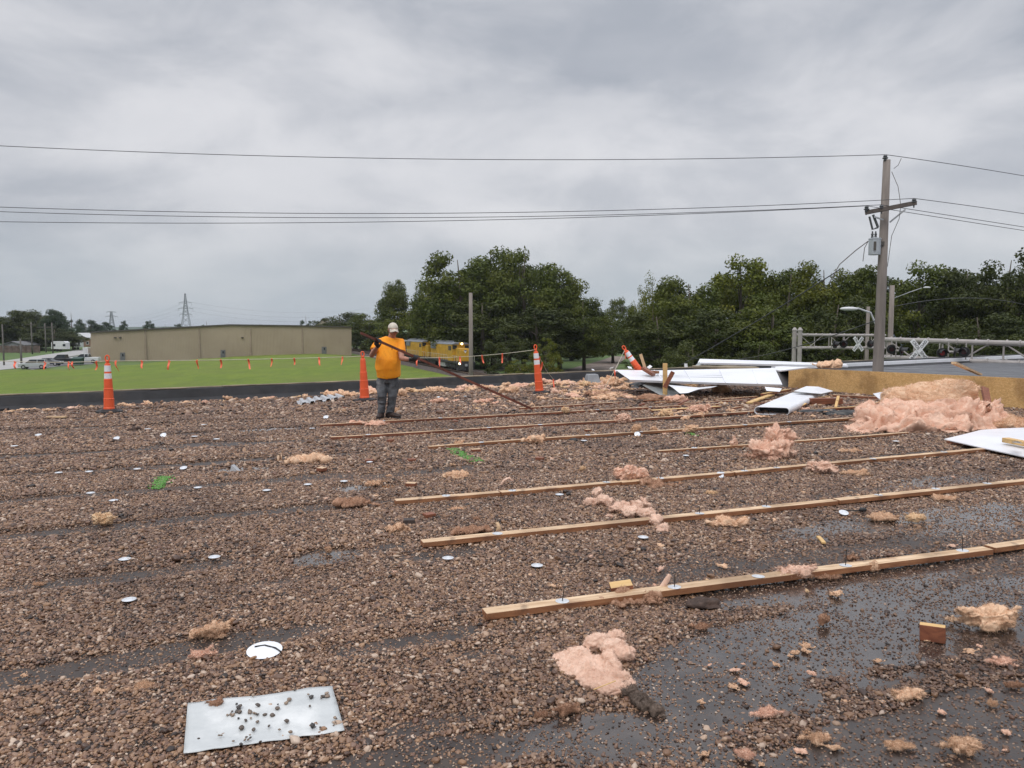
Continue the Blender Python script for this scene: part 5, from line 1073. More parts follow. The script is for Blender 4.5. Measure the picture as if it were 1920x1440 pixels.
# lower torn sheet
sheet3('torn_sheet', [[D(1205, 722, 17.5), D(1240, 742, 17.1), D(1246, 748, 17.0)], [D(1215, 716, 18), D(1270, 735, 17.6), D(1275, 737, 17.5)], [D(1260, 718, 18.2), D(1300, 726, 18), D(1312, 728, 17.9)]], M('dull_aluminium', (.38,.4,.4), .4, .2, 2, .1, .02, 3, metal=.5), 'crumpled grey sheet underneath the long white panel', .006)
sheet3('torn_sheet', [[D(1253, 722, 17.4), D(1310, 727, 17.3), D(1345, 724, 17.4)], [D(1262, 728, 17.2), D(1300, 733, 17.0), D(1335, 727, 17.2)], [D(1275, 738, 16.9), D(1290, 737, 16.9), D(1310, 730, 17)]], WHP, 'triangular white sheet corner hanging below the long white panel', .006)
th_ = M('black_plastic', (.015,.016,.018), .35, .3, 4, .4, .02, 6)
# white rolled coping at the roof edge
sheet3('coping_strip', [[D(1312, 676, 21.6), D(1450, 680, 21.8), D(1586, 686, 21.8)], [D(1308, 683, 21.2), D(1450, 686, 21.2), D(1590, 688.5, 21.5)]], WHP, 'long white coping strip lying along the roof edge behind the panel', .05)
sheet3('coping_strip', [[D(1455, 689, 19.9), D(1520, 690, 20.0)], [D(1450, 695, 19.5), D(1463, 697, 19.5)]], WHP, 'small white coping corner where the panel meets the plywood face', .03)
o = sheet3('bracket', [[D(1303, 688, 20.9), D(1312, 680, 20.9)], [D(1306, 690, 20.8), D(1316, 684, 20.8)]], M('dull_aluminium', (.38,.4,.4)), 'dull metal bracket at the left end of the coping strip', .03)
# flat white box section with an open front
bx = empty('duct_section', G(1447, 778, .015), 0, 'flat white metal box with an open dark front end', 'metal box'); O = Vector(bx.location)
a = D(1415, 766, 14.15)-O; b = D(1479, 778, 13.95)-O; zt2 = .125; w_ = Vector((b.x-a.x, b.y-a.y, 0)); wl_ = w_.length; wd_ = w_/wl_
far_ = (D(1470, 740, 16.6)+D(1543, 743, 16.3))/2-O; lv = Vector((far_.x-(a.x+b.x)/2, far_.y-(a.y+b.y)/2, 0)); A0 = Vector((a.x, a.y, 0)); r0 = .055
prof = []
for cx_, s0, s1 in ((r0, 90, 270), (wl_-r0, -90, 90)):
    for k in range(8): an = R(s0+(s1-s0)*k/7); prof.append((cx_+r0*math.cos(an), zt2/2+ (zt2/2)*math.sin(an)))
mb = MB(); n_ = len(prof); vs = [A0+wd_*x+Vector((0,0,z)) for x, z in prof]+[A0+lv+wd_*x+Vector((0,0,z+.05)) for x, z in prof]
mb.add(vs, [(i, (i+1) % n_, n_+(i+1) % n_, n_+i) for i in range(n_)]); o = mb.build('casing', WHP, bx, smooth=False); s = o.modifiers.new('s', 'SOLIDIFY'); s.thickness = .008; s.offset = -1
mb = MB(); mb.add([v+lv*.12 for v in vs[:n_]], [tuple(range(n_))]); mb.build('dark_inside', BLKP, bx)  # black sheet stands in for the shade inside the open box
mb = MB(); mb.prism([A0+wd_*.02+lv*.99+Vector((0,0,.14)), A0+wd_*wl_+lv*.99+Vector((0,0,.14)), A0+wd_*wl_+lv*1.12+Vector((0,0,.15)), A0+wd_*.02+lv*1.12+Vector((0,0,.15))], (0,0,.03)); mb.build('end_flange', M('dull_aluminium', (.38,.4,.4)), bx)
sheet3('torn_sheet', [[D(1489, 733, 16.2), D(1520, 736, 16), D(1540, 738, 15.9)], [D(1512, 724, 17.0), D(1535, 725, 17), D(1562, 733, 16.8)]], WHP, 'white sheet offcut behind the flat white box', .01)
sheet3('torn_sheet', [[D(1434, 726, 17.0), D(1466, 729, 16.9)], [D(1437, 733, 16.8), D(1462, 735, 16.7)]], WHP, 'small white sheet piece under the right end of the long panel', .01)
sheet3('torn_sheet', [[D(1637, 738, 14.6), D(1650, 749, 14.0), D(1662, 757, 13.6)], [D(1652, 735, 15.0), D(1662, 741, 14.5), D(1672, 748, 14.2)], [D(1664, 734, 15.0), D(1675, 736, 14.8), D(1684, 740, 14.6)]], WHP, 'curled white sheet sticking out of the big insulation pile', .006)
# white sheet at right edge
wsA = [G(1770, 823, .07), G(1845, 840, .07), G(1925, 857, .07), G(2010, 875, .07)]; wsB = [G(1808, 814, .10), G(1868, 819, .11), G(1935, 825, .12), G(2010, 832, .12)]; wsC = [G(1839, 806, .10), G(1880, 803, .10), G(1940, 801, .12), G(2010, 800, .12)]
sheet3('roof_panel', [wsA, wsB, wsC], WHP, 'white metal sheet lying at the right edge in front of the insulation pile', .012)
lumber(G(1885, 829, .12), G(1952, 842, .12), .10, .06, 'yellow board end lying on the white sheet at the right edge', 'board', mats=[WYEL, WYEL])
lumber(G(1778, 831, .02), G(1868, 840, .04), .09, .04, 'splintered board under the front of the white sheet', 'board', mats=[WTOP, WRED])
sheet3('metal_scrap', [[G(1898, 829, .19), G(1917, 832, .19)], [G(1905, 828, .30), G(1910, 828, .31)]], M('dull_aluminium', (.38,.4,.4)), 'small folded metal scrap on top of the yellow board end', .004)
# corrugated sheet
cg = [G(562, 762, .06), G(650, 748, .06)]; cgb = [G(557, 747, .10), G(640, 737, .10)]; rows_ = []
def corr(a, b, n_=6, amp=.045):
    d = b-a; out_ = []
    for k in range(n_):
        for u, z in ((0, 0), (.32, 0), (.45, amp), (.82, amp), (.95, 0)): out_.append(a+d*((k+u)/n_)+Vector((0,0,z)))
    return out_+[b]
sheet3('corrugated_sheet', [corr(G(560, 760, .03), G(648, 746, .03)), corr(G(556, 752, .05), G(632, 740, .05))], M('galvanised', (.42,.43,.45)), 'small galvanised corrugated sheet lying left of the smooth orange cone', .004)
# galvanised vent hood
q = G(1110, 722, .0); e = empty('vent_hood', q, R(12), 'galvanised tapered square hood standing before the parapet', 'vent hood'); GV = M('galvanised_dull', (.3,.32,.34), .42, .15, 3, .1, metal=.4)
mb = MB(); 
b0 = .215; b1 = .135
mb.box((0, 0, .155), (b0*2, b0*2, .31), taper=b1/b0); mb.build('hood', GV, e, bevel=.008); mb = MB(); mb.box((0, 0, .015), (b0*2.15, b0*2.15, .02)); mb.build('base_flange', GV, e)
# splintered sticks strewn around the wreck
rq = random.Random(21)
for k in range(26):
    px = rq.uniform(1195, 1640); py = rq.uniform(737, 772) if px < 1420 else rq.uniform(742, 770); p = G(px, py, .03); a = rq.uniform(-.7, .9); L_ = rq.uniform(.15, .75); d = Vector((math.cos(a), math.sin(a), rq.uniform(-.05, .18)))*L_
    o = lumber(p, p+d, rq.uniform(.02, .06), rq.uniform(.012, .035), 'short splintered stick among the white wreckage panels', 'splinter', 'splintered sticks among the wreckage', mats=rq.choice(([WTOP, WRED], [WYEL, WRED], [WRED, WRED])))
for k, (px, py, w_, h_) in enumerate(((1262, 742, .5, .12), (1360, 736, .6, .10), (1500, 760, .45, .08))):
    pass
# clips along the parapet
GCL = 'bent white clips along the top of the parapet'
for px, lb in ((1146, 'first'), (1181, 'second'), (1218, 'third'), (1286, 'fourth'), (1112, 'leftmost tiny')):
    for k in range(300):
        r_ = ray(px, 690); Y = 21.5/(1-.667*r_.x/r_.y) if True else 0; break
    p = Vector((r_.x/r_.y*Y, Y, .30)); sz = .13 if px != 1112 else .08; mb = MB(); mb.box((0,0,sz*.5), (sz, sz*.9, .012), rot3(.5, .4+px, .3)); mb.bar((-.02,0,-.01), (-.02,0,sz*.6), .05, .02, up=(1,0,0)); o = mb.build('metal_clip', WHP); o.location = p
    tag(o, 'small bent white clip on top of the black parapet behind the wreckage', 'clip', GCL)
# dark plastic & loose bits
def crumple(name, px, py, sz, mat, label, cat, seed, z=.02, sub=3):
    rs = random.Random(seed); bm = bmesh.new(); bmesh.ops.create_icosphere(bm, subdivisions=sub, radius=1); off = Vector((seed*3.1, seed*1.7, 0))
    for v in bm.verts: d = v.co.normalized(); k = 1+.5*noise.noise(d*1.6+off)+.28*noise.noise(d*4+off); v.co = Vector((d.x*sz[0]*k, d.y*sz[1]*k, max(-.1, d.z)*sz[2]*k))
    me = bpy.data.meshes.new(name); bm.to_mesh(me); bm.free(); me.materials.append(mat); o = bpy.data.objects.new(name, me); C.objects.link(o); o.location = G(px, py, z); me.polygons.foreach_set('use_smooth', [True]*len(me.polygons)); return tag(o, label, cat)
crumple('plastic_sheet', 1600, 776, (.55, .22, .06), th_, 'crumpled black plastic lying right of the flat white box', 'plastic sheet', 3)
crumple('plastic_sheet', 1535, 772, (.40, .15, .05), th_, 'smaller dark plastic between the white box and the crumpled one', 'plastic sheet', 4)
crumple('plastic_sheet', 1205, 727, (.35, .3, .14), th_, 'black plastic bundle left of the crumpled grey sheet', 'plastic sheet', 5)
crumple('debris_clod', 253, 807, (.10, .07, .06), M('clod', (.07,.045,.035), .9, .4, 20, .6), 'brown clod on the upper left gravel', 'clod', 6)
crumple('debris_clod', 1322, 1134, (.10, .055, .04), M('clod', (.07,.045,.035)), 'dark brown clod below the nearest lumber strip', 'clod', 7)
crumple('debris_clod', 453, 790, (.06, .05, .03), M('clod', (.07,.045,.035)), 'small dark clod left of the far puddle', 'clod', 8)
crumple('debris_clod', 1075, 827, (.07, .05, .035), M('black_paint', (.015,.015,.016)), 'black lump beside the middle of the fifth row', 'clod', 9)
crumple('debris_clod', 1688, 840, (.05, .04, .03), M('clod', (.07,.045,.035)), 'small dark clod in front of the big insulation pile', 'clod', 10)
crumple('debris_clod', 1350, 822, (.05, .04, .03), M('clod', (.07,.045,.035)), 'tiny dark clod above the fourth row', 'clod', 12)
q = G(436, 884, .01); mb = MB(); mb.prism([(-.03, 0, 0), (.06, 0, 0), (-.015, .01, .07)], (.01, .06, .0)); o = mb.build('metal_scrap', GREYM); o.location = q; tag(o, 'small folded grey metal scrap in the left damp patch', 'metal scrap')
mb = MB(); mb.box((0,0,.02), (.34, .07, .03)); o = mb.build('broken_lath', M('pale_wood', (.55,.38,.22)), bevel=.004); o.location = G(106, 784, .015); tag(o, 'pale lath left of the left striped cone', 'lath')
o = lumber(G(1534, 1008, .02), G(1545, 1020, .02), .03, .015, 'tiny straw-coloured sliver in the right damp gravel', 'wood_sliver', mats=[WYEL, WYEL])
# ============================================================ INSULATION
def fluff_mat(name, a, b, dark, dirtamt=.25):
    t = NT(name); n = t.noise(5, 6, .7, dist=.6); n2 = t.noise(2.2, 4, .6); v = t.stretch((1, 1.2, 5)); n3 = t.noise(11, 6, .8, v, 1.4)
    c = t.mix(t.rng(n, .3, .7), a, b); c = t.mix(t.math('MULTIPLY', t.rng(n2, .5, .68), dirtamt), c, dark); c = t.mix(t.math('MULTIPLY', t.rng(n3, .5, .72), .55), c, tuple(min(.9, x*1.15+.05) for x in b))
    t.set(Base_Color=c, Roughness=.95); t.b.inputs['Specular IOR Level'].default_value = .1; t.b.inputs['Subsurface Weight'].default_value = .06; t.b.inputs['Subsurface Radius'].default_value = (.02, .012, .01); t.b.inputs['Subsurface Scale'].default_value = .5
    t.bump(t.math('ADD', n3, t.math('MULTIPLY', n, .5)), .45, .012); return t.m
FM = dict(pink=fluff_mat('fluff_pink', (.66,.38,.27), (.82,.58,.45), (.46,.22,.14), .45), peach=fluff_mat('fluff_peach', (.66,.41,.26), (.80,.58,.41), (.42,.22,.12), .4), orange=fluff_mat('fluff_orange', (.52,.31,.19), (.70,.49,.34), (.20,.10,.05), .5),
  yellow=fluff_mat('fluff_yellow', (.66,.43,.25), (.80,.60,.40), (.42,.24,.12), .35), brown=fluff_mat('fluff_brown', (.30,.16,.10), (.50,.31,.21), (.10,.06,.045), .6), pale=fluff_mat('fluff_pale', (.66,.42,.31), (.80,.58,.46), (.46,.25,.17), .45),
  dirty=fluff_mat('fluff_dirty', (.09,.07,.06), (.22,.16,.125), (.04,.035,.03), .5))
def fluff_mesh(seed, sz, rough=.5, sub=4, n_lobe=3, fib=250, fl=.05, flat=.0):
    """torn lump: several merged lobes, creased with noise, with loose fibres"""
    rs = random.Random(seed); off = Vector((seed*5.31, seed*2.17, seed*.7)); bmx = MB(); mx = max(sz[0], sz[1])
    lobes = [(Vector((0,0,sz[2]*.45)), Vector((sz[0]*.62, sz[1]*.75, sz[2]*.6)))]
    for k in range(n_lobe):
        a = rs.uniform(0, 6.28); d = rs.uniform(.35, .8); s = rs.uniform(.25, .5); c_ = Vector((math.cos(a)*sz[0]*d, math.sin(a)*sz[1]*d, sz[2]*rs.uniform(.2, .75))); lobes.append((c_, Vector((sz[0]*s, sz[1]*s*1.1, sz[2]*rs.uniform(.35, .6)))))
    for k in range(n_lobe+2):
        a = rs.uniform(0, 6.28); st = Vector((math.cos(a)*sz[0]*.5, math.sin(a)*sz[1]*.5, sz[2]*rs.uniform(.25, .7))); d = Vector((math.cos(a)*sz[0], math.sin(a)*sz[1], sz[2]*rs.uniform(-.3, .9)))*rs.uniform(.45, .85); tw = Vector((rs.gauss(0,.15), rs.gauss(0,.15), 0))*mx
        r0 = sz[2]*rs.uniform(.2, .4); bmx.tube([st, st+d*.4+tw*.5, st+d*.75+tw, st+d+tw*.6], [r0, r0*.75, r0*.5, max(.2*r0, .004)], 8, sq=rs.uniform(.5, 1))
    for k, (c_, r_) in enumerate(lobes):
        m = rot3(0, rs.uniform(-.3, .3), rs.uniform(-.6, .6)); bmx.ball(c_, tuple(r_), 14, rot=m)
    return crumple_mesh(bmx, max(mx*.03, .0038), seed, 1.15/mx, mx*.115*rough*2, int(fib*16), fl*.38, iters=1)
def fluff(px, py, wpx, hpx, col, label, seed, depth=None, z=.015, rot=0.0, n_lobe=3, rough=.5, group='torn pieces of insulation on the gravel', tilt=None, fib=None, name='insulation_scrap'):
    """centre-bottom pixel, width and height in pixels of the photo"""
    p = G(px, py, z); s = 1440/p.y; w_ = wpx/s/2; vis = hpx/s; grz = 1.6/p.y
    dp = depth if depth else w_*.55; h = max(.012, (vis-2*dp*grz*.8)) ; 
    if h < .25*w_: h = max(h, min(.25*w_, .05))
    mb = fluff_mesh(seed, (w_*.95, dp, h*.85), rough, n_lobe=n_lobe, fib=fib if fib is not None else int(220+600*min(1, w_)), fl=min(.09, .25*w_+.012))
    o = mb.build(name, FM[col], smooth=True); o.location = p+Vector((0, dp*.9, 0)); o.rotation_euler = (0, 0, rot)
    if tilt: o.rotation_euler = (tilt[0], tilt[1], rot)
    return tag(o, label, 'insulation', group)
FL = [ # near pieces
 (388, 1200, 78, 42, 'orange', 'crumpled orange-tan tuft above the flat salmon scrap at left', 1), (368, 1238, 58, 24, 'pink', 'flat salmon scrap just left of the torn white disc', 2), (255, 1297, 60, 12, 'orange', 'narrow orange strip left of the white sheet', 3),
 (397, 1333, 34, 24, 'brown', 'brown chunk sitting on the left corner of the white sheet', 4), (192, 985, 48, 28, 'yellow', 'pale yellow tuft in the left gravel', 5), (616, 1036, 16, 14, 'orange', 'small orange bit at the edge of the small puddle', 6),
 (565, 871, 130, 18, 'peach', 'long flat peach strip in the upper left gravel', 7), (662, 953, 95, 18, 'brown', 'long brownish-pink twist left of the third row', 8), (855, 899, 52, 18, 'peach', 'smooth peach lump above the third row', 9), (748, 1000, 52, 22, 'orange', 'orange crumple left of the nearly black offcut', 10),
 (700, 913, 40, 12, 'orange', 'thin orange crumple by the middle puddle', 11), (858, 958, 36, 8, 'peach', 'small peach sliver below the third row', 12), (893, 979, 26, 11, 'brown', 'brown nugget above the second nearest row', 13), (885, 1006, 84, 18, 'brown', 'brown twist lying behind the second nearest row', 14),
 (1190, 1142, 120, 26, 'brown', 'brown-pink twist draped on the nearest row', 15), (1062, 1342, 44, 30, 'brown', 'reddish brown lump left of the large pink sheet of insulation', 16), (1018, 1345, 32, 12, 'brown', 'flat brown scrap left of the reddish lump', 17),
 (1443, 1346, 60, 22, 'pink', 'salmon scrap on the stone ridge at lower right', 18), (1541, 1395, 70, 26, 'orange', 'orange scrap below the stone ridge', 19), (1709, 1315, 66, 32, 'peach', 'peach twist crossing the stone ridge at right', 20), (1398, 1425, 42, 26, 'pink', 'red-pink scrap near the bottom edge', 21),
 (1815, 1418, 80, 44, 'orange', 'large orange-tan tuft in the bottom right corner', 22), (1690, 1408, 60, 16, 'orange', 'flat orange smear left of the large corner tuft', 23), (1864, 1325, 30, 11, 'orange', 'small orange bit at the right edge', 24), (1888, 1250, 60, 16, 'pink', 'pinkish scrap at the right edge below the furry lump', 25),
 (1545, 1172, 26, 26, 'brown', 'small red-brown roll standing in the big puddle', 26), (1320, 1180, 42, 10, 'brown', 'thin brown stick of insulation below the nearest row', 27), (1875, 1187, 130, 68, 'peach', 'furry tan lump at the right edge of the big puddle', 28),
 (1500, 1087, 78, 34, 'pale', 'knotted grey-pink tuft draped on the nearest row', 29), (1555, 1088, 60, 12, 'brown', 'tan tail lying right of the knotted tuft', 30), (1600, 1050, 34, 10, 'brown', 'brown patch behind the nearest row', 31), (1640, 1072, 30, 24, 'peach', 'peeling peach strip on the nearest row', 32),
 (1372, 988, 84, 20, 'peach', 'cigar-shaped peach roll with a dark tip under the second nearest row', 33), (1668, 977, 70, 12, 'orange', 'flat orange scrap below the right part of the second nearest row', 34), (1722, 980, 40, 18, 'yellow', 'pale folded scrap below the second nearest row', 35), (1780, 940, 50, 10, 'orange', 'orange smear below the second row at right', 36),
 (1185, 905, 66, 36, 'pink', 'rounded pink lump on the third row', 37), (1238, 917, 90, 14, 'brown', 'brown twist under the rounded pink lump', 38), (1550, 888, 62, 30, 'pale', 'fluffy pale pink tuft on the right piece of the third row', 39), (1610, 893, 60, 8, 'orange', 'thin orange strip right of the fluffy pale tuft', 40), (1335, 928, 28, 9, 'yellow', 'small yellowish bit below the third row', 41),
 (1005, 832, 56, 18, 'peach', 'peach crumple on the middle of the fifth row', 42), (861, 838, 20, 14, 'orange', 'orange pad on the left end of the fifth row', 43), (1168, 794, 38, 24, 'pale', 'pale curl standing beside the sixth row', 44), (1192, 813, 24, 20, 'orange', 'orange tuft on the middle of the fifth row', 45),
 (1298, 811, 34, 18, 'peach', 'peach tuft at the right part of the fifth row', 46), (1227, 812, 22, 14, 'orange', 'small orange tuft right of the leaning plate', 47), (1380, 840, 24, 22, 'pale', 'pale upright wisp on the fourth row', 48), (1092, 884, 12, 12, 'yellow', 'tiny pale ball on open gravel', 49), 
 (700, 800, 56, 12, 'pink', 'flat pink strip lying at the feet of the worker', 50), (672, 797, 36, 9, 'pink', 'pink scrap on the left end of the seventh row', 51), (744, 776, 14, 14, 'peach', 'small peach tuft right of the boots', 52), (1062, 775, 18, 14, 'yellow', 'yellow tuft on the seventh row', 53),
 (1270, 757, 50, 18, 'pink', 'pink lump behind the yellow plank at centre right', 54), (1316, 775, 46, 18, 'pink', 'pink lump resting on the seventh row right end', 55), (1250, 783, 40, 18, 'yellow', 'cream lump on the sixth row', 56), (1352, 738, 44, 22, 'peach', 'peach lump right of the upright stud under the panel', 57), (1300, 728, 24, 18, 'yellow', 'cream tuft hanging at the end of the grey strip', 58),
 (1553, 690, 40, 12, 'peach', 'orange tuft lying on the raised dark roof', 59), (1620, 740, 1, 1, None, '', 0), (1150, 726, 40, 22, 'peach', 'peach mound left of the long white panel', 60), (1225, 752, 80, 12, 'brown', 'flat brown batt below the torn sheets', 61), (1600, 850, 50, 8, 'orange', 'orange streak in front of the big pile', 62),
 (960, 738, 46, 14, 'peach', 'peach lump left of the leaning striped cone', 63), (1125, 745, 60, 10, 'brown', 'brownish strip behind the scrap wood', 64), (830, 880, 1, 1, None, '', 0), (70, 1099, 26, 8, 'orange', 'small orange bit by the left seam', 65), (163, 1352, 1, 1, None, '', 0), (540, 1300, 1, 1, None, '', 0),
 (745, 745, 40, 14, 'peach', 'peach lump between the worker and the parapet', 66), (905, 757, 40, 12, 'pink', 'pink scrap under the middle of the steel bar', 67), (822, 757, 30, 11, 'pink', 'rosy scrap right of the legs of the worker', 68), (1445, 857, 1, 1, None, '', 0), (1490, 1340, 1, 1, None, '', 0), (1905, 1290, 34, 14, 'brown', 'dull brown bit at the right edge above the corner tuft', 69)]
for f in FL:
    if f[4] is None: continue
    zz = .015
    if f[6] in (59,): continue
    if f[6] == 33: zz = .02
    if f[6] in (29, 37, 39, 45, 46, 53, 42): zz = .03
    fluff(f[0], f[1], f[2]*1.0, f[3], f[4], f[5], f[6], z=zz, rot=(.25 if f[2] > f[3]*3 else (f[6]*.7 % .8)-.3), n_lobe=3+(f[2] > 60))
mb = fluff_mesh(59, (.38, .25, .13), .5, n_lobe=4, fib=150, fl=.05); o = mb.build('insulation_scrap', FM['peach'], smooth=True); o.location = onplane(1553, 690); tag(o, 'orange tuft lying on the raised dark roof', 'insulation')
# larger torn sheets built as chains of lobes
def chain(name, pts, label, col, seed, rough=.4, fib=900, fl=.05, vox=.01, extra=None):
    """pts: (px, py, z, rx, ry, rz) lobes placed in the photo's ground coordinates"""
    mb = MB(); O_ = G(pts[0][0], pts[0][1], 0)
    for px, py, z, rx, ry, rz in pts: mb.ball(G(px, py, 0)-O_+Vector((0,0,z)), (rx, ry, rz), 16, rot=rot3(0, 0, .3))
    sc_ = extra or 1.0; m2 = crumple_mesh(mb, vox, seed, 7*sc_, rough*.062/sc_, int(fib*9), fl*.45, iters=4)
    o = m2.build(name, FM[col], smooth=True); o.location = O_; return tag(o, label, 'insulation')
# pink sheet, lower centre
big = chain('insulation_sheet', [(1100, 1262, .03, .14, .13, .03), (1062, 1250, .03, .06, .09, .025), (1130, 1285, .03, .12, .10, .03), (1152, 1303, .03, .08, .05, .028), (1085, 1240, .04, .07, .05, .03), (1122, 1226, .06, .08, .045, .045), (1155, 1218, .06, .055, .04, .045), (1150, 1235, .06, .07, .045, .04), (1170, 1245, .05, .06, .04, .035),
   (1143, 1258, .065, .035, .05, .025), (1152, 1272, .06, .035, .04, .025), (1166, 1288, .05, .04, .035, .025), (1180, 1302, .04, .035, .025, .028)], 'large folded pink sheet of insulation in the near gravel', 'pale', 31, .24, 1300, .03, .006, 2.2)
tl = chain('insulation_tail', [(1180, 1306, .03, .045, .04, .024), (1198, 1320, .026, .045, .032, .020), (1215, 1331, .022, .04, .026, .018), (1232, 1341, .018, .03, .018, .014), (1243, 1348, .012, .02, .010, .009)], None, 'dirty', 32, .4, 500, .03, .005, 2.5)
for k_ in ('label', 'category'):
    if k_ in tl: del tl[k_]
tl.location = tl.location-big.location; tl.parent = big
mb = MB(); mb.bar((0, 0, 0), (.10, .05, .015), .004, .003); o = mb.build('straw', WYEL); o.location = G(1113, 1293, .075); tag(o, 'thin straw lying on the large folded pink sheet', 'straw')
# sprawling white-pink piece over row B
chain('insulation_sheet', [(1110, 950, .04, .09, .05, .03), (1135, 952, .06, .09, .06, .05), (1120, 940, .08, .05, .05, .05), (1160, 965, .06, .12, .07, .045), (1185, 972, .06, .10, .08, .05), (1208, 958, .07, .04, .07, .05), (1195, 965, .07, .05, .05, .05), (1212, 978, .07, .08, .06, .05), (1228, 988, .05, .06, .05, .04), (1242, 997, .03, .06, .04, .035), (1143, 975, .03, .06, .03, .025)], 'sprawling white-pink insulation with arms lying across the second nearest row', 'pale', 33, .32, 900, .05, .010, 1.2)
# tall pink tuft
chain('insulation_lump', [(1440, 862, .12, .22, .14, .12), (1452, 858, .22, .18, .12, .16), (1462, 860, .12, .2, .13, .12), (1450, 856, .27, .13, .10, .10), (1470, 856, .25, .11, .08, .09), (1440, 864, .06, .12, .1, .06), (1482, 858, .06, .10, .09, .06), (1410, 860, .03, .14, .05, .03), (1425, 862, .06, .12, .09, .07)], 'tall ragged pink tuft standing beside the fourth row', 'pink', 34, .7, 1500, .08, .014, .8)
# wisps
def wisp(pts, r, label, col='pale'):
    mb = MB(); O_ = Vector(pts[0]); P = [Vector(p)-O_ for p in pts]; n = len(P)
    rs_ = [r*(.5+.8*math.sin(math.pi*(k+.6)/n)) for k in range(n)]; mb.tube(P, rs_, 8, sq=.6); rg = random.Random(int(r*1e5)+n)
    for k in range(90):
        i = rg.randrange(n-1); p = P[i].lerp(P[i+1], rg.random()); d = Vector((rg.gauss(0,1), rg.gauss(0,1), rg.gauss(0,1))).normalized(); s = d.orthogonal()*.0012; q = p+d*r*1.7; mb.add([p-s, p+s, q], [(0,1,2)])
    o = mb.build('insulation_wisp', FM[col], smooth=True); o.location = O_; return tag(o, label, 'insulation', 'upright wisps of insulation on the lumber')
wisp([D(943, 916, 7.6), D(940, 908, 7.6), D(946, 900, 7.6), D(955, 896, 7.6), D(961, 903, 7.6)], .018, 'curled white wisp standing on the middle piece of the third row')
wisp([D(1228, 1120, 4.5), D(1240, 1103, 4.5), D(1252, 1085, 4.5), D(1256, 1077, 4.5)], .014, 'pale pink wisp rising from the nearest row')
wisp([D(930, 1000, 5.95), D(936, 990, 5.95), D(932, 980, 5.95)], .014, 'short tan wisp beside the brown twist on the second nearest row', 'yellow')
wisp([D(985, 1138, 4.25), D(995, 1133, 4.3), D(1003, 1140, 4.25), D(998, 1148, 4.2)], .009, 'limp brownish wisp over the left end of the nearest row', 'brown')
# ---- big pile at right: stacked crumpled batts
def batt(name, lobes, label, col, seed, rough, vox=.035):
    mb = MB(); O_ = D(lobes[0][0], lobes[0][1], lobes[0][2]); O_.z = 0
    for px, py, Y, rx, ry, rz in lobes: mb.ball(D(px, py, Y)-O_, (rx, ry, rz), 16, rot=rot3(0, 0, -.25))
    m2 = crumple_mesh(mb, vox*.8, seed, 2.1, rough*.085, 30000, .05, (.55, 1, 2.0), iters=3, layer=1.3)
    o = m2.build(name, FM[col], smooth=True); o.location = O_; return tag(o, label, 'insulation', 'big crumpled batts of insulation at the right')
batt('insulation_batt', [(1700, 748, 13.6, .42, .4, .17), (1740, 740, 13.5, .5, .42, .2), (1785, 735, 13.4, .42, .4, .22), (1795, 728, 13.4, .25, .4, .16), (1682, 744, 13.5, .22, .35, .20), (1760, 755, 13.2, .6, .4, .2), (1672, 752, 13.3, .15, .3, .14)], 'smooth peach batt folded over on top of the big pile', 'peach', 51, .45)
batt('insulation_batt', [(1720, 786, 12.6, .75, .55, .24), (1775, 778, 12.7, .65, .5, .25), (1828, 790, 12.4, .4, .5, .13), (1660, 790, 12.3, .45, .4, .17), (1700, 806, 11.9, .75, .3, .13), (1760, 806, 11.9, .5, .35, .16), (1620, 806, 11.9, .35, .22, .10), (1842, 797, 12.2, .28, .4, .08), (1640, 778, 12.9, .3, .3, .14), (1600, 812, 11.7, .2, .15, .06), (1820, 770, 13.0, .4, .3, .2)], 'big crumpled pink batt at the bottom of the pile at right', 'pink', 52, 1.15, .034)
batt('insulation_batt', [(1900, 798, 12.0, .35, .3, .09), (1930, 796, 12.1, .35, .3, .09), (1890, 792, 12.3, .25, .3, .1)], 'flat peach batt at the right edge behind the white sheet', 'peach', 53, .5)
# ---- small scraps strewn along the parapet foot and in the far heap: copies of six lumps
protos = []
for k, cl in enumerate(('peach', 'pink', 'peach', 'yellow', 'pale', 'orange', 'peach')):
    me = fluff_mesh(100+k, (.16, .10, .07), .6, n_lobe=3, fib=120, fl=.05).mesh('insulation_crumb', FM[cl], True); protos.append(me)
rg = random.Random(5)
def crumb(p, s, group, label, k=None):
    o = bpy.data.objects.new('insulation_crumb', protos[rg.randrange(len(protos)) if k is None else k]); C.objects.link(o); o.location = p; o.rotation_euler = (rg.uniform(-.15, .15), rg.uniform(-.15, .15), rg.uniform(0, 6.28)); o.scale = (s*rg.uniform(.8, 1.5), s*rg.uniform(.7, 1.3), s*rg.uniform(.6, 1.2)); return tag(o, label, 'insulation', group)
def foot(px, back_): 
    r_ = ray(px, 700); k = r_.x/r_.y; Y = (21.5-back_)/(1-.667*k); return Vector((k*Y, Y, .01))
for i in range(46): px = 620+i*(1140-620)/46+rg.uniform(-6, 6); crumb(foot(px, rg.uniform(.5, 1.3)), rg.uniform(.7, 1.7), 'insulation scraps along the right half of the parapet foot', 'small insulation scrap in the row along the parapet foot, right of the corrugated sheet')
for i in range(26): px = 5+i*(600)/26+rg.uniform(-14, 14); crumb(foot(px, rg.uniform(.55, .95)), rg.uniform(.3, 1.0), 'insulation scraps along the left half of the parapet foot', 'small insulation scrap in the row along the parapet foot, left of the corrugated sheet')
for i in range(90): px = rg.triangular(1010, 1235, 1120); py = rg.uniform(712, 752); crumb(G(px, py, .01), rg.uniform(.5, 1.5), 'insulation scraps heaped around the galvanised hood', 'insulation scrap in the far heap around the galvanised hood')
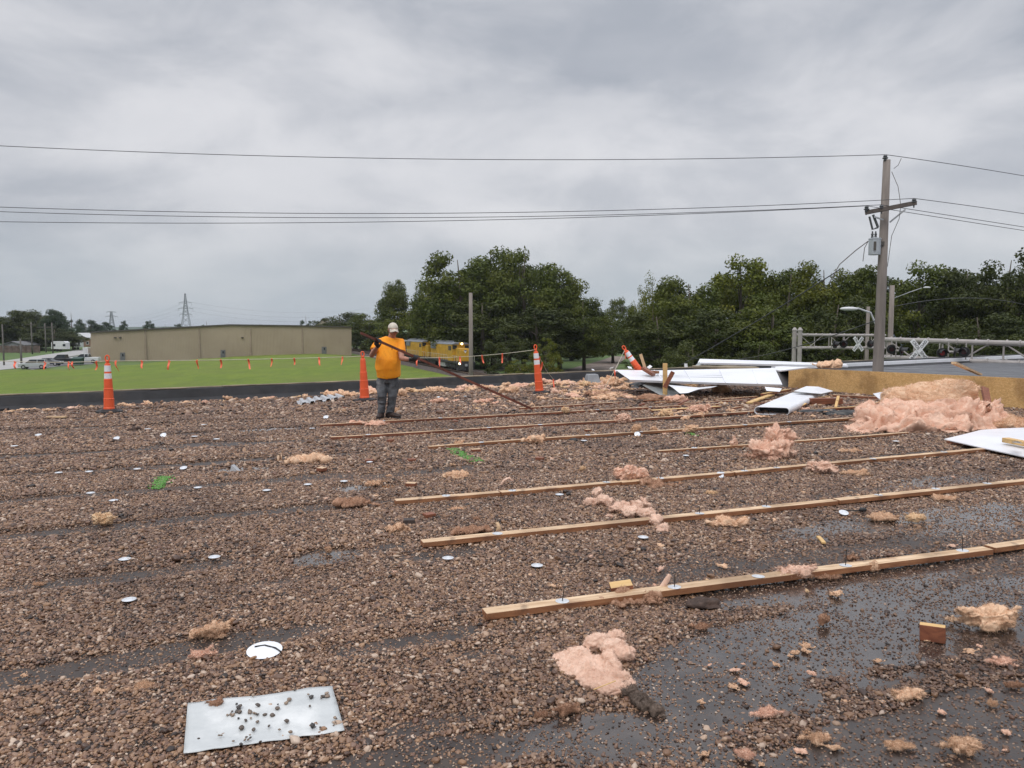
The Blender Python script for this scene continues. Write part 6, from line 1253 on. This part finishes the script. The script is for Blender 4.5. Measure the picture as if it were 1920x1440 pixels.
for i in range(46): px = rg.uniform(760, 1040); py = rg.uniform(722, 768); crumb(G(px, py, .01), rg.uniform(.25, .75), 'insulation scraps between the steel bar and the parapet', 'little insulation scrap on the gravel between the worker and the leaning striped cone')
for i in range(40): px = rg.uniform(1230, 1560); py = rg.uniform(738, 790); crumb(G(px, py, .01), rg.uniform(.25, .8), 'insulation scraps around the wreckage', 'little insulation scrap lying around the white wreckage panels')
for i in range(60): px = rg.uniform(560, 1900); py = 790+rg.random()**1.5*330; crumb(G(px, py, .015), rg.uniform(.08, .28), 'tiny insulation crumbs over the middle of the roof', 'tiny insulation crumb among the lumber rows')
for i in range(30): px = rg.uniform(1250, 1910); py = rg.uniform(1200, 1435); crumb(G(px, py, .01), rg.uniform(.06, .2), 'tiny insulation crumbs at the lower right', 'tiny wet insulation crumb on the washed-out lower right', rg.choice((1, 5, 5)))
for i in range(14): px = rg.uniform(30, 560); py = rg.uniform(760, 1330); crumb(G(px, py, .02), rg.uniform(.07, .2), 'tiny insulation crumbs on the left gravel', 'tiny insulation crumb on the open left gravel', 5)
# brown membrane strips torn up in front of the parapet under the panel
for k, (a_, b_, lb) in enumerate((((1150, 731), (1225, 735), 'upper torn dark roofing strip below the long white panel'), ((1158, 739), (1250, 744), 'middle torn dark roofing strip below the long white panel'), ((1135, 747), (1225, 752), 'lower torn dark roofing strip below the long white panel'))):
    lumber(G(*a_, .02), G(*b_, .03), .28, .02, lb, 'roofing_strip', mats=[M('torn_felt', (.10,.065,.05), .9, .4, 6, .4)]*2)
# ============================================================ CHANNELISER CONES
ORG = M('cone_orange', (.80,.115,.035), .45, .08, 3, .05, .01, 6, dirt=(.5,.09,.035), dirtamt=.4); REFL = M('cone_band', (.74,.75,.78), .35, .05, 6, 0, dirt=(.5,.5,.5), dirtamt=.3); RBR = M('cone_rubber', (.02,.02,.022), .7, .3, 8, .2)
def cone(loc, bands, label, rz=0.0, rot=(0,0,0), h=1.12, base=True, sink=0.0, broad=1.0):
    e = empty('traffic_cone', loc, rz, label, 'traffic cone', 'tall orange channeliser cones'); e.rotation_euler = (rot[0], rot[1], rz)
    k = h/1.12; mb = MB(); prof = [(.105, .05), (.105, .10), (.098, .11), (.096, .26), (.101, .27), (.090, .28), (.087, .45), (.092, .46), (.081, .47), (.077, .63), (.081, .64), (.070, .65), (.062, .82), (.058, .90), (.050, .935), (.040, .945)]
    mb.lathe([(r_*broad, z*k) for r_, z in prof], seg=22); mb.build('body', ORG, e, smooth=False)
    mb = MB(); R0, R1 = .036, .017; z0 = 1.04*k; loop = [(R0*math.sin(a)*.95, 0, z0+.055*math.cos(a)) for a in [2*math.pi*i/18 for i in range(19)]]; mb.tube(loop, .013, 8, cap=False); mb.tube([(0, 0, .94*k), (0, 0, .99*k)], [.032, .026], 12); mb.ball((0,0,.985*k), (.036, .036, .02), 12); mb.build('handle', ORG, e, smooth=True)
    if bands:
        for z0_, z1_, ra, rb in ((.655, .755, .0705, .0665), (.79, .905, .0655, .0605)):
            mb = MB(); mb.lathe([(ra*broad, z0_*k), (rb*broad, z1_*k)], seg=22); mb.build('reflective_band', REFL, e)
    if base:
        mb = MB(); oc = []
        for i in range(8): a = 2*math.pi*(i+.5)/8; oc.append((.235*math.cos(a)*(1.12 if i % 2 else 1), .235*math.sin(a)*(1.12 if i % 2 else 1), 0))
        mb.prism(oc, (0,0,.045)); mb.lathe([(.15, .045), (.12, .075)], seg=16); mb.build('base', RBR, e, bevel=.01)
    return e
c1 = cone(G(205, 774, .015), True, 'upright striped cone with two white bands at the left', .2, (0, 0), 1.10, broad=.92)
c2 = cone(G(684, 752, .015), False, 'orange cone without bands just left of the worker', .5, (0, -.035), 1.10)
c3 = cone(G(1012, 738, .015), True, 'leaning striped cone right of the worker', .3, (0, -.10), 1.22)
c4b = D(1213, 716, 19.3); c4 = cone(Vector((c4b.x, c4b.y, max(.03, c4b.z))), True, 'fallen striped cone tilted behind the long white panel', 0, (0, -.60), 1.12)
o = None; mb = MB(); oc = [(.27*math.cos(2*math.pi*(i+.5)/8), .27*math.sin(2*math.pi*(i+.5)/8), 0) for i in range(8)]; mb.prism(oc, (0,0,.07)); o = mb.build('cone_base', RBR, bevel=.01); o.location = G(-14, 772, .01); tag(o, 'black rubber cone base cut by the left edge of the view', 'cone base')
bpy.context.view_layer.update()
# ============================================================ WARNING LINES WITH FLAGS
ROPE = M('rope_cream', (.55,.52,.40), .8, .1, 10, .2); FLAG = M('flag_orange', (.90,.16,.08), .55, .08, 6, .1)
FLAG.node_tree.nodes['Principled BSDF'].inputs['Transmission Weight'].default_value = 0
def flagline(pts, flags, label, seed, r=.006, flen=.15):
    """pts: rope points; flags: fractions along it"""
    a = Vector(pts[0]); e = empty('warning_line', a, 0, label, 'flag line', 'rope lines with orange flags'); P = [Vector(p)-a for p in pts]; mb = MB(); mb.tube(P, r, 6, cap=False); mb.build('rope', ROPE, e, smooth=True); rg_ = random.Random(seed)
    seg = [0]
    for p, q in zip(P[:-1], P[1:]): seg.append(seg[-1]+(q-p).length)
    for px in flags:
        # find rope point under that image column
        best = min(((abs((a+P[i].lerp(P[i+1], k/20)).x/(a+P[i].lerp(P[i+1], k/20)).y-(px-960)/1440), P[i].lerp(P[i+1], k/20)) for i in range(len(P)-1) for k in range(21)), key=lambda z: z[0])[1]
        mb = MB(); L_ = flen*rg_.uniform(.8, 1.15); sl = rg_.uniform(-.22, .22)*L_; n = 5; vs = []; tw = rg_.uniform(-.5, .5)
        for i in range(n+1): u = i/n; c_ = best+Vector((sl*u*u, .03*math.sin(u*4+px), -L_*u)); hw = .019*(1.1-.35*u); vs += [c_-Vector((hw*math.cos(tw*u*2), hw*math.sin(tw*u*2), 0)), c_+Vector((hw*math.cos(tw*u*2), hw*math.sin(tw*u*2), 0))]
        mb.add(vs, [(2*i, 2*i+1, 2*i+3, 2*i+2) for i in range(n)]); mb.ball(best, (.016, .016, .014), 6); f = mb.build('flag', FLAG, e, smooth=True)
    return e
def sagline(a, b, sag, n=24): a = Vector(a); b = Vector(b); return [a.lerp(b, i/n)-Vector((0,0,sag*4*(i/n)*(1-i/n))) for i in range(n+1)]
def ctop(c, z=.985): return c.matrix_world @ Vector((0, 0, z))
t1 = ctop(c1, .97); t2 = ctop(c2, .975); t3 = ctop(c3, 1.07); t4 = ctop(c4, .99)
left_end = D(-60, 673, 14.3)
flagline(sagline(left_end, t1, .04), (27, 83, 128, 135, 181), 'rope with orange flags running off the left edge from the left striped cone', 1)
flagline(sagline(t1, t2, .02), (217, 265, 316, 369, 414, 465, 509, 552, 598, 642), 'rope with orange flags between the left striped cone and the plain orange cone', 2, flen=.17)
flagline(sagline(t2, t3, .10), (781, 824, 862, 904, 942), 'rope with orange flags passing behind the worker to the leaning striped cone', 3, flen=.2)
gnd = G(1046, 722, .05); flagline([t3, t3.lerp(gnd, .45)+Vector((0,0,-.10)), gnd], (1012, 1017, 1038), 'slack rope dropping from the leaning striped cone to the scraps', 4, flen=.25)
g2 = G(1130, 735, .06); flagline([g2, g2.lerp(t4, .55)+Vector((0,0,-.03)), t4], (1153, 1172), 'rope with orange flags rising from the scraps to the fallen striped cone', 5, flen=.22)
# ============================================================ STEEL BAR HELD BY THE WORKER
RUST = M('rusty_steel', (.15,.045,.028), .5, .35, 5, .3, .004, 40, dirt=(.28,.12,.07), dirtamt=.4)
BL = D(676, 626, 12.55); BR = G(999, 769, .04); bd_ = (BR-BL).normalized()
def on_bar(px):
    best = min(range(2001), key=lambda i: abs(BL.lerp(BR, i/2000).x/BL.lerp(BR, i/2000).y-(px-960)/1440)); return BL.lerp(BR, best/2000)
mb = MB(); L_ = (BR-BL).length; side = bd_.cross(Vector((0,0,1))).normalized(); up_ = side.cross(bd_)
for o1, wd_, th_2 in ((Vector((0,0,0)), .042, .008), (up_*.018-side*.018, .008, .042)): mb.bar(BL-BL+o1, BR-BL+o1, wd_, th_2)
o = mb.build('steel_bar', RUST); o.location = BL; tag(o, 'long rusty steel angle bar held by the worker with its end on the roof', 'steel bar')
# ============================================================ THE WORKER
YB = 13.42
W0 = G(728, 786, .02); W0.y = YB
def Q(px, py, dy=0.0): return D(px, py, YB+dy)
h1 = on_bar(709); h2 = on_bar(777)
SKIN = M('skin', (.40,.19,.13), .5, .12, 20, .1, .002, 60, sss=.1); SHIRT = NT('orange_shirt'); t = SHIRT; n = t.noise(3, 4, .6); n2 = t.noise(9, 5, .7); c = t.mix(t.rng(n, .3, .7), (.92,.30,.012), (.98,.38,.02)); c = t.mix(t.math('MULTIPLY', t.rng(n2, .56, .75), .55), c, (.46,.14,.02)); n3 = t.noise(2.2, 5, .65); c = t.mix(t.math('MULTIPLY', t.rng(n3, .5, .72), .35), c, (.62,.20,.03)); t.set(Base_Color=c, Roughness=.85); t.bump(t.noise(7, 4, .6, t.stretch((1, 1, .5)), .5), .7, .03); SHIRT = t.m
JEAN = M('grey_jeans', (.085,.09,.10), .85, .5, 6, .6, .03, 14, dirt=(.34,.32,.30), dirtamt=.75); GLOVE = M('dark_gloves', (.022,.022,.026), .7, .3, 20, .3); BOOT = M('dark_boots', (.035,.02,.016), .6, .3, 12, .3); CAPM = M('cap_cream', (.55,.50,.42), .85, .12, 10, .3, .005, 30)
wk = empty('person', (W0.x, YB, .02), 0, 'worker in an orange T-shirt, grey jeans and pale cap carrying a long steel bar', 'person'); O = Vector(wk.location)
def q(px, py, dy=0.0): return Q(px, py, dy)-O
H1 = h1-O; H2 = h2-O
# skeleton points (sides named as seen in the picture)
neck = q(734, 634, .02); head = q(737, 619, -.02)
shL = q(709, 643, .02); shR = q(751, 643, .02)
elL = q(697, 666, -.12); elR = q(753, 672, -.16)
wrL = H1+Vector((-.01, .05, -.07)); wrR = H2+Vector((-.075, .03, -.035))
# head + neck + arms skin
mb = MB()
hc = head+Vector((0, 0, 0)); tilt = rot3(.20, .02, .38)   # looks down and to the picture's right
def hv(x, y, z): return hc + tilt @ Vector((x, y, z))
mb.ball(hv(0, .01, .025), (.078, .098, .095), 20, rot=tilt); mb.ball(hv(0, -.022, -.045), (.060, .068, .066), 16, rot=tilt); mb.ball(hv(0, -.055, -.088), (.032, .028, .022), 10, rot=tilt)
mb.ball(hv(0, -.098, -.012), (.014, .022, .022), 8, rot=tilt); mb.ball(hv(0, -.092, .012), (.010, .014, .03), 8, rot=tilt); mb.ball(hv(0, -.078, .035), (.055, .022, .012), 10, rot=tilt)
mb.ball(hv(0, -.083, -.052), (.026, .012, .012), 10, rot=tilt)
for s in (-1, 1): mb.ball(hv(s*.077, .012, -.005), (.012, .022, .032), 10, rot=tilt); mb.ball(hv(s*.045, -.055, -.03), (.028, .03, .032), 10, rot=tilt)
mb.loft([(neck+Vector((0,.02,-.06)), .085, .08), (neck+Vector((0,.01,-.01)), .068, .070), (neck.lerp(hc, .55)+Vector((0,.015,0)), .060, .066), (hv(0, .02, -.03), .058, .06)], seg=16)
for sh, el, wr in ((shL, elL, wrL), (shR, elR, wrR)):
    mid = el.lerp(wr, .35); mb.loft([(sh, .062, .062), (sh.lerp(el, .5), .058, .058), (el, .046, .046), (mid, .050, .047), (el.lerp(wr, .8), .036, .032), (wr, .030, .026)], side=(.3, 1, 0), seg=14)
me = remeshed(mb, .0075, 2); objm('body', me, SKIN, wk)
mb = MB(); mb.ball(hv(0, -.093, -.052), (.022, .006, .004), 8, rot=tilt); mb.build('mouth', M('lips', (.25,.08,.07), .5, .1, 5, 0), wk, smooth=True)
# short hair under the cap
mb = MB(); mb.ball(hv(0, .030, .012), (.083, .088, .075), 18, rot=tilt); mb.build('hair', M('hair_grey', (.07,.055,.045), .9, .3, 40, .5), wk, smooth=True)
# cap
mb = MB(); n = 20; rings = []
for j in range(8):
    ph = math.pi/2*j/7; rr_ = math.cos(ph); rings.append([hv(.088*rr_*math.cos(2*math.pi*k/n), .016+.108*rr_*math.sin(2*math.pi*k/n), .030+.100*math.sin(ph)) for k in range(n)])
mb.add([v for r_ in rings for v in r_], [(j*n+k, j*n+(k+1) % n, (j+1)*n+(k+1) % n, (j+1)*n+k) for j in range(7) for k in range(n)]); mb.ball(hv(0, .016, .132), (.008, .008, .005), 8)
cp = mb.build('cap', CAPM, wk, smooth=True); s = cp.modifiers.new('s', 'SOLIDIFY'); s.thickness = .004
mb = MB(); vs = []
for j in range(5):
    for k in range(11): a = math.pi*(1.2+.6*k/10); ex = j/4*.085; vs.append(hv((.086+ex*.1)*math.cos(a), .016+(.104+ex)*math.sin(a), .036-.022*(j/4)-.03*abs(math.cos(a))*(.5+j/4)))
mb.add(vs, [(j*11+k, j*11+k+1, (j+1)*11+k+1, (j+1)*11+k) for j in range(4) for k in range(10)]); br_ = mb.build('brim', CAPM, cp, smooth=True); s = br_.modifiers.new('s', 'SOLIDIFY'); s.thickness = .005
# sunglasses
mb = MB()
for s in (-1, 1): mb.ball(hv(s*.034, -.090, .004), (.033, .013, .021), 12, rot=tilt); mb.bar(hv(s*.066, -.075, .010), hv(s*.082, .01, .006), .006, .008)
mb.bar(hv(-.015, -.103, .008), hv(.015, -.103, .008), .006, .006); sg = mb.build('sunglasses', M('glasses_black', (.008,.008,.01), .08, .05, 5, 0), wk, smooth=True)
# gloves with five fingers round the bar
def glove(hp, wr, seed, flip):
    rs_ = random.Random(seed); mb = MB(); ax = bd_; toward = (wr-hp); toward = (toward-ax*toward.dot(ax)).normalized(); oth = ax.cross(toward)*flip; r0 = .043
    pc = hp+toward*.052
    mb.ball(pc, (.028, .044, .034), 12, rot=Matrix((oth, ax, toward)).transposed())
    mb.loft([(wr+(wr-pc)*.5, .038, .034), (wr, .034, .03), (pc, .036, .026)], side=tuple(ax), seg=12)
    for i in range(4):
        off = ax*(-.033+.022*i); st = 35; en = 255-10*abs(i-1.5)*2+rs_.uniform(-10, 10); pts = []
        for k in range(8): a = R(st+(en-st)*k/7); pts.append(hp+off+toward*(math.cos(a)*r0)+oth*(math.sin(a)*r0))
        ln = [.0125, .0125, .012, .0115, .011, .0105, .010, .008]; mb.tube([pc+off*.8]+pts, [.013]+ln, 8)
    pts = [pc+ax*.035*1, hp+ax*.050+toward*.03-oth*.035, hp+ax*.044-toward*.005-oth*.047, hp+ax*.030-toward*.035-oth*.036]; mb.tube(pts, [.016, .015, .013, .010], 8)
    return objm('glove', remeshed(mb, .005, 1), GLOVE, wk)
glove(H1, wrL, 1, 1); glove(H2, wrR, 2, -1)
# shirt
mb = MB()
sp_ = [(728, 706, .04, .200, .150), (727.5, 699, .03, .204, .162), (727, 688, .01, .205, .172), (728, 674, .0, .200, .168), (729, 662, .01, .198, .150), (730, 651, .02, .212, .138), (731, 643, .03, .215, .118), (732, 637, .03, .165, .095), (733, 633, .03, .095, .080)]
mb.loft([(q(px, py, dy), a_, b_) for px, py, dy, a_, b_ in sp_], seg=24)
for sh, el, inn in ((shL, elL, q(722, 642, .03)), (shR, elR, q(740, 642, .03))):
    e1 = sh.lerp(el, .60); mb.loft([(inn, .085, .085), (sh, .088, .086), (sh.lerp(el, .3), .082, .080), (e1, .080, .074)], side=(.3, 1, 0), seg=16)
me = remeshed(mb, .010, 4); n = len(me.vertices); co = np.empty(n*3, np.float32); nr = np.empty(n*3, np.float32); me.vertices.foreach_get('co', co); me.vertices.foreach_get('normal', nr); co = co.reshape(-1, 3); nr = nr.reshape(-1, 3)
pz = co*np.array([5, 5, 2.6]); wv = 1-2*np.abs(vn3(pz+np.stack([vn3(pz*.8), vn3(pz*.8+9), vn3(pz*.8+20)], 1)*.7)); co += nr*(wv*.022*np.clip((1.38-co[:, 2])*2.5, .25, 1)-.002)[:, None]; me.vertices.foreach_set('co', co.ravel()); me.update(); objm('shirt', me, SHIRT, wk)
mb = MB(); P = q(735, 651, -.12); mb.bar(P, P+Vector((.0, -.004, -.045)), .012, .006, up=(0,1,0)) ; mb.build('collar_button_mark', M('shirt_mark', (.3,.10,.02), .8, .1, 5, 0), wk)
# jeans
mb = MB()
hipL, hipR = q(717, 712, .05), q(738, 712, .05); kL, kR = q(716.5, 745, -.05), q(736, 744, .03); aL, aR = q(714.5, 773, .02), q(731.5, 771, .05)
mb.loft([(q(727.5, 701, .04), .170, .125), (q(727.5, 708, .04), .182, .135), (q(727.5, 716, .05), .185, .13)], seg=20)
for hp, kn, an in ((hipL, kL, aL), (hipR, kR, aR)): mb.loft([(hp, .100, .118), (hp.lerp(kn, .5), .096, .102), (kn+Vector((0,-.01,.02)), .076, .080), (kn.lerp(an, .4)+Vector((0,.02,0)), .072, .080), (kn.lerp(an, .85), .064, .070), (an, .066, .078), (an+Vector((0,-.01,-.03)), .064, .078)], seg=18)
me = remeshed(mb, .009, 3); n = len(me.vertices); co = np.empty(n*3, np.float32); nr = np.empty(n*3, np.float32); me.vertices.foreach_get('co', co); me.vertices.foreach_get('normal', nr); co = co.reshape(-1, 3); nr = nr.reshape(-1, 3)
pz = co*np.array([7, 7, 9]); wv = 1-2*np.abs(vn3(pz+np.stack([vn3(pz*.6), vn3(pz*.6+9), vn3(pz*.6+20)], 1)*.9)); co += nr*(wv*.011-.002)[:, None]; me.vertices.foreach_set('co', co.ravel()); me.update(); objm('jeans', me, JEAN, wk)
# boots
for an, yaw, nm in ((aL, R(-95), 0), (aR, R(-25), 1)):
    f_ = Vector((math.cos(yaw), math.sin(yaw), 0)); mb = MB(); b0_ = Vector((an.x, an.y, .0))
    mb.loft([(b0_+Vector((0,0,.22)), .055, .058), (b0_+Vector((0,0,.12)), .052, .06), (b0_+Vector((0,0,.05)), .05, .065)], side=tuple(Vector((-f_.y, f_.x, 0))), seg=14)
    mb.loft([(b0_-f_*.085+Vector((0,0,.045)), .030, .035), (b0_-f_*.05+Vector((0,0,.05)), .046, .05), (b0_+f_*.05+Vector((0,0,.052)), .048, .052), (b0_+f_*.13+Vector((0,0,.045)), .054, .042), (b0_+f_*.19+Vector((0,0,.038)), .042, .034), (b0_+f_*.215+Vector((0,0,.034)), .02, .02)], side=tuple(Vector((-f_.y, f_.x, 0))), seg=14)
    bt_ = objm('boot', remeshed(mb, .007, 2), BOOT, wk); mb = MB(); s_ = Vector((-f_.y, f_.x, 0))
    mb.prism([b0_-f_*.10-s_*.03, b0_-f_*.10+s_*.03, b0_+f_*.10+s_*.052, b0_+f_*.18+s_*.045, b0_+f_*.22+s_*.01, b0_+f_*.22-s_*.01, b0_+f_*.18-s_*.045, b0_+f_*.10-s_*.052], (0,0,.022)); mb.build('sole', RBR, bt_, bevel=.004)
# ============================================================ HAZE
t = bpy.data.materials.new('haze_air'); t.use_nodes = True; nt = t.node_tree; nt.nodes.remove(nt.nodes['Principled BSDF']); pv = nt.nodes.new('ShaderNodeVolumePrincipled')
pv.inputs['Color'].default_value = (.82, .88, .96, 1); pv.inputs['Density'].default_value = .00012; pv.inputs['Anisotropy'].default_value = .2; nt.links.new(pv.outputs[0], nt.nodes['Material Output'].inputs['Volume'])
mb = MB(); mb.box((0, 3750, (GZ-1.2+60)/2), (12100, 8600, 60-GZ+1.2)); o = mb.build('haze', t); tag(o, kind='stuff'); scene.cycles.volume_max_steps = 32
